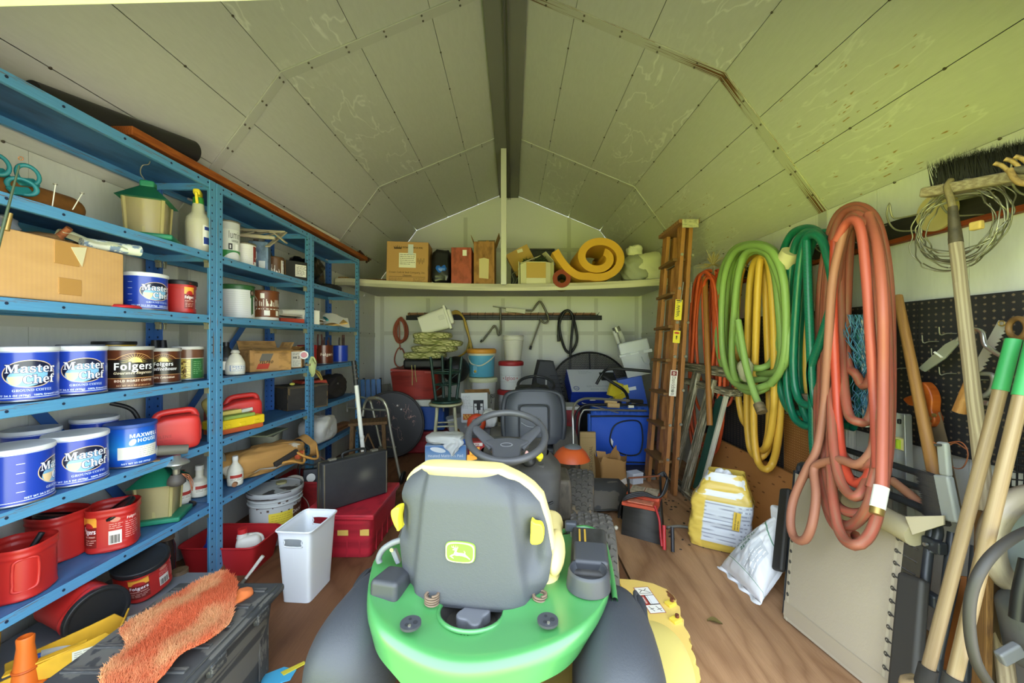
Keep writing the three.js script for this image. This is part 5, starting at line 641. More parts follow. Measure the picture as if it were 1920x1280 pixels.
{ const t = thing('red_crate', 'red crate of odds and ends at the back under the middle bay', 'crate', [-1.42, 0, -2.80]), m = MW('#9c2226', .55); P(t, 'crate_bottom', rbox(.42, .01, .30, .002), m, [0, .006, 0]); for (const [x, z, w, d] of [[0, .145, .42, .01], [0, -.145, .42, .01], [.205, 0, .01, .30], [-.205, 0, .01, .30]]) P(t, 'crate_side', rbox(w, .25, d, .004), m, [x, .127, z]); P(t, 'rim', rbox(.44, .016, .016, .003), m, [0, .25, .15]);
  const l = thing('work_light', 'black folding work light with round white lens standing in the red crate', 'work light', [-1.40, .012, -2.76], .3); P(l, 'housing', rbox(.11, .16, .05, .01), blackPlastic, [0, .22, 0], [-.15, 0, 0]); P(l, 'lens', tf(cyl(.028, .028, .006, 24), [0, .245, .027], [PI / 2 - .15, 0, 0]), M('#e6e6dc', .3)); P(l, 'bracket', tube([[-.07, .13, .01], [-.075, .31, -.02], [0, .32, -.02], [.075, .31, -.02], [.07, .13, .01]], .006, 40, 8), blackMetal); P(l, 'stand', rbox(.12, .15, .04, .008), blackPlastic, [0, .076, 0]);
  one('pipe_bend', 'cream curved pipe piece lying in the red crate by the work light', 'pipe', tube([[-.06, 0, 0], [-.05, .05, 0], [0, .07, 0], [.05, .05, 0], [.06, 0, 0]], .012, 30, 8), M('#c9bfae', .6), [-1.50, .20, -2.72], [0, .2, 0]);
  one('wire_loop', 'thin dark wire loop sticking up out of the red crate', 'wire', tube([[-.12, 0, 0], [-.10, .12, 0], [0, .17, 0], [.10, .12, 0], [.13, 0, 0]], .0035, 40, 6), MW('#6a3a30', .5), [-1.45, .20, -2.88]); }
{ const t = thing('waste_bin', 'translucent white plastic waste bin with handle slots, empty', 'waste bin', [-.985, 0, -1.905], -.08), m = M('#dfe3e6', .42, { side: THREE.DoubleSide }), e = (c) => Math.sign(c) * Math.pow(Math.abs(c), .2);
  // walls cut around the two handle slots
  const wall = surf((u, v) => { const a = u * 2 * PI, k = .80 + .20 * v; const rim = Math.max(0, v - .94) / .06; return [(.082 * k + .004 * rim) * e(Math.sin(a)), .002 + .335 * v, (.118 * k + .004 * rim) * e(Math.cos(a)) - .0]; }, 96, 60);
  { const ix = wall.index.array, p = wall.attributes.position, keep = []; for (let i = 0; i < ix.length; i += 3) { let x = 0, y = 0, z = 0; for (let k = 0; k < 3; k++) { x += p.getX(ix[i + k]) / 3; y += p.getY(ix[i + k]) / 3; z += p.getZ(ix[i + k]) / 3; } if (!(Math.abs(x) < .038 && y > .268 && y < .303 && Math.abs(z) > .08)) keep.push(ix[i], ix[i + 1], ix[i + 2]); } wall.setIndex(keep); }
  P(t, 'bin_wall', wall, m); P(t, 'bin_bottom', rbox(.125, .006, .18, .003), m, [0, .005, 0]);
  P(t, 'rim', tube(Array.from({ length: 32 }, (_, i) => { const a = i / 32 * 2 * PI; return [.087 * e(Math.sin(a)), .337, .122 * e(Math.cos(a))]; }), .0045, 128, 6, true), m);
  for (const s of [-1, 1]) P(t, 'slot_edge', tube([[-.038, .268], [.038, .268], [.040, .285], [.038, .303], [-.038, .303], [-.040, .285]].map(([x, y]) => [x, y, s * (.114)]), .0028, 60, 6, true), m); }
{ const t = thing('red_tote', 'red plastic tote with tape marks and lid, carrying the black briefcase', 'tote', [-.965, 0, -2.42]), m = MW('#b92438', .5); P(t, 'tote_body', surf((u, v) => { const a = u * 2 * PI, e = (c) => Math.sign(c) * Math.pow(Math.abs(c), .15), k = .93 + .07 * v; return [.195 * k * e(Math.cos(a)), .002 + .22 * v, .245 * k * e(Math.sin(a))]; }, 64, 4), m); P(t, 'tote_lid', rbox(.41, .03, .51, .008), m, [0, .232, 0]); for (const x of [-.1, -.03, .05, .12]) P(t, 'rib', rbox(.008, .19, .008, .002), m, [x, .10, .232]); for (const z of [-.15, -.05, .05, .15]) P(t, 'rib', rbox(.008, .19, .008, .002), m, [.185, .10, z]); for (const [x, w] of [[.03, .06], [.15, .05]]) P(t, 'masking_tape', rbox(w, .035, .002, .0006), M('#d8b45a', .8), [x, .145, .239]); P(t, 'print', new THREE.PlaneGeometry(.09, .02), MT(canvasTex(96, 22, (g) => { g.fillStyle = '#b92438'; g.fillRect(0, 0, 96, 22); txt(g, 's Plus', 48, 11, 16, '#eed6d6'); }), .6), [-.075, .14, .2395]); P(t, 'lid_latch', rbox(.07, .03, .012, .003), m, [-.1, .212, .248]); }
{ const t = thing('briefcase', 'black hard briefcase standing on the red tote, dusty patch on its side', 'briefcase', [-.945, .249, -2.36], .84), m = MT(dataTex(128, 128, (x, y) => { const d = Math.exp(-(((x - .62) / .12) ** 2) - ((y - .55) / .14) ** 2 * 1), n = fbm(x * 9, y * 9, 3, 3, 9); return [42 + 46 * d + 10 * n, 42 + 44 * d + 10 * n, 44 + 34 * d + 9 * n]; }), .5); P(t, 'shell', rbox(.40, .27, .085, .01), m, [0, .136, 0]); P(t, 'frame_seam', rbox(.405, .275, .012, .004), MW('#57503a', .45, { metalness: .5 }), [0, .136, -.012]); P(t, 'handle', tube([[-.07, .272, 0], [-.065, .297, 0], [0, .304, 0], [.065, .297, 0], [.07, .272, 0]], .008, 30, 8), blackPlastic); for (const x of [-.13, .13]) P(t, 'latch', rbox(.04, .012, .03, .003), dullSteel, [x, .276, 0]); for (const x of [-.19, .19]) P(t, 'corner_piping', rbox(.006, .26, .09, .003), MW('#6a6250', .6), [x, .136, 0]); t.rotation.x = 0; }
{ const t = thing('white_pole', 'white extension pole with black grip leaning behind the briefcase', 'pole', [0, 0, 0]); P(t, 'shaft', rod(at(687, 905, 2.78), at(668, 722, 2.78), .0145), M('#deddd2', .4)); P(t, 'grip', rod(at(668, 722, 2.78), at(663, 676, 2.78), .0165), blackPlastic); for (const y of [684, 692, 700, 708]) P(t, 'grip_ring', rod(at(664 + (y - 676) * .1, y, 2.78), at(664.4 + (y - 676) * .1, y + 3, 2.78), .0185), M('#3a3630', .6)); P(t, 'joint_collar', rod(at(679, 822, 2.78), at(678.5, 817, 2.78), .0165), M('#cfcdc0', .4)); P(t, 'pole_foot', rod([-1.01, .002, -2.78], at(687, 905, 2.78), .0145), M('#deddd2', .4)); }
for (const [x, y, n] of [[1006 + 334, 990, 0], [1340, 1153, 1]]) one('dry_leaf', n ? 'single dry leaf on the pale floor, nearer the doorway' : 'curled dry leaf on the floor beside the yellow sack', 'leaf', surf((u, v) => { const w = Math.sin(v * PI) * .018; return [(u - .5) * 2 * w, .004 + .012 * Math.abs(u - .5) + .006 * Math.sin(v * 4), (v - .5) * .06]; }, 6, 10), M('#6a5c2c', .8, { side: THREE.DoubleSide }), atY(x - (n ? 0 : 22), y + 15, .0), [0, n ? 1.3 : .4, 0]);
{ const t = thing('paper_scrap', 'torn scrap of sky blue paper on the floor beside the black tote', 'paper', atY(520, 1268, .002), .5); P(t, 'blue_sheet', ext([[-.06, -.03], [.04, -.04], [.06, 0], [.02, .035], [-.04, .03]], .002).rotateX(-PI / 2), M('#4ab0dc', .6)); P(t, 'yellow_strip', ext([[0, 0], [.07, .02], [.065, .035], [-.01, .02]], .002).rotateX(-PI / 2), M('#e0cf3e', .6), [.02, .003, .01]); }
// ---------- loft shelf ----------
const loftY = (x, Z) => 1.80 - .058 * Math.max(0, 1 - ((x - XC) / 1.6) ** 2) * Math.max(0, 1 - (Z - 4.0) / 1.25) + .028;
const onLoft = (px, Z) => { const x = (px - CX) * Z / F; return [x, loftY(x, Z), -Z]; };
{ const t = thing('carton', 'kraft carton printed with a crown and a handwritten note taped on it', 'carton', onLoft(769, 4.18), .06); P(t, 'box_body', rbox(.42, .42, .28, .004), cardboard, [0, .212, 0], [0, 0, -.02]); const f = canvasTex(384, 384, (g) => { g.fillStyle = '#b98e57'; g.fillRect(0, 0, 384, 384); g.fillStyle = '#2a2016'; for (let i = 0; i < 5; i++) { g.beginPath(); g.moveTo(66 + i * 14, 60); g.lineTo(60 + i * 18, 28 + Math.abs(i - 2) * 5); g.lineTo(78 + i * 14, 60); g.fill(); } g.fillRect(64, 56, 70, 10); txt(g, 'CROWN CORK & SEAL', 236, 52, 22, '#2a2016', { w: 'italic bold', sx: .9 }); g.fillStyle = '#e4dfcc'; g.fillRect(112, 104, 160, 140); scribble(g, 122, 118, 140, 6, 18, '#3a342c', 4); g.fillStyle = '#c9cfd0'; g.fillRect(196, 20, 50, 100); txt(g, 'Crown Cork & Seal Company, Inc.', 192, 290, 23, '#2a2016', { w: '' }); txt(g, 'Closures', 192, 318, 20, '#2a2016'); g.fillRect(20, 330, 344, 3); scribble(g, 20, 346, 120, 3, 11, '#4a3a28', 3); scribble(g, 250, 346, 110, 3, 11, '#4a3a28', 3); g.fillStyle = '#96734a'; for (let i = 0; i < 5; i++) g.fillRect(286 + i * 14, 150 + (i % 2) * 16, 10, 40); }); P(t, 'printed_front', new THREE.PlaneGeometry(.41, .41), MT(f, .85), [0, .212, .1415], [0, 0, -.02]); }
{ const t = thing('trash_bag', 'black plastic bag with crumpled blue bits, between carton and red box', 'bag', onLoft(829, 4.18)); P(t, 'bag', blob(.20, .37, .22, .025, 5, 31, .4), blackBag); P(t, 'blue_wrap', lump(tf(sph(.055, 18), [0, .17, .10], [0, 0, 0], [1.1, .9, .45]), .03, 30, 5), M('#2a66c8', .3)); P(t, 'teal_wrap', lump(tf(sph(.025, 14), [.0, .23, .10], [0, 0, 0], [.7, 1.3, .5]), .01, 40, 5), M('#4a9aa8', .3)); }
{ const t = thing('red_box', 'tall plain brick red box with a small white sticker', 'box', onLoft(868, 4.15)); P(t, 'box_body', rbox(.205, .375, .27, .004), MW('#a8523e', .75), [0, .189, 0]); P(t, 'sticker', new THREE.PlaneGeometry(.042, .06), M('#e2dfcf', .7), [.035, .32, .1365]); }
{ const t = thing('tall_carton', 'tall open battered carton with a torn pale label', 'carton', onLoft(910, 4.16), -.03), m = MW('#a17443', .85); for (const [x, z, w, d] of [[0, .13, .21, .005], [0, -.13, .21, .005], [.103, 0, .005, .26], [-.103, 0, .005, .26]]) P(t, 'box_side', rbox(w, .44, d, .0015), m, [x, .222, z]); P(t, 'flap', rbox(.004, .10, .2, .001), kraft, [-.125, .47, 0], [0, 0, .3]); P(t, 'flap', rbox(.004, .12, .2, .001), kraft, [.13, .48, 0], [0, 0, -.35]); P(t, 'back_flap', rbox(.19, .10, .004, .001), M('#8c7a5c', .9), [0, .47, -.13]); P(t, 'tape', rbox(.03, .1, .003, .001), M('#c89a54', .5), [.01, .47, -.126]); P(t, 'torn_label', ext([[-.05, -.1], [.045, -.11], [.05, .09], [0, .105], [-.05, .095]], .002), M('#c9b98a', .85), [-.0, .17, .1335]); }
{ const t = thing('open_carton', 'pale open carton stuffed with dark green garland', 'carton', onLoft(1003, 4.14), .05), m = M('#cfc9a8', .8); for (const [x, z, w, d, ry] of [[0, .11, .20, .005, 0], [0, -.11, .22, .005, 0], [.15, 0, .005, .24, .25], [-.15, 0, .005, .24, -.25], [.125, .085, .005, .08, -.9], [-.125, .085, .005, .08, .9]]) P(t, 'box_side', rbox(w, .235, d, .0015), m, [x, .12, z], [0, ry, 0]); P(t, 'kraft_patch', rbox(.20, .16, .003, .001), M('#b8964e', .8), [.0, .15, .1135]); P(t, 'flap', rbox(.17, .004, .12, .001), m, [.15, .29, .0], [0, .2, -.8]); P(t, 'flap', rbox(.20, .004, .12, .001), m, [-.06, .255, .1], [0, .2, .4]);
  const gd = new THREE.ConeGeometry(.004, .07, 4), im = new THREE.InstancedMesh(gd, M('#2f4220', .8), 420), m4 = new THREE.Matrix4(), q = new THREE.Quaternion(); for (let k = 0; k < 420; k++) { q.setFromEuler(new THREE.Euler(rr(-1.4, 1.4), rr(0, 6), rr(-1.4, 1.4))); m4.compose(new V3(rr(-.12, .12), .21 + rr(0, .07), rr(-.08, .08)), q, new V3(1, 1, 1)); im.setMatrixAt(k, m4); } im.name = 'garland'; stuff(im); t.add(im);
  const g2 = thing('flat_carton', 'tan carton tilted on its corner behind the open pale carton', 'carton', onLoft(978, 4.36).map((v, i) => v + [0, .30, 0][i]), 0); P(g2, 'box_body', rbox(.26, .26, .12, .003), M('#b6914e', .85), [0, .0, 0], [0, 0, .48]); for (const [x, y] of [[-.02, .10], [-.01, -.10]]) P(g2, 'white_tape', rbox(.06, .035, .003, .001), M('#d9d2b0', .6), [x, y, .061], [0, 0, .3]);
  const bk = thing('black_bin', 'black plastic bin standing behind the pale open carton', 'bin', onLoft(1000, 4.62)); P(bk, 'bin_body', rbox(.34, .46, .2, .02), blackPlastic, [0.06, .232, 0]); P(bk, 'bin_rim', rbox(.36, .025, .22, .008), blackPlastic, [.06, .45, 0]); P(bk, 'bin_foot', rbox(.2, .28, .15, .01), blackPlastic, [-.16, .14, .05]); }
{ const t = thing('rolled_rug', 'small red brown rug roll overhanging the loft shelf edge', 'rug', [(1052 - CX) * 4.02 / F, loftY(.5, 4.05) + .055, -3.97], -.12); const s = []; for (let i = 0; i <= 120; i++) { const a = i / 120 * 2 * PI * 2.6, r = .045 + .045 * i / 120; s.push([r * Math.cos(a), r * Math.sin(a)]); } const g = surf((u, v) => { const a = u * 2 * PI * 2.6, r = .045 + .045 * u; return [r * Math.cos(a), r * Math.sin(a), -.34 * v]; }, 120, 2); P(t, 'rug', merge([g, tf(lathe([[.045, 0], [.09, 0], [.09, -.01], [.045, -.01]], 40), [0, 0, 0], [PI / 2, 0, 0])]), M('#8a3f2a', .95, { side: THREE.DoubleSide })); P(t, 'rug_backing', tf(new THREE.CylinderGeometry(.092, .092, .33, 36, 1, true), [0, 0, -.17], [PI / 2, 0, 0]), M('#8a7c50', .95)); P(t, 'rug_inside', tf(new THREE.CylinderGeometry(.044, .044, .33, 30, 1, true), [0, 0, -.17], [PI / 2, 0, 0]), M('#4a4a30', .95, { side: THREE.DoubleSide })); }
{ // foam mattress roll: one thick sheet rolled up, its free end curling up towards the garland carton
  const t = thing('foam_roll', 'yellow foam mattress rolled up on the loft shelf', 'foam mattress', [(1116 - CX) * 4.0 / F, loftY(.85, 4.1) + .25, -3.95]); t.scale.set(1.26, 1.22, 1);
  const spine = []; for (let i = 0; i <= 70; i++) { const k = i / 70, a = .9 - k * (2 * PI * 1.45), r = .06 + .115 * Math.pow(k, .8); spine.push(new V3(r * 1.12 * Math.cos(a) + .02, r * .95 * Math.sin(a), 0)); }
  const sp = new THREE.CatmullRomCurve3([...spine, ...[[-.05, -.172], [-.14, -.148], [-.22, -.095], [-.28, -.02], [-.325, .055]].filter(([x]) => x < spine[70].x - .02).map(([x, y]) => new V3(x, y, 0))]), N = 160, th = .03, L = [], R = [];
  for (let i = 0; i <= N; i++) { const p = sp.getPointAt(i / N), d = sp.getTangentAt(i / N); L.push([p.x - d.y * th, p.y + d.x * th]); R.push([p.x + d.y * th, p.y - d.x * th]); }
  const body = []; for (const z of [0, -.6]) body.push(surf((u, v) => { const k = u * N, i = Math.min(N - 1, Math.floor(k)), f = k - i, l = [L[i][0] + (L[i + 1][0] - L[i][0]) * f, L[i][1] + (L[i + 1][1] - L[i][1]) * f], r = [R[i][0] + (R[i + 1][0] - R[i][0]) * f, R[i][1] + (R[i + 1][1] - R[i][1]) * f]; return [l[0] + (r[0] - l[0]) * v, l[1] + (r[1] - l[1]) * v, z]; }, N, 2));
  for (const E of [L, R]) body.push(surf((u, v) => { const k = u * N, i = Math.min(N - 1, Math.floor(k)), f = k - i; return [E[i][0] + (E[i + 1][0] - E[i][0]) * f, E[i][1] + (E[i + 1][1] - E[i][1]) * f, -.6 * v]; }, N, 2)); body.push(surf((u, v) => [L[N][0] + (R[N][0] - L[N][0]) * u, L[N][1] + (R[N][1] - L[N][1]) * u, -.6 * v], 2, 2));
  P(t, 'foam_sheet', merge(body), M('#e0a93c', .9, { side: THREE.DoubleSide, bumpMap: grimeBump, bumpScale: .002 })); }
{ const t = thing('cloth_bag', 'white and grey cloth bundle slumped beside the foam roll', 'bag', onLoft(1205, 4.2)); P(t, 'bundle', blob(.34, .30, .34, .05, 4, 37), M('#cfccb4', .85), [.02, 0, 0]); P(t, 'grey_bundle', blob(.28, .27, .3, .04, 4, 41), M('#9a9c8c', .85), [-.09, 0, .02]); P(t, 'top_knot', blob(.16, .13, .12, .03, 4, 43), M('#d8d5c0', .85), [-.08, .27, 0]); P(t, 'side_lump', blob(.1, .12, .12, .02, 4, 47), M('#d4d1bc', .85), [.17, 0, .08]); }
for (const [i, [px, w, h, c]] of [[647, .10, .05, '#a8824e'], [684, .12, .035, '#6a4a2c'], [703, .10, .04, '#7c5430'], [722, .09, .045, '#6e4c30']].entries()) one('wood_block', ['pale wood block at the far end of the loft shelf by the racks', 'flat dark wood block next to the pale one', 'middle brown wood block on the loft shelf', 'brown wood block touching the crown carton'][i], 'wood block', rbox(w, h, .12, .004), MW(c, .8), onLoft(px, 4.2).map((v, k) => v + [0, h / 2 + .001, 0][k]));
{ const t = thing('rubbish_scraps', 'litter of paper scraps and leaves at the foot of the hanger post', 'litter', [0, 0, 0]); for (let k = 0; k < 9; k++) { const px = 930 + k * 6; P(t, 'scrap', rbox(rr(.02, .05), .006, rr(.02, .05), .002), M(k % 2 ? '#b8b090' : '#8a8060', .9), onLoft(px, 4.06 + (k % 3) * .04).map((v, i) => v + [0, .004, 0][i]), [0, rr(0, 3), rr(-.15, .15)]); } }
for (const s of [0, 1]) one('hook_wire', s ? 'curled grey wire lying to one side of the pale carton, lower strand' : 'curled grey wire sticking up beside the hanger post', 'wire', tube([[0, 0, 0], [.03, .06, 0], [.01 + s * .03, .12 - s * .04, .01], [.06, .15 - s * .06, 0]], .004, 20, 6), M('#5a5c4c', .6), onLoft(958 + s * 5, 4.1));
// ---------- back wall rack ----------
const backZ = ZB - .012;
{ const t = thing('tool_rack', 'long black wire hook rack on the gable wall', 'rack', [0, 0, 0]), a = at(762, 594, backZ), b = at(1128, 594, backZ); P(t, 'wood_strip', rbox(b.x - a.x - .1, .085, .012, .002), MT(oakTex, .7), [(a.x + b.x) / 2 - .03, a.y + .012, a.z + .004]); P(t, 'rail_plate', rbox(b.x - a.x, .06, .012, .002), blackMetal, [(a.x + b.x) / 2, a.y - .012, a.z + .014]); for (const dy of [.022, -.012, -.04]) P(t, 'wire_rail', rod([a.x + .05, a.y + dy, a.z + .03], [b.x - .05, a.y + dy, a.z + .03], .0035), blackMetal); for (let k = 0; k < 26; k++) { const x = a.x + .06 + k * (b.x - a.x - .12) / 25; P(t, 'hook', tube([[x, a.y - .03, a.z + .024], [x, a.y + .03, a.z + .03], [x, a.y + .032, a.z + .075], [x + .008, a.y + .055, a.z + .09]], .0028, 16, 5), blackMetal); } }
function hank(name, label, cat, mat, r, fn, n = 160) { const t = thing(name, label, cat); P(t, 'strand', tube(fn, r, n, 6), mat); return t; }
{ const pts = []; for (let k = 0; k < 9; k++) for (let i = 0; i < 10; i++) { const a = i / 10 * 2 * PI, w = .055 + .012 * Math.sin(k * 2.1) + .025 * (1 - Math.cos(a)) / 2, h = .30 + .02 * Math.sin(k * 3.3), c = at(754, 625, backZ); pts.push([c.x + w * Math.sin(a) + .012 * Math.sin(k * 1.7), c.y + h * Math.cos(a) * .5 + (k % 3) * .01 + .03, c.z + .05 + .006 * k]); } const c = at(752, 665, backZ); for (let i = 0; i <= 14; i++) { const a = i / 14 * 2 * PI; pts.push([c.x - .0 + .07 * Math.sin(a) * (1 - .3 * Math.cos(a)), c.y + .10 - .13 * (1 - Math.cos(a)), c.z + .05]); } hank('extension_cord', 'dull orange extension cord hank on the gable wall rack, loop hanging below', 'cord', M('#a8553a', .6), .0085, pts, 620); }
{ const P0 = (x, y, d) => at(x, y, backZ - d), t = thing('yellow_hose', 'thin yellow hose looped over the gable wall rack, hanging to the floor', 'hose'); for (let k = 0; k < 3; k++) P(t, 'hose_strand', tube([P0(834 + k * 2, 604, .09), P0(842, 592 - k, .08), P0(856, 587 - k * 2, .08), P0(868, 594, .08), P0(876 - k, 615, .08), P0(881 + k, 645, .08), P0(883 + k * 3, 680, .09), P0(884 + k * 2, 712, .10), P0(885 + k * 3, 750, .1), P0(884 + k * 4, 800, .1)], .013, 80, 8), M('#c2a238', .5)); P(t, 'hose_tail', tube([P0(880, 640, .08), P0(876, 655, .1), P0(868, 664, .14), P0(858, 669, .2)], .012, 30, 8), M('#c2a238', .5)); }
{ const q = (x, y) => at(x, y, backZ - .10), t = thing('roof_rack_bar', 'bent grey tube bracket with white sleeve hanging on the gable wall rack', 'bracket'), m = M('#6f6c5c', .45, { metalness: .5 }); P(t, 'left_bend', tube([q(904, 640), q(922, 616), q(928, 610), q(932, 618), q(934, 628), q(938, 626), q(939, 610), q(938, 576)], .013, 60, 10, false, .3), m); P(t, 'left_tip', rod(q(904, 640), q(901, 638.5), .018), blackPlastic); P(t, 'flat_bar', beam(q(924, 574), q(950, 578), .03, .012, .003), m); P(t, 'white_sleeve', beam(q(948, 580), q(985, 584), .05, .055, .006), M('#d6d4bc', .5)); P(t, 'right_bend', tube([q(985, 582), q(998, 582), q(1004, 574), q(1012, 565), q(1018, 572), q(1028, 594), q(1026, 604), q(1020, 605), q(1014, 598)], .013, 60, 10, false, .35), m); P(t, 'handle', rod(q(1014, 598), q(995, 652), .011, .009), m); P(t, 'handle_tip', rod(q(996, 648), q(994, 655), .016), blackPlastic); }
{ const q = (x, y, d = .1) => at(x, y, backZ - d), t = thing('black_hose', 'black ribbed hose looped over the gable wall rack', 'hose'); P(t, 'hose', tube([q(1048, 637), q(1047, 615), q(1051, 592), q(1062, 582), q(1072, 588), q(1078, 608), q(1082, 632), q(1078, 650), q(1069, 661), q(1060, 655), q(1052, 632, .13), q(1049, 608, .13), q(1056, 588, .13), q(1066, 582, .14), q(1074, 596, .14), q(1072, 630, .14), q(1069, 670, .14), q(1068, 720, .14)], .017, 200, 10), blackPlastic); P(t, 'hose_end', rod(q(1048, 640), q(1047, 628), .02), M('#2c2c2a', .5)); }
// ---------- heap along the gable wall ----------
{ const t = thing('blue_cooler', 'blue cooler with white lid under the red storage box', 'cooler', [-.98, .24, -4.42]); P(t, 'cooler_body', rbox(.50, .26, .34, .02), M('#2450a0', .5), [0, .13, 0]); P(t, 'cooler_lid', rbox(.54, .075, .38, .015), M('#d2d2c2', .5), [0, .297, 0]); P(t, 'latch', rbox(.012, .05, .03, .003), M('#c8c6b0', .5), [.245, .235, .18]);
  const r = thing('red_cooler', 'dark red cooler at the bottom of the stack by the round tabletop', 'cooler', [-.95, 0, -4.40]); P(r, 'cooler_body', rbox(.56, .215, .36, .02), MW('#8f1f28', .5), [0, .108, 0]); P(r, 'cooler_lid', rbox(.58, .022, .38, .006), MW('#8f1f28', .5), [0, .226, 0]);
  const b = thing('red_storage_box', 'dull red open storage box on the white cooler lid', 'box', [-1.03, .577, -4.42], .05); const m = MW('#a1372f', .6); P(b, 'box_body', tf(new THREE.CylinderGeometry(.37, .32, .30, 4, 1), [0, .152, 0], [0, PI / 4, 0], [1, 1, .68]), m); P(b, 'box_rim', rbox(.56, .03, .39, .006), m, [0, .30, 0], [0, 0, -.06]); P(b, 'pale_tag', rbox(.02, .05, .003, .001), M('#c9bd98', .7), [-.22, .18, .178]);
  const w = thing('black_planter', 'black rounded planter bowl between the red box and green cushions', 'planter', [-.92, .905, -4.44]); P(w, 'bowl', rbox(.44, .10, .36, .03), blackPlastic, [-.04, .052, 0]); P(w, 'dome', tf(sph(.15, 24), [.29, -.02, .0], [0, 0, 0], [1, 1, 1]), blackPlastic); }
{ const ct = dataTex(256, 256, (x, y) => { const cell = (u, v) => { const cx = (u % 1) - .5, cy = (v % 1) - .5, r = Math.hypot(cx, cy), a = Math.atan2(cy, cx); return r > .1 && r < .42 && Math.abs(Math.sin(a * 4 + r * 3)) > .72; }; const l = cell(x * 6, y * 3) || cell(x * 6 + .5, y * 3 + .5); return l ? [206, 200, 140] : [116 + 14 * fbm(x * 20, y * 20, 2, 2), 124, 62]; }), m = MT(ct, .95), L = ['lowest and widest', 'second from the bottom', 'second from the top', 'topmost'];
  for (const [i, [px, py, w, d]] of [[798, 677, .46, .34], [815, 665, .50, .34], [822, 652, .54, .34], [812, 643, .42, .3]].entries()) { const p = at(px, py, 4.42), g = blob(w, .084, d, .014, 4, 50 + i, .55); one('seat_cushion', L[i] + ' green leaf patterned cushion of the stack', 'cushion', g, m, [p.x, 1.005 + i * .072, p.z], [0, .04 * i - .05, i === 2 ? -.06 : .01], 'green patterned cushions'); }
  const tie = thing('cushion_tie', 'pair of pale cushion ties dangling over the red box', 'tie'); for (const [x0, x1, y1] of [[772, 773, 722], [778, 781, 716]]) P(tie, 'ribbon', tube([at(x0, 684, 4.2), at(x0 + 1, 700, 4.2), at(x1, y1, 4.19)], .004, 16, 5), M('#b9ad6e', .8));
  const pl = thing('white_pail', 'square white pail tipped on its side on top of the cushions', 'pail', [at(824, 640, 4.42).x, 1.305, -4.42], .1); pl.rotation.z = .32; const e = (c) => Math.sign(c) * Math.pow(Math.abs(c), .3); P(pl, 'pail_body', tf(surf((u, v) => { const a = u * 2 * PI, k = .8 + .2 * v; return [-.17 + .30 * v, .125 * k * e(Math.cos(a)) + .125, .12 * k * e(Math.sin(a))]; }, 48, 4)), M('#dcdac6', .5, { side: THREE.DoubleSide })); P(pl, 'pail_bottom', rbox(.005, .2, .19, .002), M('#dcdac6', .5), [-.168, .125, 0]); P(pl, 'pail_lid', rbox(.03, .27, .26, .008), M('#e2e0cc', .5), [.14, .125, 0]); P(pl, 'lid_dome', rbox(.05, .17, .18, .02), M('#e2e0cc', .5), [.17, .125, 0]); P(pl, 'lid_tab', rbox(.06, .05, .005, .002), M('#cfcdb8', .5), [.08, .14, .123]); }
function stool(label, pos, turn, h, r, col, flip) { const t = thing('bar_stool', label, 'stool', pos, turn), m = col; P(t, 'seat', lathe([[0, h], [r, h], [r + .006, h - .012], [r, h - .03], [0, h - .03]], 36), m); for (let k = 0; k < 4; k++) { const a = PI / 4 + k * PI / 2, c = Math.cos(a), s = Math.sin(a); P(t, 'leg', rod([c * r * .72, h - .03, s * r * .72], [c * r * 1.08, 0, s * r * 1.08], .016, .014, 12), m); for (const [f, rr2] of [[.35, .008], [.62, .008]]) { const a2 = a + PI / 2, q = r * (.72 + .36 * f); P(t, 'rung', rod([c * q, (h - .03) * (1 - f), s * q], [Math.cos(a2) * q, (h - .03) * (1 - f), Math.sin(a2) * q], rr2), m); } } if (flip) { t.rotation.x = PI; t.position.y += h; } return t; }
stool('white painted stool carrying the upturned green stool', [at(836, 752, 4.0).x, 0, -4.0], .15, .585, .165, MW('#cbcca8', .6));
{ const t = stool('dark green stool standing upside down on the white stool', [at(837, 752, 4.0).x, .587, -4.0], .35, .46, .15, MW('#1f4038', .45), true); P(t, 'wire_brace', tube(Array.from({ length: 17 }, (_, i) => { const a = i / 16 * 2 * PI; return [.14 * Math.cos(a), .14, .14 * Math.sin(a)]; }), .005, 60, 6), MW('#2c4a42', .4)); for (const s of [0, 1]) P(t, 'wire_brace', rod([s ? -.12 : .12, .15, .08], [s ? .1 : -.1, .36, -.08], .004), MW('#2c4a42', .4)); }
{ const t = thing('round_tabletop', 'large round black tabletop with scuffs standing on edge', 'tabletop', [at(735, 798, 4.12).x, .345, -4.10], .10); t.rotation.x = -.10; const sc = dataTex(256, 256, (x, y) => { const s = Math.abs(fbm(x * 6, y * 14, 8, 3) - .5) < .012 && fbm(x * 3, y * 3, 2, 2) > .5; return s ? [150, 110, 96] : [26, 23, 20]; }); P(t, 'disc', tf(cyl(.335, .335, .025, 64), [0, 0, 0], [PI / 2, 0, 0]), MT(sc, .45)); P(t, 'edge_band', tf(new THREE.TorusGeometry(.33, .012, 8, 72), [0, 0, .02]), M('#2c2a26', .5)); for (const [x, y] of [[.06, .19], [.10, .15]]) P(t, 'paint_fleck', tf(cyl(.009, .009, .002, 10), [x, y, .0255], [PI / 2, 0, 0]), M('#c9c4b8', .6)); }
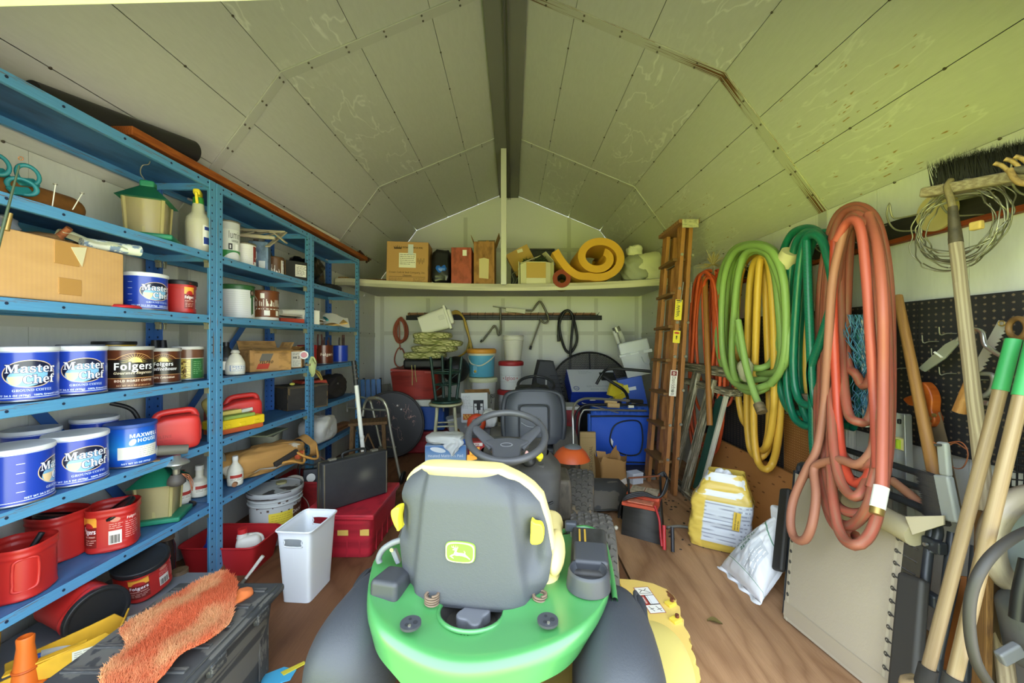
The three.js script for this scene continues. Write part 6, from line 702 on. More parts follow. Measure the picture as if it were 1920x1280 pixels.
{ const t = thing('walker', 'aluminium walking frame in front of the round tabletop', 'walker'), m = M('#b9b7a4', .35, { metalness: .7 }), q = at; P(t, 'side_frame', tube([q(752, 903, 3.36), q(741, 850, 3.36), q(731, 800, 3.36), q(727, 770, 3.36), q(719, 752, 3.36), q(706, 746, 3.4), q(692, 747, 3.5), q(684, 756, 3.55), q(680, 780, 3.55)], .0125, 90, 10), m); P(t, 'grip', tube([q(713, 748, 3.38), q(703, 746, 3.42), q(692, 747, 3.5)], .017, 20, 10), M('#8a8068', .7)); P(t, 'inner_frame', tube([q(715, 838, 3.62), q(704, 790, 3.62), q(698, 765, 3.62), q(692, 750, 3.64), q(675, 745, 3.85), q(655, 747, 3.98), q(651, 758, 4.0), q(651, 772, 4.0)], .0115, 80, 10), m); P(t, 'brace', rod(q(682, 767, 3.52), q(726, 769, 3.38), .009), m); P(t, 'brace', rod(q(711, 838, 3.62), q(741, 838, 3.38), .009), m); P(t, 'brace', rod(q(653, 765, 3.98), q(682, 766, 3.55), .009), m); P(t, 'brace', rod(q(704, 793, 3.6), q(733, 797, 3.4), .008), m); P(t, 'front_wheel', tf(lathe([[.012, -.012], [.055, -.012], [.06, 0], [.055, .012], [.012, .012]], 28), q(755, 896, 3.36), [0, 0, PI / 2 - .2]), blackPlastic); P(t, 'leg_extension', rod(q(715, 838, 3.62), [q(718, 850, 3.62).x, .002, -3.62], .011), m); }
{ const t = thing('step_stool', 'small rough wooden step stool between shelving and walker', 'stool', [-1.20, 0, -3.30], .3), m = MT(greyWoodTex, .8, { color: '#a5875c' }); P(t, 'tread', rbox(.30, .025, .20, .004), m, [0, .53, 0]); for (const x of [-.12, .12]) for (const z of [-.075, .075]) P(t, 'leg', beam([x * 1.15, 0, z * 1.2], [x, .52, z], .04, .03, .003, [1, 0, 0]), m); P(t, 'lower_tread', rbox(.26, .02, .18, .004), m, [0, .16, 0]); for (const s of [-1, 1]) P(t, 'brace', beam([s * .10, .2, .09], [0, .45, .09], .02, .012, .002), m); }
{ const t = thing('blue_slat_chair', 'folded chair of blue slats leaning in the far corner behind the walker', 'chair', [at(697, 738, 4.5).x, 0, -4.5], .25); t.rotation.x = 0; for (let k = 0; k < 4; k++) P(t, 'slat', rbox(.048, .44, .012, .003), MW('#2f6fae', .5), [-.09 + k * .056, .55, 0], [-.12, 0, .06 - .01 * k]); for (const x of [-.1, .1]) P(t, 'leg', rod([x, 0, .05], [x * .9, .78, -.05], .012), blackMetal); P(t, 'grey_board', rbox(.16, .6, .015, .003), MW('#6a685c', .8), [.15, .4, -.08], [-.1, 0, .1]); }
{ const t = thing('mattress_pad_box', 'blue and white heated mattress pad box with a white bag on top', 'box', [at(835, 850, 3.05).x, 0, -3.12], .04); P(t, 'box_body', rbox(.315, .40, .16, .003), M('#9fb6d0', .6), [0, .20, 0]); P(t, 'printed_front', new THREE.PlaneGeometry(.31, .39), MT(canvasTex(256, 320, (g) => { const gr = g.createLinearGradient(0, 0, 0, 320); gr.addColorStop(0, '#4a7ab8'); gr.addColorStop(.25, '#8fb0d4'); gr.addColorStop(1, '#b9c9d8'); g.fillStyle = gr; g.fillRect(0, 0, 256, 320); g.fillStyle = '#e6edf2'; g.beginPath(); g.ellipse(80, 24, 50, 16, .2, 0, 7); g.fill(); txt(g, 'Heated Mattress Pad', 128, 62, 24, '#eef4f8', { w: '' }); g.strokeStyle = '#e0eaf2'; g.lineWidth = 3; g.beginPath(); g.moveTo(0, 90); g.quadraticCurveTo(120, 70, 256, 104); g.stroke(); }), .5), [0, .2, .0815]);
  const b = thing('white_shopping_bag', 'crumpled white plastic bag flopping over the mattress pad box', 'bag', [at(832, 835, 3.05).x, .402, -3.12]); P(b, 'bag', blob(.29, .075, .2, .03, 5, 61), M('#d6d8d6', .5)); P(b, 'hanging_corner', surf((u, v) => [.02 + .12 * u + .02 * Math.sin(v * 5), .05 - .13 * v * (1 - Math.abs(u - .6)), .088 + .012 * Math.sin(u * 14) + .01 * v], 16, 10), M('#dadcda', .5, { side: THREE.DoubleSide })); P(b, 'blue_tag', lump(tf(sph(.04, 14), [.17, .02, .04], [0, 0, 0], [1.2, .5, .8]), .015, 30), M('#2a62c0', .5)); }
{ const t = thing('red_carton', 'small red retail carton with white lettering behind the steering wheel', 'carton', [at(893, 850, 3.2).x, 0, -3.28], .1); P(t, 'box_body', rbox(.16, .385, .12, .003), MW('#b02c2c', .6), [0, .193, 0]); P(t, 'printed_front', new THREE.PlaneGeometry(.155, .38), MT(canvasTex(128, 320, (g) => { g.fillStyle = '#b02c2c'; g.fillRect(0, 0, 128, 320); g.fillStyle = '#e8e2d8'; g.fillRect(30, 8, 70, 22); txt(g, 'FIX', 64, 20, 18, '#a02020'); txt(g, '2.8x', 40, 58, 24, '#f2e8e0'); scribble(g, 14, 80, 96, 10, 12, '#e8c4bc', 4); }), .6), [0, .193, .0615]); }
{ const t = thing('grill_box', 'white box printed with a black grill and food picture, kraft flap open', 'box', [at(893, 745, 4.2).x, .36, -4.2], -.1); P(t, 'box_body', rbox(.28, .30, .22, .003), M('#d9d9d4', .7), [0, .15, 0], [-.06, 0, .03]); P(t, 'printed_front', new THREE.PlaneGeometry(.275, .295), MT(canvasTex(256, 272, (g) => { g.fillStyle = '#d8d9d6'; g.fillRect(0, 0, 256, 272); scribble(g, 14, 20, 80, 9, 14, '#8a8a8a', 3); g.fillStyle = '#c46a2a'; g.fillRect(14, 190, 100, 56); g.fillStyle = '#e0b24a'; for (let i = 0; i < 9; i++) { g.beginPath(); g.arc(24 + i * 10, 205 + (i % 3) * 14, 8, 0, 7); g.fill(); } g.fillStyle = '#16161a'; g.fillRect(118, 60, 100, 34); g.fillRect(118, 90, 8, 100); g.fillRect(210, 90, 8, 100); g.fillRect(150, 94, 36, 60); g.fillRect(164, 150, 8, 60); g.fillRect(130, 120, 76, 8); }), .6), [0.003, .15, .1135], [-.06, 0, .03]); P(t, 'flap', rbox(.26, .003, .10, .001), kraft, [.02, .31, .05], [-.7, 0, .05]);
  const u = thing('tilted_box', 'white printed box tipped on its edge under the grill box', 'box', [at(855, 790, 4.25).x, .10, -4.35], .3); P(u, 'box_body', rbox(.2, .28, .2, .003), M('#cfd0cc', .7), [0, .14, 0], [0, 0, .18]); P(u, 'print_patch', rbox(.09, .05, .003, .001), M('#b07a30', .7), [-.03, .12, .101], [0, 0, .5]);
  const g = thing('grey_tote', 'pale grey plastic tote under the grill box', 'tote', [at(912, 800, 4.15).x, 0, -4.15]); P(g, 'tote_body', rbox(.40, .32, .3, .02), M('#a9abab', .6), [0, .16, 0]); P(g, 'tote_lid', rbox(.42, .03, .32, .01), M('#b9bbba', .6), [0, .335, 0]);
  const o = thing('orange_reel', 'orange plastic cord reel on the floor pile by the grey tote', 'reel', [at(893, 790, 3.75).x, .42, -3.78]); P(o, 'reel_rim', tf(lathe([[.05, -.04], [.085, -.045], [.09, 0], [.085, .045], [.05, .04]], 32), [0, 0, 0], [PI / 2, .3, 0]), M('#d8481e', .5)); P(o, 'reel_base', rbox(.16, .34, .12, .02), M('#55585a', .6), [0, -.25, 0]);
  const s = thing('white_bundle', 'small white bundle behind the steering wheel next to the orange reel', 'bundle', [at(917, 775, 3.85).x, .36, -3.88]); P(s, 'bundle', blob(.15, .17, .14, .03, 4, 71), M('#e2e2de', .7)); P(s, 'red_spot', tf(sph(.015, 10), [-.06, .09, .06]), M('#b82a2a', .5)); }
function pailT(name, label, pos, r0, r1, h, o) { const t = thing(name, label, o.cat ?? 'bucket', pos, o.turn ?? 0), m = M(o.col ?? '#d6d6cc', .5, { side: THREE.DoubleSide }); P(t, 'body', o.map ? tf(new THREE.CylinderGeometry(r1, r0, h, 40, 1, true), [0, h / 2, 0], [0, PI, 0]) : lathe([[0, .002], [r0, .002], [r1, h], [r1 - .006, h], [r0 - .004, .008]], 40), o.map ? MT(o.map, .5) : m); for (const y of o.rings ?? []) P(t, 'ring', tf(new THREE.TorusGeometry(r0 + (r1 - r0) * y + .002, .006, 8, 40), [0, h * y, 0], [PI / 2, 0, 0]), m); if (o.lid) P(t, 'lid', lathe([[r1 + .002, h - .03], [r1 + .016, h - .028], [r1 + .018, h + .012], [r1, h + .026], [0, h + .03]], 40), M(o.lid, .5)); if (o.bail) P(t, 'bail', tube([[-r1 - .004, h * .78, 0], [-r1 * .7, h * .52, r1 * .75], [0, h * .45, r1 * 1.02], [r1 * .7, h * .66, r1 * .75], [r1 + .004, h * .85, 0]], .008, 40, 8), M('#cfd0b8', .5)); return t; }
pailT('white_bucket', 'white lettered bucket under the blue drink cooler', [at(906, 740, 4.62).x, .36, -4.62], .125, .15, .40, { map: canvasTex(512, 256, (g) => { g.fillStyle = '#d4d4cc'; g.fillRect(0, 0, 512, 256); txt(g, 'WORK', 300, 120, 44, '#26262a', { f: 'serif' }); txt(g, 'ON', 300, 160, 40, '#26262a', { f: 'serif' }); }), lid: '#cfd0a8' });
one('plastic_crate', 'dark crate on the floor holding up the white lettered bucket', 'crate', rbox(.32, .355, .3, .01), M('#4a4c4e', .7), [at(906, 800, 4.62).x, .179, -4.62]);
{ const t = pailT('drink_cooler', 'sky blue drink cooler with orange lid and white bail', [at(903, 690, 4.62).x, .792, -4.62], .145, .155, .30, { col: '#5aa8c8', lid: '#d8942e', bail: true, cat: 'cooler' }); P(t, 'upper_band', tf(new THREE.CylinderGeometry(.158, .158, .035, 40, 1, true), [0, .265, 0]), M('#d6d4b8', .5)); P(t, 'spigot', rbox(.06, .10, .03, .008), M('#4a94b4', .5), [-.06, .09, .145]); P(t, 'spigot_valve', tf(sph(.016, 12), [-.06, .07, .165]), M('#c8a23a', .5)); }
pailT('drink_jug', 'white drink jug with red lid at the foot of the jug stack', [at(957, 750, 4.75).x, .0, -4.75], .13, .142, .60, { col: '#d9dadb', lid: '#a8262a', rings: [.35, .6, .8], cat: 'jug' });
pailT('drink_jug', 'white lettered drink jug with red lid in the middle of the jug stack', [at(958, 690, 4.75).x, .632, -4.75], .128, .135, .31, { map: canvasTex(512, 192, (g) => { g.fillStyle = '#dadbdc'; g.fillRect(0, 0, 512, 192); g.fillStyle = '#c8c9ca'; g.fillRect(0, 84, 512, 4); g.fillRect(0, 132, 512, 4); txt(g, '• Igloo •', 250, 108, 34, '#b02a3a', { w: '' }); }), lid: '#a8262a', cat: 'jug' });
pailT('white_pail', 'open white pail on top of the jug stack', [at(962, 668, 4.75).x, .974, -4.75], .095, .128, .30, { col: '#dcdacc', rings: [.96, .82] });
{ // second tractor
  const t = thing('lawn_tractor', 'second lawn tractor with plain grey seat parked deeper in the shed', 'lawn tractor', [.17, 0, -3.1]), g1 = M('#3f4348', .5), g2 = M('#34383d', .5);
  P(t, 'seat_back', surf((u, v) => { const a = (u - .5) * 2, r = .24 * (1 - .14 * Math.pow(Math.max(0, v - .75) / .25, 2)) * (v < .12 ? .95 : 1), top = Math.pow(Math.abs(a), 4) * .05 * v; return [r * a, .405 + .40 * v - top, .05 * (1 - Math.pow(Math.abs(a), 4)) - .06 * v * v + .008 * (Math.abs(a) < .5 && v < .75 && v > .1 ? 1 : 0)]; }, 48, 40), M('#43474c', .45, { side: THREE.DoubleSide })); P(t, 'seat_rim', tube([[-.225, .42, 0], [-.24, .55, 0], [-.235, .70, -.03], [-.205, .775, -.06], [-.1, .802, -.06], [0, .806, -.06], [.1, .802, -.06], [.205, .775, -.06], [.235, .70, -.03], [.24, .55, 0], [.225, .42, 0]], .02, 90, 10), g2); P(t, 'seat_panel', tube([[-.11, .43, .058], [-.115, .62, .05], [-.10, .70, .04], [0, .71, .036], [.10, .70, .04], [.115, .62, .05], [.11, .43, .058]], .0035, 60, 6), M('#2a2d31', .5)); P(t, 'seat_logo', tf(new THREE.TorusGeometry(.014, .0025, 6, 28), [.02, .60, .062], [0, 0, 0], [1.8, .9, 1]), M('#6a6e72', .4)); P(t, 'seat_seam', tube([[-.10, .575, .06], [-.04, .545, .065], [.05, .54, .065]], .003, 20, 6), M('#9a9ea2', .4)); P(t, 'seat_cushion', rbox(.47, .12, .42, .04), g2, [0, .42, -.24]);
  P(t, 'fender', rbox(.64, .05, .50, .02), M('#3a3c3e', .6), [0, .34, -.22]); P(t, 'chassis', rbox(.3, .2, 1.2, .02), blackMetal, [0, .24, -.65]); P(t, 'dash', rbox(.34, .42, .16, .05), M('#2c2f33', .55), [.03, .56, -.82], [.2, 0, 0]); P(t, 'bonnet', rbox(.32, .36, .44, .08), MW('#2c2c2e', .5), [.02, .45, -1.1]); const w = new THREE.Group(); w.name = 'steering_wheel'; t.add(w); w.position.set(.05, .80, -.52); w.rotation.x = .42; P(w, 'rim', tf(new THREE.TorusGeometry(.165, .014, 12, 48), [0, 0, 0], [PI / 2, 0, 0]), M('#2a2c2f', .45)); for (const a of [-.9, 0.9, PI]) P(w, 'spoke', rod([0, -.02, 0], [.16 * Math.sin(a), 0, .16 * Math.cos(a)], .014), M('#2a2c2f', .45)); P(w, 'hub', cyl(.05, .04, .03, 24), M('#2a2c2f', .45), [0, -.03, 0]); P(t, 'steering_column', rod([.05, .78, -.53], [.04, .6, -.76], .03), g2);
  tire(t, .25, .2, [.25, .252, -.15], 0, 0); tire(t, .25, .2, [-.25, .252, -.15], 0, 0); tire(t, .19, .15, [.24, .192, -1.15], 0, 0); tire(t, .19, .15, [-.24, .192, -1.15], 0, 0); }
{ const t = thing('grass_catcher', 'dark plastic chute hood of a grass catcher beside the round mesh table', 'grass catcher', [at(1035, 720, 4.1).x, .18, -4.72], .1), m = M('#34373b', .6); P(t, 'hood', tf(ext([[-.24, 0], [.22, 0], [.235, .20], [.06, .79], [-.10, .80], [-.16, .55]], .2, .015), [0, .0, -.10]), m); for (let k = 0; k < 8; k++) P(t, 'louver', rbox(.13 + .01 * k, .012, .012, .003), M('#24272a', .6), [.08 + k * .004, .62 - k * .045, .118], [0, 0, -.05]); P(t, 'rib', beam([.05, .78, .12], [.215, .2, .12], .02, .012, .003), m); P(t, 'clip_spot', rbox(.02, .07, .006, .002), M('#b8bab4', .5), [-.03, .55, .118]); P(t, 'stand', rbox(.4, .18, .2, .01), blackPlastic, [0, -.088, 0]); }
{ const t = thing('mesh_table', 'round black mesh tabletop leaning on the gable wall', 'table', [at(1108, 740, 5.0).x, .54, -5.02]); t.rotation.x = -.16; const ht = dataTex(256, 256, (x, y) => { const u = x * 64, v = y * 64, o = Math.floor(v) % 2 * .5, r = Math.hypot(((u + o) % 1) - .5, (v % 1) - .5); return r < .34 ? [0, 0, 0] : [255, 255, 255]; }, 1, 1, false); P(t, 'mesh_disc', new THREE.CircleGeometry(.52, 64), M('#2a2a2a', .5, { alphaMap: ht, alphaTest: .5, side: THREE.DoubleSide })); P(t, 'rim', new THREE.TorusGeometry(.525, .012, 10, 80), blackMetal); P(t, 'spoke', rod([.0, 0, .008], [0.0, .52, .008], .009), blackMetal); P(t, 'hub', tf(cyl(.03, .03, .015, 20), [0, 0, 0], [PI / 2, 0, 0]), blackMetal); P(t, 'spoke', rod([0, 0, .008], [-.45, -.26, .008], .009), blackMetal); P(t, 'spoke', rod([0, 0, .008], [.45, -.26, .008], .009), blackMetal); }
{ const t = thing('appliance_box', 'large blue and white appliance box tipped towards the doorway', 'box', [at(1115, 730, 4.45).x, .50, -4.62], .05); const tp = canvasTex(384, 256, (g) => { g.fillStyle = '#c9cdd2'; g.fillRect(0, 0, 384, 256); g.lineWidth = 5; g.strokeStyle = '#2a3a8c'; g.beginPath(); g.arc(42, 216, 20, 0, 7); g.stroke(); txt(g, 'GE', 42, 216, 18, '#2a3a8c'); txt(g, 'AIR CONDITIONER', 240, 196, 26, '#a9aeb8'); txt(g, 'ROOM SIZE UNIT', 240, 228, 22, '#a9aeb8'); g.fillStyle = '#1c1e24'; g.fillRect(262, 36, 122, 96); scribble(g, 90, 24, 90, 3, 12, '#9aa0a8', 3); }); P(t, 'box_body', rbox(.56, .20, .40, .004), M('#1f3fa8', .55), [0, .17, 0], [.62, 0, 0]); P(t, 'printed_top', new THREE.PlaneGeometry(.55, .39), MT(tp, .6), [0, .17 + .1015 * Math.cos(.62), .1015 * Math.sin(.62)], [-PI / 2 + .62, 0, 0]); for (const x of [.16, .24]) P(t, 'round_emblem', tf(new THREE.TorusGeometry(.028, .004, 6, 28), [x, .17 - .118 + .0, .225], [.62, 0, 0]), M('#b9c4e0', .5)); P(t, 'support_carton', rbox(.5, .48, .3, .004), MW('#2a2c30', .8), [0, -.255, -.05]);
  const b = thing('blue_box', 'blue retail box with yellow and white pictures beside the foam cooler', 'box', [at(1190, 730, 4.3).x, .30, -4.35], -.2); P(b, 'box_body', rbox(.26, .50, .2, .004), M('#1f50b8', .5), [0, .26, 0], [0, 0, .2]); P(b, 'printed_front', new THREE.PlaneGeometry(.25, .49), MT(canvasTex(160, 320, (g) => { g.fillStyle = '#1f55be'; g.fillRect(0, 0, 160, 320); g.fillStyle = '#e8d83a'; g.fillRect(10, 40, 50, 60); g.fillStyle = '#dfe4e8'; g.fillRect(60, 60, 50, 24); g.save(); g.translate(70, 200); g.rotate(.7); g.fillStyle = '#e0d8c0'; g.fillRect(-26, -26, 52, 52); g.fillStyle = '#6a3a20'; g.fillRect(-16, -16, 32, 32); g.restore(); }), .5), [.0, .26, .1015], [0, 0, .2]); P(b, 'support_carton', rbox(.3, .29, .22, .004), MW('#2a2c30', .8), [0.0, -.154, 0]);
  const y = thing('yellow_box', 'bright yellow folded box wedged between the blue boxes', 'box', [at(1148, 725, 4.4).x, .60, -4.28], .2); P(y, 'box_body', rbox(.14, .16, .05, .003), M('#e2cc2c', .5), [0, .08, 0], [0, 0, -.3]); P(y, 'fold', rbox(.12, .05, .05, .003), M('#d8c028', .5), [.04, .0, .02], [0, 0, .4]); }
{ const t = thing('foam_cooler', 'white styrofoam cooler tipped on the blue boxes by the ladder', 'cooler', [at(1200, 715, 4.4).x, .83, -4.42], -.2), m = M('#dfe2e4', .7); t.rotation.z = .22; P(t, 'cooler_body', tf(new THREE.CylinderGeometry(.235, .2, .24, 4, 1), [0, .12, 0], [0, PI / 4, 0], [1, 1, .75]), m); P(t, 'cooler_rim', rbox(.35, .035, .27, .006), m, [0, .245, 0]); P(t, 'cooler_lid', rbox(.32, .13, .24, .02), m, [0, .32, 0]); for (const x of [-.08, .06]) P(t, 'latch', rbox(.05, .03, .01, .003), M('#c9ccce', .6), [x, .25, .138]); P(t, 'handle', tube([[.05, .2, .135], [.07, .12, .135], [.12, .12, .13], [.12, .2, .125]], .005, 20, 6), M('#c4c8cc', .6)); }
{ const t = thing('light_fixture', 'white double tube light fixture leaning behind the foam cooler', 'light fixture'); for (const dx of [0, 10]) P(t, 'tube', rod(at(1178 + dx, 690, 4.75), at(1151 + dx, 620, 4.75), .025, .025, 16), M('#dcdcd2', .4)); P(t, 'end_cap', rod(at(1158, 622, 4.75), at(1154, 613, 4.75), .045), steel); P(t, 'base_plate', beam(at(1186, 690, 4.79), at(1157, 618, 4.79), .14, .02, .004), M('#cfcfc4', .4)); P(t, 'lower_body', beam(at(1186, 690, 4.77), at(1205, 740, 4.77), .14, .04, .004), M('#cfcfc4', .4)); }
{ const t = thing('string_trimmer', 'string trimmer with orange guard, its shaft bent over by the blue chair', 'string trimmer'); const m = M('#9c9c94', .3, { metalness: .8 }); P(t, 'shaft', tube([at(1075, 838, 2.88), at(1074.5, 800, 2.9), at(1074, 775, 2.93), at(1078, 758, 3.0), at(1090, 749, 3.05), at(1110, 747, 3.1), at(1180, 751, 3.2)], .0095, 60, 8), m); P(t, 'shaft_grip', rod(at(1180, 751, 3.2), at(1204, 753, 3.25), .016, .018), blackPlastic); P(t, 'guard_collar', tf(lathe([[0, .02], [.03, .02], [.06, .005], [.062, -.005]], 28), at(1074, 838, 2.86)), M('#6f7276', .5)); P(t, 'guard', tf(surf((u, v) => { const a = u * 2 * PI, r = .05 + .085 * Math.pow(v, .6), f = Math.sin(a) > 0 ? 1.05 : .7; return [r * 1.0 * Math.cos(a), -.085 * Math.pow(v, 1.3), r * f * Math.sin(a)]; }, 36, 12), at(1071, 838, 2.86).toArray()), M('#d9602c', .4, { side: THREE.DoubleSide })); P(t, 'motor_head', tf(cyl(.05, .045, .24, 20), [at(1071, 868, 2.86).x, .02, -2.86]), blackPlastic); }
{ const t = thing('folding_frame', 'black and chrome folded chair frame with tan foam pads', 'chair frame'), m = M('#8f8f8a', .3, { metalness: .8 }); P(t, 'tube_frame', tube([at(1078, 880, 3.45), at(1078, 800, 3.45), at(1081, 775, 3.45), at(1092, 762, 3.45), at(1115, 758, 3.45), at(1214, 759, 3.45)], .010, 70, 8), blackMetal); P(t, 'rear_tube', tube([at(1085, 870, 3.6), at(1085, 800, 3.6), at(1092, 772, 3.6), at(1110, 768, 3.6), at(1212, 770, 3.6)], .010, 60, 8), m); P(t, 'thin_rod', rod(at(1091, 755, 3.48), at(1160, 774, 3.48), .005), m); for (const [x, y] of [[1143, 751], [1148, 759]]) P(t, 'foam_pad', rod(at(x - 9, y, 3.42), at(x + 13, y + 1, 3.42), .022, .022, 12), M('#b59a6a', .9)); for (const [x, y] of [[1110, 748], [1178, 751], [1182, 762]]) P(t, 'white_tape', rod(at(x - 4, y, 3.36), at(x + 6, y, 3.36), .0125), M('#d8d8d0', .5)); for (const y of [700, 712]) P(t, 'black_arm', tube(y === 700 ? [at(1118, 720, 4.1), at(1130, 700, 4.1), at(1140, 692, 4.05), at(1170, 692, 4), at(1220, 696, 3.9)] : [at(1132, 706, 4.1), at(1150, 718, 4.05), at(1168, 730, 4), at(1176, 742, 3.9), at(1177, 760, 3.8)], .015, 40, 8), blackPlastic); }
{ const t = thing('blue_pop_up_tent', 'folded blue fabric panel with black piping and rounded door outline', 'folded tent', [at(1162, 820, 3.7).x, .004, -3.72], -.02), bm = M('#1f55c0', .65), pm = blackPlastic; P(t, 'fabric_panel', surf((u, v) => [-.27 + .54 * u, .02 + .56 * v, .03 + .02 * Math.sin(u * PI) * Math.sin(v * PI) + .006 * Math.sin(u * 9 + v * 13) + (v > .9 ? .01 * Math.sin(u * 60) : 0)], 60, 40), M('#1f55c0', .65, { side: THREE.DoubleSide })); P(t, 'fabric_body', rbox(.54, .56, .09, .02), bm, [0, .30, -.02]); P(t, 'top_piping', tube([[-.28, .50, .05], [0, .505, .06], [.27, .50, .05]], .008, 30, 6), pm); P(t, 'bottom_piping', tube([[-.26, .08, .04], [.27, .07, .05]], .007, 20, 6), pm); P(t, 'door_outline', tube([[-.10, .29, .065], [-.07, .40, .062], [0, .45, .06], [.12, .465, .058], [.18, .44, .056], [.20, .36, .055], [.20, .25, .056], [.17, .16, .058], [.08, .14, .06], [-.02, .17, .063], [-.08, .22, .065]], .0065, 90, 6, true), pm); P(t, 'white_patch', tf(ext([[-.015, 0], [.0, .03], [.02, .0], [.012, -.04]], .003), [-.09, .27, .062]), white); P(t, 'side_tube', rod([-.285, .10, .03], [-.285, .52, .03], .02), M('#2a5ab0', .5)); P(t, 'base', rbox(.5, .03, .1, .004), M('#24202c', .7), [.02, .018, .0]); }
{ const t = thing('cardboard_strip', 'tall narrow carton printed PROFESSIONAL leaning by the trimmer', 'carton', [at(1101, 850, 3.42).x, 0, -3.38], -.1); t.rotation.x = -.06; P(t, 'carton_body', rbox(.135, .42, .05, .003), M('#a58a5a', .85), [0, .212, 0]); P(t, 'printed_side', new THREE.PlaneGeometry(.13, .41), MT(canvasTex(96, 320, (g) => { g.fillStyle = '#a58a5a'; g.fillRect(0, 0, 96, 320); txt(g, 'PROFESSIONAL', 66, 180, 27, '#4a3c24', { r: -PI / 2, w: '' }); g.fillStyle = '#8f7748'; g.fillRect(0, 30, 96, 3); }), .85), [0, .212, .0265]);
  const b = thing('grocery_bag', 'brown paper grocery bag with torn top on the floor by the ladder', 'paper bag', [at(1145, 880, 3.3).x, 0, -3.3], .15), e = (c) => Math.sign(c) * Math.pow(Math.abs(c), .3); P(b, 'bag_body', surf((u, v) => { const a = u * 2 * PI, k = 1 - .06 * Math.sin(v * PI) + .03 * Math.sin(a * 3 + v * 4), j = v > .98 ? .03 * Math.sin(a * 4) : 0; return [.12 * k * e(Math.cos(a)), .002 + .235 * v + j, .08 * k * e(Math.sin(a))]; }, 60, 16), M('#a9804a', .85, { side: THREE.DoubleSide })); P(b, 'torn_flap', ext([[-.10, 0], [-.02, 0], [-.03, .05], [-.11, .06]], .003), M('#b48a54', .85), [0, .22, -.04]); P(b, 'torn_flap', ext([[0, 0], [.08, 0], [.07, .11], [.03, .06]], .003), M('#a07640', .85), [.0, .21, -.05]); P(b, 'printed_logo', rbox(.07, .05, .003, .001), M('#ddd6c8', .8), [.07, .05, .087], [0, .15, .3]);
  const w = thing('small_white_box', 'small white box on the floor beside the grocery bag', 'box', [at(1189, 900, 3.38).x, 0, -3.36], .35); P(w, 'box_body', rbox(.105, .085, .09, .003), M('#d3d8de', .6), [0, .043, 0]); P(w, 'box_lid', rbox(.108, .012, .093, .003), M('#dbe0e6', .6), [0, .086, 0]);
  const c = thing('red_side_cooler', 'dark red cooler with white lid behind the grey tractor seat', 'cooler', [at(1060, 790, 4.3).x, .16, -4.22]); P(c, 'cooler_body', rbox(.24, .33, .3, .01), MW('#a02028', .5), [0, .166, 0]); P(c, 'cooler_lid', rbox(.25, .04, .31, .01), M('#c9c9c4', .5), [0, .35, 0]); P(c, 'foot', rbox(.22, .16, .28, .006), MW('#4a4438', .8), [0, -.079, 0]); }
{ const t = thing('flat_cartons', 'flat dark cartons lying under the folded blue panel', 'cartons', [at(1165, 880, 3.6).x, .0, -3.55]); for (let k = 0; k < 3; k++) P(t, 'carton', rbox(.5, .022, .16, .003), MW(['#2a2632', '#34343c', '#8a8a84'][k], .7), [.0, .012 + (2 - k) * .024, .02 * k]); t.position.z = -3.54; }
// ---------- along the other wall ----------
const WX = HW + XC;                                        // inner face of the wall
{ const t = thing('wall_rack', 'long black rack board with orange wood edge and wire hooks, holding the hoses', 'rack'); const z0 = 1.0, z1 = 3.5; P(t, 'back_board', rbox(.02, .09, z1 - z0, .002), MT(dataTex(64, 64, (x, y) => { const n = fbm(x * 4, y * 24, 3, 3); return [26 + 22 * n, 24 + 20 * n, 20 + 16 * n]; }), .7), [WX - .011, 1.695, -(z0 + z1) / 2]); P(t, 'wood_edge', rbox(.034, .022, z1 - z0, .003), MT(pineTex, .6, { color: '#c47a4a' }), [WX - .018, 1.645, -(z0 + z1) / 2]);
  for (let k = 0; k < 12; k++) { const z = 1.2 + k * .2; P(t, 'wire_hook', tube([[WX - .02, 1.73, -z], [WX - .16, 1.70, -z], [WX - .19, 1.71, -z], [WX - .20, 1.76, -z], [WX - .19, 1.71, -z - .02], [WX - .14, 1.66, -z - .03], [WX - .02, 1.66, -z - .03]], .0032, 50, 6), M('#8c886e', .4, { metalness: .5 })); } }
function coil(name, label, cat, loops, X0, r, mat, o = {}) {
  const t = thing(name, label, cat), pts = [], e = (c) => Math.sign(c) * Math.pow(Math.abs(c), .72), n = 18;
  loops.forEach((L, i) => { const Nx = loops[Math.min(i + 1, loops.length - 1)]; for (let k = 0; k < n; k++) { const f = k / n, q = L.map((v, j) => v + (Nx[j] - v) * f * f), a = f * 2 * PI, c = Math.cos(a), s = Math.sin(a), w = (q[1] - q[0]) / 2 * (.80 + .2 * Math.max(0, c) + .03 * Math.sin(i * 2.3)), x = (q[0] + q[1]) / 2 - w * e(s) + 3 * Math.sin(i * 5 + a * 2), y = (q[2] + q[3]) / 2 + (q[3] - q[2]) / 2 * c; pts.push(atX(x, y, X0 - (i % 3) * r * 1.9 - Math.floor(i / 3) * r * .5 - .03 * Math.max(0, -c) - (o.lean ?? 0) * Math.min(1, Math.max(0, (y - 640) / 400)))); } });
  (o.tail ?? []).forEach(([x, y, dx]) => pts.push(atX(x, y, X0 - (dx ?? .06))));
  for (const q of o.more ?? []) P(t, 'hanging_strand', tube(q.map(([x, y]) => atX(x, y, X0 - .1)), r, 60, 9), mat);
  P(t, o.part ?? 'hose_coil', tube(pts, r, pts.length * 7, 9), mat); return t;
}
const cordTex = (a, b) => dataTex(64, 64, (x, y) => { const n = fbm(x * 6, y * 30, 9, 3, 6); return a.map((c, i) => c + (b[i] - c) * Math.min(1, Math.max(0, n - .3) * 2)); }, 40, 1);
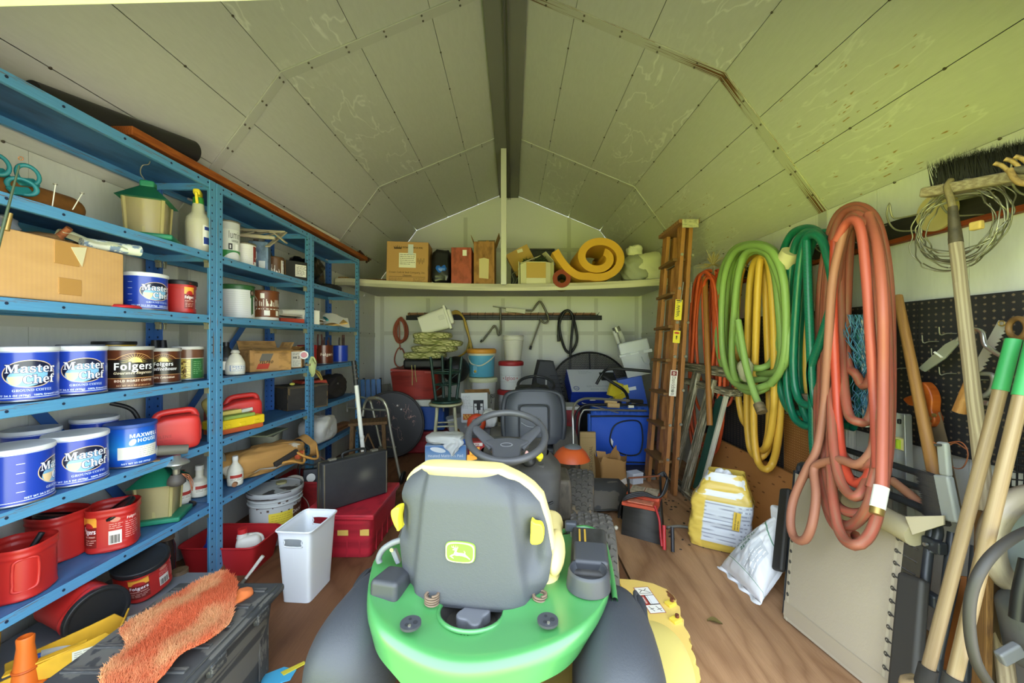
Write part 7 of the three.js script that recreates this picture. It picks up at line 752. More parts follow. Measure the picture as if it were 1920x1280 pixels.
coil('extension_cord', 'bright orange extension cord hanging in long loops beside the ladder', 'cord', [[1290, 1372, 505, 842], [1283, 1366, 512, 858], [1288, 1360, 508, 832], [1298, 1350, 515, 775], [1304, 1346, 520, 730], [1316, 1344, 520, 700]], 1.58, .012, M('#d8582c', .5), { part: 'cord_coil' });
coil('extension_cord', 'red orange extension cord hank hanging close together behind the pale green hose', 'cord', [[1328, 1362, 505, 770], [1332, 1372, 510, 745], [1336, 1380, 500, 720], [1330, 1358, 515, 690], [1338, 1384, 498, 760], [1334, 1368, 512, 735]], 1.62, .011, M('#c04a2c', .5), { part: 'cord_coil' });
{ const t = coil('garden_hose', 'yellow garden hose hanging in long loops below the pale green hose', 'hose', [[1372, 1452, 478, 802], [1392, 1462, 484, 858], [1408, 1470, 474, 880], [1400, 1446, 490, 845]], 1.60, .021, M('#d8a93c', .45));  P(t, 'hanging_end', tube([[1496, 470], [1504, 560], [1510, 640], [1511, 740]].map(([x, y]) => atX(x, y, 1.56)), .021, 40, 9), M('#d8a93c', .45)); P(t, 'hose_end', rod(atX(1511, 738, 1.54), atX(1511, 752, 1.54), .026), MW('#9a8a72', .6)); }
{ const t = coil('garden_hose', 'pale green garden hose tied in a wide hank with white tape', 'hose', [[1328, 1496, 455, 722], [1345, 1484, 462, 712], [1362, 1470, 470, 735], [1352, 1500, 458, 700], [1378, 1456, 474, 690], [1336, 1490, 460, 728]], 1.54, .0205, M('#86a458', .5)); P(t, 'hanging_end', tube([[1384, 600], [1394, 660], [1400, 690], [1412, 730], [1424, 762]].map(([x, y]) => atX(x, y, 1.40)), .0195, 40, 9), M('#86a458', .5)); P(t, 'tape_wrap', tf(cyl(.05, .046, .08, 20), atX(1470, 496, 1.47), [.75, 0, 0]), M('#cfc594', .7)); P(t, 'tie', lump(tf(sph(.06, 16), atX(1398, 692, 1.42), [0, 0, 0], [.8, 1.3, .8]), .02, 30), M('#a3a084', .8)); P(t, 'hose_end', rod(atX(1422, 757, 1.38), atX(1429, 773, 1.38), .028), MW('#8a7a62', .5, { metalness: .5 })); }
coil('garden_hose', 'dark green garden hose coiled between the pale green and the red hoses', 'hose', [[1442, 1574, 426, 778], [1462, 1588, 432, 800], [1480, 1560, 440, 760], [1492, 1596, 436, 806]], 1.54, .0195, MT(cordTex([22, 116, 88], [16, 92, 72]), .35), { more: [[[1512, 445], [1516, 560], [1521, 680], [1524, 760], [1525, 830], [1532, 905]], [[1564, 560], [1538, 640], [1520, 700], [1540, 780], [1600, 800]]] });
{ const t = coil('garden_hose', 'big red rubber hose coil with dusty strands and a white sleeved end', 'hose', [[1516, 1692, 384, 1004], [1530, 1680, 390, 962], [1546, 1668, 398, 1022], [1558, 1654, 410, 872], [1540, 1686, 402, 905], [1572, 1640, 420, 790], [1522, 1674, 394, 985], [1584, 1628, 424, 700], [1552, 1660, 412, 930]], 1.52, .0175, MT(cordTex([158, 78, 62], [140, 100, 76]), .6), { lean: .31 }), XL = (y, b) => b - .17 * Math.min(1, Math.max(0, (y - 760) / 240));
  P(t, 'outer_loop', tube([[1584, 425], [1562, 520], [1553, 640], [1545, 760], [1532, 840], [1512, 880], [1488, 935], [1482, 980], [1490, 1008], [1508, 1012], [1522, 985], [1530, 930], [1526, 880], [1540, 868], [1575, 862], [1610, 870], [1640, 835], [1652, 760]].map(([x, y]) => atX(x, y, XL(y, 1.34))), .0165, 120, 9), M('#9c6650', .6)); P(t, 'bright_strand', tube([[1565, 450], [1562, 560], [1566, 680], [1572, 790], [1580, 860], [1600, 905], [1630, 890], [1640, 830]].map(([x, y]) => atX(x, y, XL(y, 1.36))), .0165, 80, 9), M('#b8442f', .45)); P(t, 'front_strand', tube([[1568, 450], [1590, 415], [1612, 425], [1624, 520], [1632, 640], [1640, 760], [1646, 880]].map(([x, y]) => atX(x, y, XL(y, 1.33))), .0165, 80, 9), M('#ac5040', .5)); P(t, 'end_strand', tube([[1628, 402, .1], [1646, 470, .04], [1655, 580, 0], [1656, 720, 0], [1653, 915, 0]].map(([x, y, d]) => atX(x, y, XL(y, 1.33) + d)), .017, 60, 9), M('#a85a48', .5)); P(t, 'white_sleeve', rod(atX(1653, 912, XL(912, 1.33)), atX(1645, 952, XL(952, 1.33)), .021), M('#e4e2dc', .5)); P(t, 'brass_fitting', rod(atX(1645, 952, XL(952, 1.33)), atX(1643, 964, XL(964, 1.33)), .019), brass); P(t, 'tail_strand', tube([[1672, 900], [1700, 922], [1726, 945], [1748, 968]].map(([x, y]) => atX(x, y, 1.48)), .0165, 30, 9), M('#a8745a', .6)); }
{ const t = thing('blue_netting', 'tangle of fine blue netting hanging among the red hose strands', 'netting'); for (let k = 0; k < 26; k++) { const pts = []; let x = rr(1588, 1622), y = 590; while (y < 800) { pts.push(atX(x, y, 1.47 + rr(-.04, .04))); x = Math.min(1628, Math.max(1582, x + rr(-14, 14))); y += rr(10, 22); } P(t, 'net_strand', tube(pts, .0018, 70, 4), M(k % 2 ? '#5f93b4' : '#4a86a0', .6)); } P(t, 'white_rod', rod(atX(1620, 598, 1.5), atX(1624, 800, 1.5), .012), M('#dcdbd2', .4)); P(t, 'teal_rod', rod(atX(1611, 590, 1.52), atX(1608, 780, 1.52), .010), M('#2f8a7c', .5)); }
// step ladder
{ const t = thing('step_ladder', 'wooden step ladder folded and leaning by the loft shelf', 'ladder'), m = MT(ladderTex, .6), R0 = at(1243, 930, 3.06), R1 = at(1278, 424, 3.1), L0 = at(1214, 898, 3.42), L1 = at(1250, 446, 3.38);
  R0.y = L0.y = .003; P(t, 'front_rail', beam(R0, R1, .03, .095, .004, [0, 0, 1]), m); P(t, 'front_rail', beam(L0, L1, .03, .095, .004, [0, 0, 1]), m);
  const off = new V3(.095, 0, -.03), o2 = new V3(.07, 0, -.02); P(t, 'back_rail', beam(R0.clone().add(off), R1.clone().add(o2), .03, .07, .004, [0, 0, 1]), m); P(t, 'back_rail', beam(L0.clone().add(off), L1.clone().add(o2), .03, .07, .004, [0, 0, 1]), m);
  for (let k = 1; k <= 7; k++) { const f = k / 8, a = R0.clone().lerp(R1, f), b = L0.clone().lerp(L1, f); P(t, 'step', beam(a, b, .10, .022, .003), MT(greyWoodTex, .7, { color: '#c9a06c' })); for (const p of [a, a.clone().add(off)]) P(t, 'rivet', tf(cyl(.012, .010, .006, 14), [p.x, p.y + .03, p.z + .049], [PI / 2, 0, 0]), steel); P(t, 'tie_rod', rod(a.clone().add(new V3(0, -.025, 0)), b.clone().add(new V3(0, -.025, 0)), .004), steel); }
  P(t, 'top_cap', beam(R1.clone().add(new V3(.03, .02, .07)), L1.clone().add(new V3(.03, .02, -.06)), .16, .03, .004), MT(oakTex, .65)); P(t, 'cap_plate', rbox(.125, .065, .006, .002), MW('#c9c6ae', .4, { metalness: .4 }), [R1.x + .035, R1.y + .0, R1.z + .075]);
  for (const dx of [0, .06]) P(t, 'spreader', beam([R1.x - .01 + dx, 1.66, R1.z + .054], [R1.x - .035 + dx * 1.3, 1.50, R1.z + .054], .02, .006, .001), steel);
  const lab = (y0, y1, tex) => { const f0 = (at(0, y0, 3.05).y) / R1.y, f1 = at(0, y1, 3.05).y / R1.y, a = R0.clone().lerp(R1, f0), b = R0.clone().lerp(R1, f1), g = new THREE.PlaneGeometry(.055, a.distanceTo(b)), mm = a.clone().add(b).multiplyScalar(.5); P(t, 'sticker', g, MT(tex, .5), [mm.x, mm.y, mm.z + .0495], [0, 0, -Math.atan2(R1.x - R0.x, R1.y - R0.y)]); };
  const yl = (s) => canvasTex(48, 160, (g) => { g.fillStyle = '#e6d23c'; g.fillRect(0, 0, 48, 160); g.fillStyle = '#222'; if (s) { g.fillRect(6, 4, 36, 8); txt(g, 'CAUTION', 24, 90, 18, '#222', { r: PI / 2 }); scribble(g, 8, 20, 10, 9, 14, '#444', 4); } else { g.fillStyle = '#b8402c'; g.beginPath(); g.ellipse(24, 30, 18, 14, 0, 0, 7); g.fill(); txt(g, '!', 24, 90, 60, '#222'); } });
  lab(562, 600, yl(true)); lab(620, 643, yl(false)); lab(694, 742, canvasTex(48, 192, (g) => { g.fillStyle = '#e2ddd0'; g.fillRect(0, 0, 48, 192); g.fillStyle = '#7c2a26'; g.fillRect(6, 6, 36, 34); txt(g, 'D', 24, 24, 26, '#e9e0d2'); txt(g, 'Davidson', 24, 116, 32, '#3a2a26', { r: PI / 2, w: '', f: 'serif' }); })); }
one('wood_wedge', 'orange brown wood offcut on the loft shelf end behind the ladder', 'wood offcut', ext([[0, 0], [.13, 0], [.10, .16], [.02, .2]], .05, .003), MT(pineTex, .7), [1.50, 1.83, -4.15]);
// dried stalks and bamboo pole by the ladder
{ const t = thing('dried_stalks', 'spiky dried golden stalks in a green holder by the ladder top', 'dried stalks'), c = atX(1336, 496, 1.60); for (let k = 0; k < 70; k++) { const a = rr(0, 2 * PI), b = rr(-.4, 1.5), L = rr(.06, .13); P(t, 'stalk', rod(c, [c.x + L * Math.cos(a) * Math.cos(b), c.y + L * Math.sin(b), c.z + L * Math.sin(a) * Math.cos(b)], .003, .0015, 5), M(k % 3 ? '#b8a262' : '#d8caa0', .8)); } P(t, 'green_holder', rod(atX(1320, 528, 1.60), atX(1330, 508, 1.60), .03, .02), M('#2c7a44', .5)); }
one('wood_pole', 'straight orange tan wooden pole hanging beside the orange cord', 'pole', rod(atX(1322, 520, 1.52), atX(1331, 797, 1.45), .02, .021), MT(poleTex, .6, { color: '#d8a25c' }));
// pegboards and panels
const pegTex = (c0, c1, sp = 28) => dataTex(256, 256, (x, y) => { const u = (x * 24 % 1) - .5, v = (y * 24 % 1) - .5, n = fbm(x * 8, y * 8, 5, 3, 8); return Math.hypot(u, v) < .17 ? c1 : c0.map((c) => c + 14 * (n - .5)); });
const pegDark = pegTex([38, 37, 38], [112, 96, 76]), pegBrown = pegTex([150, 98, 44], [206, 160, 96]);
{ const t = thing('pegboard', 'long dark pegboard on the wall under the hose rack, tools hanging on it', 'pegboard'); for (let k = 0; k < 3; k++) { const g = box(.012, .61, .655); P(t, 'board', g, MT(pegDark, .7), [WX - .018, 1.066, -1.33 - k * .66]); } for (const [x, y] of [[1757, 640], [1775, 665], [1790, 625], [1850, 712], [1850, 745], [1790, 700], [1560, 620], [1570, 690], [1700, 690]]) { const p = atX(x, y, WX - .03); P(t, 'peg_hook', tube([[WX - .02, p.y, p.z], [WX - .06, p.y, p.z], [WX - .085, p.y - .005, p.z], [WX - .09, p.y + .025, p.z]], .0022, 16, 5), M('#9a9684', .4, { metalness: .4 })); } }
{ const t = thing('pegboard', 'lower dark pegboard low on the wall behind the yellow hose', 'pegboard'); P(t, 'board', box(.012, .36, 1.0), MT(pegDark, .7), [WX - .03, .57, -2.98]); const b = thing('pegboard', 'brown pegboard piece low on the wall next to the lower dark pegboard', 'pegboard'); P(b, 'board', box(.012, .36, .34), MT(pegBrown, .75), [WX - .03, .57, -2.29]); one('white_post', 'white wooden wall post with rust stain between pegboard and lounge chair', 'post', rbox(.05, .76, .10, .004), MW('#dcdcd6', .5), [WX - .028, .381, -2.03]); }
{ const t = thing('hardboard_panel', 'wide orange brown hardboard sheet leaning low along the wall', 'panel'); const g = surf((u, v) => { const z = 3.35 - 1.45 * u; return [1.44 + .2 * v, .42 * v + .004, -z]; }, 4, 4); P(t, 'sheet', g, MT(dataTex(128, 128, (x, y) => { const n = fbm(x * 6, y * 6, 25, 4, 6), h = hash2(Math.floor(x * 64), Math.floor(y * 64), 8) > .985; return h ? [110, 66, 26] : [168 + 16 * n, 112 + 12 * n, 56 + 8 * n]; }), .75, { side: THREE.DoubleSide })); P(t, 'sheet_edge', beam([1.645, .425, -3.35], [1.645, .425, -1.9], .012, .006, .001), M('#8a5c2c', .8)); P(t, 'sheet_back', surf((u, v) => [1.446 + .2 * v, .42 * v, -(3.35 - 1.45 * u)], 4, 4), M('#7a5228', .8, { side: THREE.DoubleSide })); }
{ const t = thing('green_plank', 'dark green plank with white painted edge leaning by the hardboard sheet', 'plank'); P(t, 'plank', beam(atX(1306, 918, 1.36), atX(1352, 742, 1.54), .09, .02, .003, [1, 0, 0]), MW('#1f5044', .6)); P(t, 'white_edge', beam(atX(1316, 918, 1.355), atX(1362, 742, 1.53), .022, .03, .003, [1, 0, 0]), MW('#c9c8b8', .7)); }
{ const t = thing('old_trestle', 'weathered trestle with peeling white and green paint behind the ladder', 'trestle'), pt = MT(dataTex(128, 128, (x, y) => { const n = fbm(x * 9, y * 9, 35, 4, 9); return n > .60 ? [186, 180, 156] : n > .40 ? [132, 120, 94] : [84, 84, 66]; }), .85); P(t, 'top_beam', beam([1.56, .98, -3.7], [1.58, .98, -2.75], .14, .07, .004), pt); P(t, 'cross_board', beam([1.52, .86, -3.4], [1.56, .84, -2.75], .10, .05, .004), pt); for (const [a, b] of [[[1.36, 0, -3.35], [1.50, .95, -3.2]], [[1.35, 0, -3.1], [1.50, .92, -2.95]], [[1.38, 0, -3.6], [1.51, .95, -3.5]]]) P(t, 'leg', beam(a, b, .07, .04, .004, [1, 0, 0]), pt); P(t, 'base_board', beam([1.38, .02, -3.6], [1.37, .02, -2.85], .08, .035, .004), pt); }
// broom, wire, rake on the rack
{ const t = thing('push_broom', 'push broom head with black bristles resting on the rack over the wire coil', 'broom'); P(t, 'block', beam(atX(1740, 362, 1.54), atX(1965, 322, 1.56), .075, .035, .008), MT(greyWoodTex, .7)); const A = atX(1765, 352, 1.56), B = atX(1985, 312, 1.58), cg = new THREE.ConeGeometry(.0028, .10, 4, 1).translate(0, .05, 0), N = 2600, im = new THREE.InstancedMesh(cg, M('#1c1a16', .85), N), m4 = new THREE.Matrix4(), q = new THREE.Quaternion(); for (let k = 0; k < N; k++) { const f = rnd(), p = A.clone().lerp(B, f); q.setFromEuler(new THREE.Euler(rr(-.25, .25), 0, rr(-.3, .25))); m4.compose(new V3(p.x + rr(-.03, .03), p.y + .006, p.z + rr(-.01, .01)), q, new V3(1, rr(.75, 1.05), 1)); im.setMatrixAt(k, m4); } im.name = 'bristles'; im.castShadow = true; stuff(im); t.add(im); }
{ const t = thing('wooden_handle_tool', 'grey weathered tool handle with metal socket leaning on the pegboard', 'tool'); const a = atX(1786, 388, 1.50), b = atX(1791, 445, 1.495), c = atX(1838, 850, 1.42); const d = c.clone().add(c.clone().sub(b).multiplyScalar(1.06)); d.y = Math.max(.004, d.y); P(t, 'handle', rod(b, d, .0175, .019), MT(greyWoodTex, .75)); P(t, 'socket', rod(a, b.clone().lerp(c, .03), .012, .0185), MW('#5c5444', .6, { metalness: .4 })); P(t, 'hook_neck', tube([a, atX(1782, 372, 1.5), atX(1776, 350, 1.51), atX(1783, 338, 1.53)], .010, 20, 8), MW('#8a7c5c', .6)); }
{ const t = thing('wire_coil', 'loose coil of grey fence wire hung on the rack under the broom', 'wire'), c = atX(1806, 422, 1.56); for (let k = 0; k < 11; k++) { const pts = [], ry = .115 + rr(-.02, .03), rz = .12 + rr(-.02, .03), oy = rr(-.02, .02), oz = rr(-.02, .02), ph = rr(0, 6); for (let i = 0; i <= 24; i++) { const a = i / 24 * 2 * PI + ph; pts.push([c.x + rr(-.012, .012) - .02, c.y + oy + ry * Math.cos(a), c.z + oz + rz * Math.sin(a)]); } P(t, 'wire_turn', tube(pts, .0022, 90, 5), M(k % 2 ? '#a3a08a' : '#77745f', .4, { metalness: .6 })); } P(t, 'wire_tag', lump(rbox(.02, .03, .035, .006), .004, 40), M('#c9a85c', .8), [c.x - .03, c.y - .02, c.z + .065]); }
{ const t = thing('hand_rake', 'rusty clawed garden rake hanging at the picture edge below the broom', 'rake'), m = MW('#a88a52', .7); P(t, 'head_bar', tube([atX(1905, 318, 1.46), atX(1930, 318, 1.46), atX(1960, 310, 1.46)], .012, 14, 8), MW('#5f5a4c', .6)); for (const [x, y] of [[1864, 306], [1884, 298], [1902, 293]]) P(t, 'tine', tube([atX(x, y, 1.44), atX(x + 14, y + 4, 1.45), atX(x + 28, y + 16, 1.46), atX(x + 34, y + 24, 1.47)], .006, 16, 6), m); P(t, 'curved_tine', tube([atX(1894, 318, 1.45), atX(1900, 332, 1.44), atX(1912, 342, 1.43), atX(1930, 345, 1.43)], .008, 18, 7), m); }
one('round_board', 'thin pale round board tucked behind the rack above the red hose', 'board', tf(cyl(.075, .075, .012, 36), [WX - .034, 1.715, -1.57], [0, 0, PI / 2]), M('#bfae78', .7));
// hand tools on the pegboard
{ const t = thing('hand_saw', 'hand saw with orange wooden handle hanging blade down', 'saw'); const q = (x, y) => { const p = atX(x, y, 1.60); return [-p.z, p.y]; }, hs = smooth([[1738, 716], [1751, 728], [1758, 748], [1757, 770], [1763, 786], [1756, 799], [1742, 800], [1733, 790], [1740, 772], [1745, 752], [1740, 745], [1728, 758], [1714, 760], [1702, 748], [1712, 742], [1730, 738], [1732, 726]].map(([x, y]) => q(x, y)), 90); const M90 = new THREE.Matrix4().makeRotationY(PI / 2); P(t, 'handle', ext(hs, .026, .006, 3).applyMatrix4(M90).translate(1.585, 0, 0), MT(pineTex, .5, { color: '#f0a860' })); P(t, 'blade', ext([[1742, 782], [1762, 772], [1782, 850], [1808, 985], [1798, 990], [1768, 900]].map(([x, y]) => q(x, y)), .003).applyMatrix4(M90).translate(1.60, 0, 0), MW('#8a7c64', .45, { metalness: .5 })); for (const [x, y] of [[1745, 784], [1752, 778], [1744, 793]]) { const p = atX(x, y, 1.58); P(t, 'saw_screw', tf(cyl(.007, .007, .006, 12), [1.582, p.y, p.z], [0, 0, PI / 2]), brass); } }
{ const t = thing('pruning_saw', 'pruning saw with bright toothed blade and pale wooden handle', 'saw'); const q = (x, y) => { const p = atX(x, y, 1.58); return [-p.z, p.y]; }, pts = [[1872, 600], [1889, 604]]; for (let k = 0; k < 12; k++) { const f = k / 12; pts.push([1889 - 52 * f, 606 + 88 * f], [1889 - 52 * f + 4, 610 + 88 * f]); } pts.push([1834, 698], [1828, 680]); P(t, 'blade', ext(pts.map(([x, y]) => q(x, y)), .003).applyMatrix4(new THREE.Matrix4().makeRotationY(PI / 2)).translate(1.58, 0, 0), M('#c4c4b8', .35, { metalness: .6 })); P(t, 'handle', rod(atX(1828, 690, 1.58), atX(1800, 772, 1.58), .013, .021), MT(poleTex, .55, { color: '#e0b47c' })); P(t, 'eyelet', tf(new THREE.TorusGeometry(.008, .002, 6, 16), atX(1878, 606, 1.57), [0, PI / 2, 0]), brass); P(t, 'blade_stem', tube([atX(1824, 617, 1.56), atX(1840, 622, 1.55), atX(1846, 645, 1.54), atX(1856, 654, 1.54), atX(1878, 668, 1.53)], .007, 30, 7), chrome); }
{ const t = thing('putty_trowel', 'long steel putty blade hanging aslant on the dark pegboard', 'trowel'); const q = (x, y) => { const p = atX(x, y, 1.61); return [-p.z, p.y]; }; P(t, 'blade', ext([[1722, 690], [1734, 697], [1772, 672], [1796, 645], [1797, 632], [1772, 645]].map(([x, y]) => q(x, y)), .004, .001).applyMatrix4(new THREE.Matrix4().makeRotationY(PI / 2)).translate(1.61, 0, 0), M('#a9ad98', .4, { metalness: .5 })); P(t, 'tang', rod(atX(1794, 638, 1.6), atX(1812, 620, 1.6), .006), steel); P(t, 'band', rod(atX(1752, 660, 1.605), atX(1766, 670, 1.605), .004), M('#d9d8cc', .5)); }
{ const t = thing('steel_strap', 'curved grey steel strap hanging next to the pruning saw', 'strap'); P(t, 'strap', tube([atX(1838, 700, 1.6), atX(1860, 703, 1.6), atX(1862, 722, 1.6), atX(1852, 738, 1.6), atX(1836, 745, 1.6)], .008, 24, 6), M('#8a8a80', .5, { metalness: .5 })); P(t, 'bolt', rod(atX(1834, 752, 1.57), atX(1856, 757, 1.56), .009), chrome); P(t, 'brown_ring', tf(new THREE.TorusGeometry(.03, .008, 8, 24), atX(1908, 615, 1.55), [0, PI / 2 - .3, 0]), MW('#7a5a34', .6)); }
one('shovel_shaft', 'tan wooden tool shaft leaning between the red hose and the hand saw', 'tool shaft', rod(atX(1683, 555, 1.62), atX(1752, 890, 1.50), .0165, .019), MT(poleTex, .6, { color: '#d8b27a' }));
{ const t = thing('spirit_level', 'aluminium spirit level with green vial standing behind the red hose', 'level'), a = atX(1693, 775, 1.61), b = atX(1698, 965, 1.58), m = M('#a9aaa2', .4, { metalness: .5 }); P(t, 'web', beam(a, b, .012, .055, .002, [0, 0, 1]), m); for (const s of [-1, 1]) P(t, 'flange', beam(a.clone().add(new V3(-.01, 0, s * .028)), b.clone().add(new V3(-.01, 0, s * .028)), .03, .008, .002, [0, 0, 1]), m); const v = atX(1690, 832, 1.59); P(t, 'vial_block', rbox(.02, .05, .045, .004), M('#d8cc86', .4), v); P(t, 'vial', rod([v.x - .012, v.y - .018, v.z], [v.x - .012, v.y + .018, v.z], .009), M('#a8c22c', .2)); P(t, 'slot', rbox(.016, .02, .012, .004), blackPlastic, atX(1687, 790, 1.6)); }
{ const t = thing('bench_brush', 'grey handled bench brush with black bristles in front of the saw blade', 'brush'), m = M('#8d908c', .45); P(t, 'handle', beam(atX(1768, 828, 1.42), atX(1774, 892, 1.42), .02, .032, .008, [0, 0, 1]), m); P(t, 'head', beam(atX(1768, 890, 1.42), atX(1786, 978, 1.42), .026, .05, .009, [0, 0, 1]), m); P(t, 'hang_hole', tf(cyl(.004, .004, .024, 10), atX(1767, 834, 1.415), [0, 0, PI / 2]), M('#3a3a38', .6)); const A = atX(1758, 894, 1.42), B = atX(1776, 985, 1.42), N = 2600, im = new THREE.InstancedMesh(new THREE.ConeGeometry(.0036, .062, 4, 1).translate(0, .031, 0), M('#3a3632', .85), N), m4 = new THREE.Matrix4(), q = new THREE.Quaternion(); for (let k = 0; k < N; k++) { const p = A.clone().lerp(B, rnd()); q.setFromEuler(new THREE.Euler(-PI / 2 + rr(-.16, .12), rr(-.15, .15), 0)); m4.compose(new V3(p.x + rr(-.012, .012), p.y, p.z), q, new V3(1, rr(.8, 1.15), 1)); im.setMatrixAt(k, m4); } im.name = 'bristles'; im.castShadow = true; stuff(im); t.add(im); }
one('copper_wire', 'thin looped copper wire dangling behind the bench brush', 'wire', tube([[1735, 820], [1760, 832], [1800, 828], [1815, 850], [1805, 876], [1785, 874], [1775, 845], [1790, 830], [1812, 842]].map(([x, y]) => atX(x, y, 1.52)), .002, 80, 5), M('#9a5a34', .5));
// folded lounge chair
{ const t = thing('lounge_chair', 'folded tan sling lounge chair with black tube frame leaning on the wall', 'chair'), fr = M('#2c2f33', .4), A = new V3(1.17, .01, -1.70), B = new V3(1.235, .01, -1.30), C = new V3(1.42, .57, -1.42), E = new V3(1.40, .55, -1.95);
  const pt = (u, v, o = 0) => { const p = A.clone().lerp(B, u).lerp(E.clone().lerp(C, u), v); p.x -= o + .012 * Math.sin(u * PI) * Math.sin(v * PI); return p; };
  P(t, 'sling', surf((u, v) => pt(u, v).toArray(), 24, 24), M('#a89c86', .9, { side: THREE.DoubleSide, bumpMap: grimeBump, bumpScale: .0006 })); for (const u of [.03, .95]) P(t, 'hem', surf((a, v) => pt(u + .02 * a, v, .002).toArray(), 2, 24), M('#b3a890', .9, { side: THREE.DoubleSide })); P(t, 'bottom_hem', surf((u, v) => pt(u, .02 + .09 * v, .003).toArray(), 20, 2), M('#a2957e', .9, { side: THREE.DoubleSide }));
  for (let k = 0; k < 11; k++) { const v = .16 + k * .07; for (const [u, d] of [[.965, 1], [.035, -1]]) { const p = pt(u, v, .004), q = pt(u + d * .09, v - .03, -.02); P(t, 'eyelet', tf(new THREE.TorusGeometry(.006, .002, 6, 14), p, [0, PI / 2 - .2, 0]), M('#4a463e', .5)); P(t, 'lace', rod(p, q, .0028), M('#3c3833', .7)); } }
  const sidet = (u, o, v0 = -.0, v1 = 1) => P(t, 'frame_tube', rod(pt(u, v0, o), pt(u, v1, o), .0135), fr); sidet(1.12, -.02); sidet(1.19, -.05, .0, .98); sidet(-.06, -.03); sidet(-.10, -.06, 0, .95);
  P(t, 'top_tube', tube([pt(-.08, .98, -.05), pt(-.04, 1.06, -.05), pt(.3, 1.10, -.04), pt(.8, 1.08, -.02), pt(1.08, 1.06, -.02), pt(1.16, .98, -.02), pt(1.13, .85, -.02)], .014, 60, 10), fr); for (const [dy, y] of [[0, 0], [0, .07]]) P(t, 'cross_tube', rod(atX(1540, 828 + y * 400, 1.52), atX(1742, 893 + y * 380 + dy, 1.50), .0125), fr);
  P(t, 'pillow_roll', rod(pt(.62, .985, .02), pt(1.10, .93, .02), .04), M('#b3a888', .9)); P(t, 'strap_flap', ext([[0, 0], [.10, -.045], [.08, -.10], [.0, -.03]], .006, .002).applyMatrix4(new THREE.Matrix4().makeRotationY(PI / 2 + .3)).translate(1.39, .64, -1.27), M('#b8ad94', .9));
  P(t, 'arm_pad', beam(pt(1.17, .10, .035), pt(1.13, .72, .03), .035, .085, .014, [0, 0, 1]), M('#34322f', .6)); P(t, 'arm_pad', beam(pt(-.12, .25, .0), pt(-.10, .85, .0), .03, .06, .012, [0, 0, 1]), M('#24221f', .6)); for (const v of [.12, .62, .9]) { P(t, 'joint_bracket', rbox(.03, .04, .06, .006), fr, pt(1.16, v, -.01)); P(t, 'joint_bolt', tf(cyl(.006, .006, .01, 10), pt(1.15, v, .008), [0, 0, PI / 2]), chrome); } P(t, 'link_bar', rod(pt(1.28, .78, -.02), pt(1.24, .35, -.02), .008), fr); P(t, 'rear_tube', rod(pt(1.34, 0, -.06), pt(1.30, .95, -.06), .0135), fr); }
// long poles, saw, cage at the edge of the frame
for (const [k, L] of ['nearer the lounge chair', 'nearer the circular saw'].entries()) { const t = thing('long_pole', 'thick pale wooden pole with green sleeve at its top, ' + L, 'pole', [0, 0, 0], 0), a = k ? at(1938, 640, .98) : at(1900, 636, 1.05), b = k ? at(1790, 1268, .95) : at(1741, 1250, 1.06), dir = b.clone().sub(a).normalize(), g = a.clone().add(dir.clone().multiplyScalar(.14)), end = b.clone().add(dir.clone().multiplyScalar((b.y - .01) / -dir.y)); P(t, 'shaft', rod(g, end, .0142, .0142, 20), MT(poleTex, .5, { color: '#bab3a8' })); P(t, 'green_sleeve', rod(a, g, .0155, .0162, 24), M('#2f8a4c', .5)); P(t, 'tape_wrap', rod(b, end, .02, .022), MW('#2c2a28', .8)); P(t, 'head_wrap', lump(tf(sph(.045, 16), b.clone().add(dir.clone().multiplyScalar(.08)), [0, 0, 0], [1, .8, 1]), .03, 30, 3 + k), MW('#a38c68', .9)); }
for (const [k, [x0, y0, x1, y1, X, c]] of [[1846, 960, 1838, 1290, 1.30, '#b08a50'], [1866, 1060, 1880, 1200, 1.36, '#9a9078']].entries()) one('wood_stake', k ? 'grey rough stake standing behind the circular saw' : 'yellow brown wooden stake standing between pole and circular saw', 'stake', beam(atX(x0, y0, X), atX(x1, y1, X).setY(.003), .035, .02, .004, [1, 0, 0]), MT(greyWoodTex, .8, { color: c }));
one('toothed_board', 'orange brown saw toothed board standing behind the long poles', 'board', ext([[0, 0], [.16, 0], [.16, .03], [.15, .05], [.16, .08], [.15, .10], [.16, .13], [.15, .40], [.02, .46]], .01).applyMatrix4(new THREE.Matrix4().makeRotationY(PI / 2 + .15)), MW('#b4713a', .8), [1.50, .004, -1.20]);
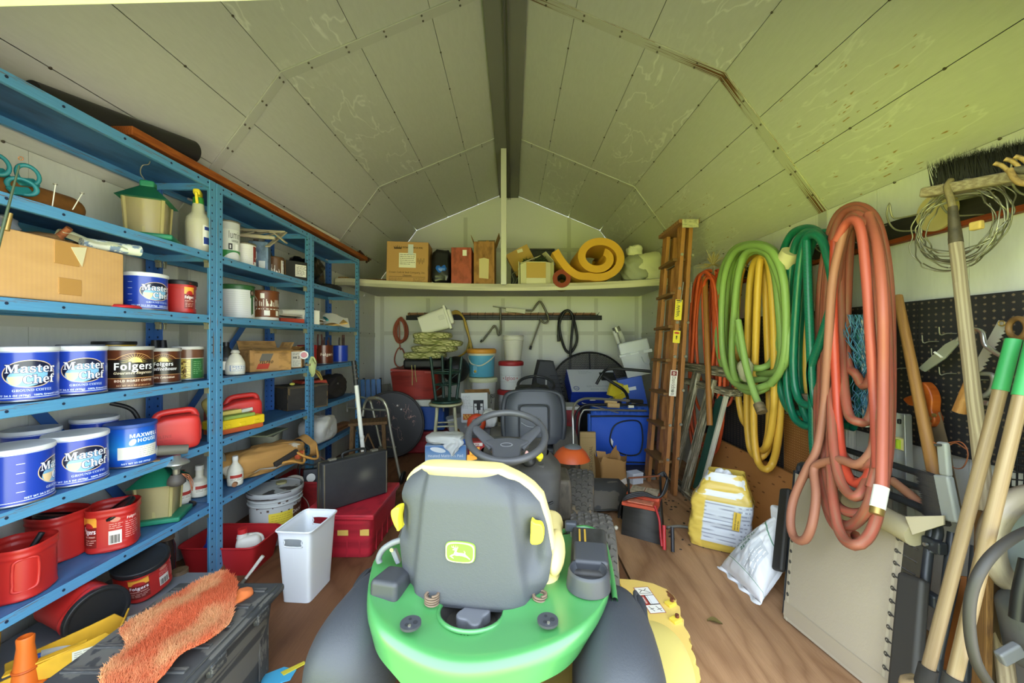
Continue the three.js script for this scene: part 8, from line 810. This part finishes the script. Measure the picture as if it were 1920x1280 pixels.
{ const t = thing('circular_saw', 'old circular saw with round blade guard and black cable at the picture edge', 'circular saw'), c = at(1952, 1020, 1.06), ry = [0, -.62, 0]; P(t, 'blade_guard', tf(lathe([[.135, -.03], [.155, -.02], [.158, .0], [.145, .02], [.118, .022], [.112, .0], [.118, -.02]], 56), c, [PI / 2, -.5, 0]), MW('#a59c90', .5, { metalness: .3 })); P(t, 'blade_disc', tf(lathe([[0, .006], [.05, .012], [.114, .004], [.114, -.004], [0, -.004]], 48), c, [PI / 2, -.5, 0]), MW('#8f9ca6', .4, { metalness: .5 })); P(t, 'hub', tf(cyl(.03, .026, .03, 24), [c.x - .01, c.y, c.z], [PI / 2, -.5, 0]), M('#5c666c', .5)); P(t, 'power_cable', tube([at(1960, 985, 1.0), at(1915, 1000, .95), at(1870, 1030, .9), at(1838, 1070, .88), at(1820, 1120, .88), at(1818, 1180, .88), at(1830, 1240, .88), at(1860, 1290, .9)], .0105, 60, 9), M('#34312d', .6)); P(t, 'cable_strain', tube([at(1925, 1050, 1.0), at(1912, 1110, 1.0), at(1906, 1160, 1.0)], .014, 20, 8), blackPlastic); P(t, 'motor_grip', tf(new THREE.CapsuleGeometry(.045, .12, 8, 20), at(1922, 1180, 1.04), [0, 0, .2]), MW('#4a4c4e', .5)); P(t, 'trigger_plate', rbox(.06, .035, .02, .006), M('#6c6e70', .4), at(1893, 1225, 1.0), [0, 0, .5]); P(t, 'foot_post', rod([c.x + .02, .005, c.z - .02], [c.x + .02, c.y - .14, c.z - .02], .02), MW('#5a5a56', .6)); void ry; }
{ const t = thing('wire_cage', 'black wire mesh basket at the picture edge above the circular saw', 'basket'); for (let k = 0; k < 16; k++) P(t, 'cross_wire', rod(at(1895 - (k > 10 ? (k - 10) * 4 : k < 3 ? -(3 - k) * 4 : 0), 800 + k * 14, 1.28), at(1960, 806 + k * 14, 1.22), .0022, .0022, 6), blackMetal); for (let k = 0; k < 4; k++) P(t, 'side_wire', tube([at(1905 + k * 14, 786, 1.27), at(1894 + k * 14, 830, 1.27), at(1892 + k * 14, 920, 1.27), at(1880 + k * 14, 1010, 1.27)], .0028, 20, 6), blackMetal); P(t, 'frame_wire', tube([at(1940, 775, 1.26), at(1908, 785, 1.27), at(1896, 815, 1.27), at(1893, 900, 1.27), at(1893, 1000, 1.27)], .0045, 30, 7), blackMetal); P(t, 'hanger_wire', rod(at(1940, 775, 1.26), [WX - .02, at(1940, 775, 1.26).y + .02, -1.25], .003), blackMetal); }
// sacks
{ const t = thing('yellow_sack', 'half empty yellow and white plastic sack standing against the hardboard sheet', 'sack', [1.215, 0, -2.33], -.55); const yt = dataTex(128, 256, (x, y) => { const f = (x + .02) % 1; if (y > .70) { const n = fbm(x * 8, y * 12, 81, 3, 8); return f > .1 && f < .55 && n > .44 ? [220, 222, 224] : [214, 184, 80]; } if (f > .02 && f < .30) return y > .1 && y < .64 ? ((Math.floor(y * 60) % 3 === 0 && hash2(Math.floor(x * 90), Math.floor(y * 60)) > .4) ? [150, 156, 170] : [206, 212, 220]) : [206, 178, 78]; return [222, 192, 88]; }); P(t, 'sack_body', surf((u, v) => { const a = u * 2 * PI, e = (c) => Math.sign(c) * Math.pow(Math.abs(c), .38), k = v < .1 ? .86 + 1.4 * v : v < .62 ? 1 : 1 - (v - .62) * 1.15, cr = .022 * fbm(u * 9, v * 16, 7, 3); return [(.15 * k + cr) * e(Math.cos(a)) + .04 * v, .43 * v + .006 - .0, (.085 * k + cr) * e(Math.sin(a)) - .02 * v]; }, 64, 48), MT(yt, .35, { side: THREE.DoubleSide })); P(t, 'torn_mouth', lump(tf(sph(.06, 20), [.03, .40, -.02], [0, 0, -.3], [1, .75, .6]), .035, 34, 6), M('#d9dade', .35)); P(t, 'print', new THREE.PlaneGeometry(.10, .035), MT(canvasTex(128, 48, (g) => { g.fillStyle = '#deb93a'; g.fillRect(0, 0, 128, 48); txt(g, 'WATER SOFTENER', 64, 16, 14, '#3a3420'); scribble(g, 8, 32, 110, 1, 1, '#6a5c28', 5); }), .5), [.10, .20, .105], [-.05, .1, PI / 2 - .1]); }
{ const t = thing('white_sack', 'white plastic sack with green print slumped against the lounge chair', 'sack'), wt = canvasTex(256, 192, (g) => { g.fillStyle = '#dcdde0'; g.fillRect(0, 0, 256, 192); g.fillStyle = '#c2c6cc'; g.fillRect(40, 40, 120, 60); g.fillRect(40, 110, 130, 60); scribble(g, 46, 48, 110, 4, 12, '#f2f2f2', 3); g.fillStyle = '#5f8a72'; g.fillRect(196, 0, 5, 192); g.fillRect(36, 0, 2, 192); txt(g, 'stay', 100, 128, 26, '#3a6a50', { r: -.2 }); txt(g, 'green', 112, 154, 28, '#3a6a50', { r: -.2 }); }), A = atY(1352, 1060, .01), B = atY(1428, 1132, .01), C = atX(1482, 1046, 1.33), E = atX(1466, 960, 1.36), nn = B.clone().sub(A).cross(E.clone().sub(A)).normalize();
  for (const s of [1, -1]) P(t, s > 0 ? 'sack_front' : 'sack_back', surf((u, v) => { const p = A.clone().lerp(E, u).lerp(B.clone().lerp(C, u), v), b = Math.pow(Math.sin(Math.min(1, Math.max(0, u)) * PI) * Math.sin(v * PI), .45), w = .022 * (fbm(u * 7, v * 9, 17, 3) - .45) * Math.min(1, b * 1.5); p.addScaledVector(nn, s * (.055 * b + w)); p.x -= .02 * Math.sin(u * PI) * (v < .02 || v > .98 ? 1 : 0); p.y = Math.max(.003, p.y + .045 * b); return p.toArray(); }, 40, 40), MT(wt, .4, { side: THREE.DoubleSide }));
  P(t, 'seam_end', surf((u, v) => { const p = A.clone().lerp(B, u), o = E.clone().sub(A).normalize().multiplyScalar(-.03 * v); p.add(o).addScaledVector(nn, .01 * Math.sin(u * 22)); p.y = Math.max(.003, p.y); return p.toArray(); }, 30, 3), M('#dfe0e2', .45, { side: THREE.DoubleSide })); P(t, 'folded_top', lump(rbox(.05, .10, .16, .02).translate(E.x - .02, E.y - .02, E.z + .05), .02, 18, 4), M('#dcdde0', .4)); }
// battery charger with cables
{ const t = thing('battery_charger', 'old battery charger with orange trim, carry handle and coiled clamps', 'charger', [.83, 0, -2.50], -.5), m = MW('#3c3c3c', .6), om = MW('#c8543a', .55); P(t, 'case', tf(new THREE.CylinderGeometry(.135, .15, .19, 4, 1), [0, .097, 0], [0, PI / 4, 0], [1.05, 1, 1.25]), m); P(t, 'front_tray', rbox(.21, .02, .11, .005), om, [0, .2, .075]); P(t, 'tray_well', rbox(.15, .006, .06, .003), MW('#d8846a', .6), [0, .211, .075]); P(t, 'raised_back', rbox(.20, .045, .14, .006), om, [0, .212, -.05]); for (const x of [-.045, .045]) P(t, 'top_plate', rbox(.085, .008, .12, .002), MW('#b5aa98', .6), [x, .237, -.05]); P(t, 'vent_grille', tf(cyl(.05, .05, .004, 32), [-.128, .10, .0], [0, 0, PI / 2 + .1]), M('#141414', .7)); for (let k = 0; k < 5; k++) P(t, 'vent_bar', rbox(.004, .004, .085, .001), MW('#4a4a48', .6), [-.132 - (.1 - k * .0) * .0, .07 + k * .015, 0]); P(t, 'handle_post', rod([-.08, .2, .03], [-.085, .33, .03], .007), blackMetal); P(t, 'handle_bar', rod([-.085, .33, .03], [.10, .36, -.02], .0055), rustMat); P(t, 'handle_post', rod([.10, .36, -.02], [.10, .22, -.05], .007), blackMetal);
  for (let k = 0; k < 3; k++) P(t, 'cable', tube([[-.14, .12 - k * .02, .06], [-.10, .21 + k * .006, .10], [0, .245 + k * .01, .06], [.10, .24, .02], [.14, .30 + k * .02, -.02], [.12, .37 - k * .01, -.06], [.08, .35, -.05]], .0075, 60, 7), blackPlastic); P(t, 'red_cable', tube([[.09, .22, .12], [.12, .16, .16], [.13, .08, .18], [.14, .03, .20]], .007, 30, 7), M('#a8242a', .5)); for (const [x, c] of [[.145, '#b32a2c'], [.19, '#26262a']]) P(t, 'clamp', tube([[x, .13, .15], [x + .005, .06, .18], [x + .008, .012, .20]], .011, 20, 7), M(c, .45)); P(t, 'plug', tf(sph(.014, 12), [-.15, .02, .08]), M('#cfc8b0', .6)); P(t, 'floor_cable', tube([[.13, .012, -.1], [.19, .012, -.15], [.25, .012, -.16], [.30, .012, -.12]], .009, 30, 7), M('#77756a', .6)); }
{ const t = thing('debris', 'scatter of dark dirt crumbs on the floor by the charger', 'debris'); const l = []; for (let k = 0; k < 60; k++) l.push(tf(box(rr(.004, .02), .004, rr(.004, .02)), [rr(.95, 1.38), .003, -rr(2.2, 3.0)], [0, rr(0, 3), 0])); P(t, 'crumbs', merge(l), M('#4a4034', .9)); stuff(t); }
{ const c = thing('glass_tubes', 'coiled clear tubes and green strip hanging on the pegboard behind the yellow hose', 'tubes'); for (const [k, x] of [1398, 1406, 1415].entries()) P(c, 'glass_tube', rod(atX(x, 622, 1.62), atX(x + 3, 745, 1.62), .012), M(k === 1 ? '#5f7a3c' : '#a8b48c', .2, { transparent: true, opacity: .8 })); P(c, 'top_clip', rbox(.03, .03, .11, .006), M('#4a6a3c', .5), atX(1407, 622, 1.62)); }
renderer.render(scene, camera);
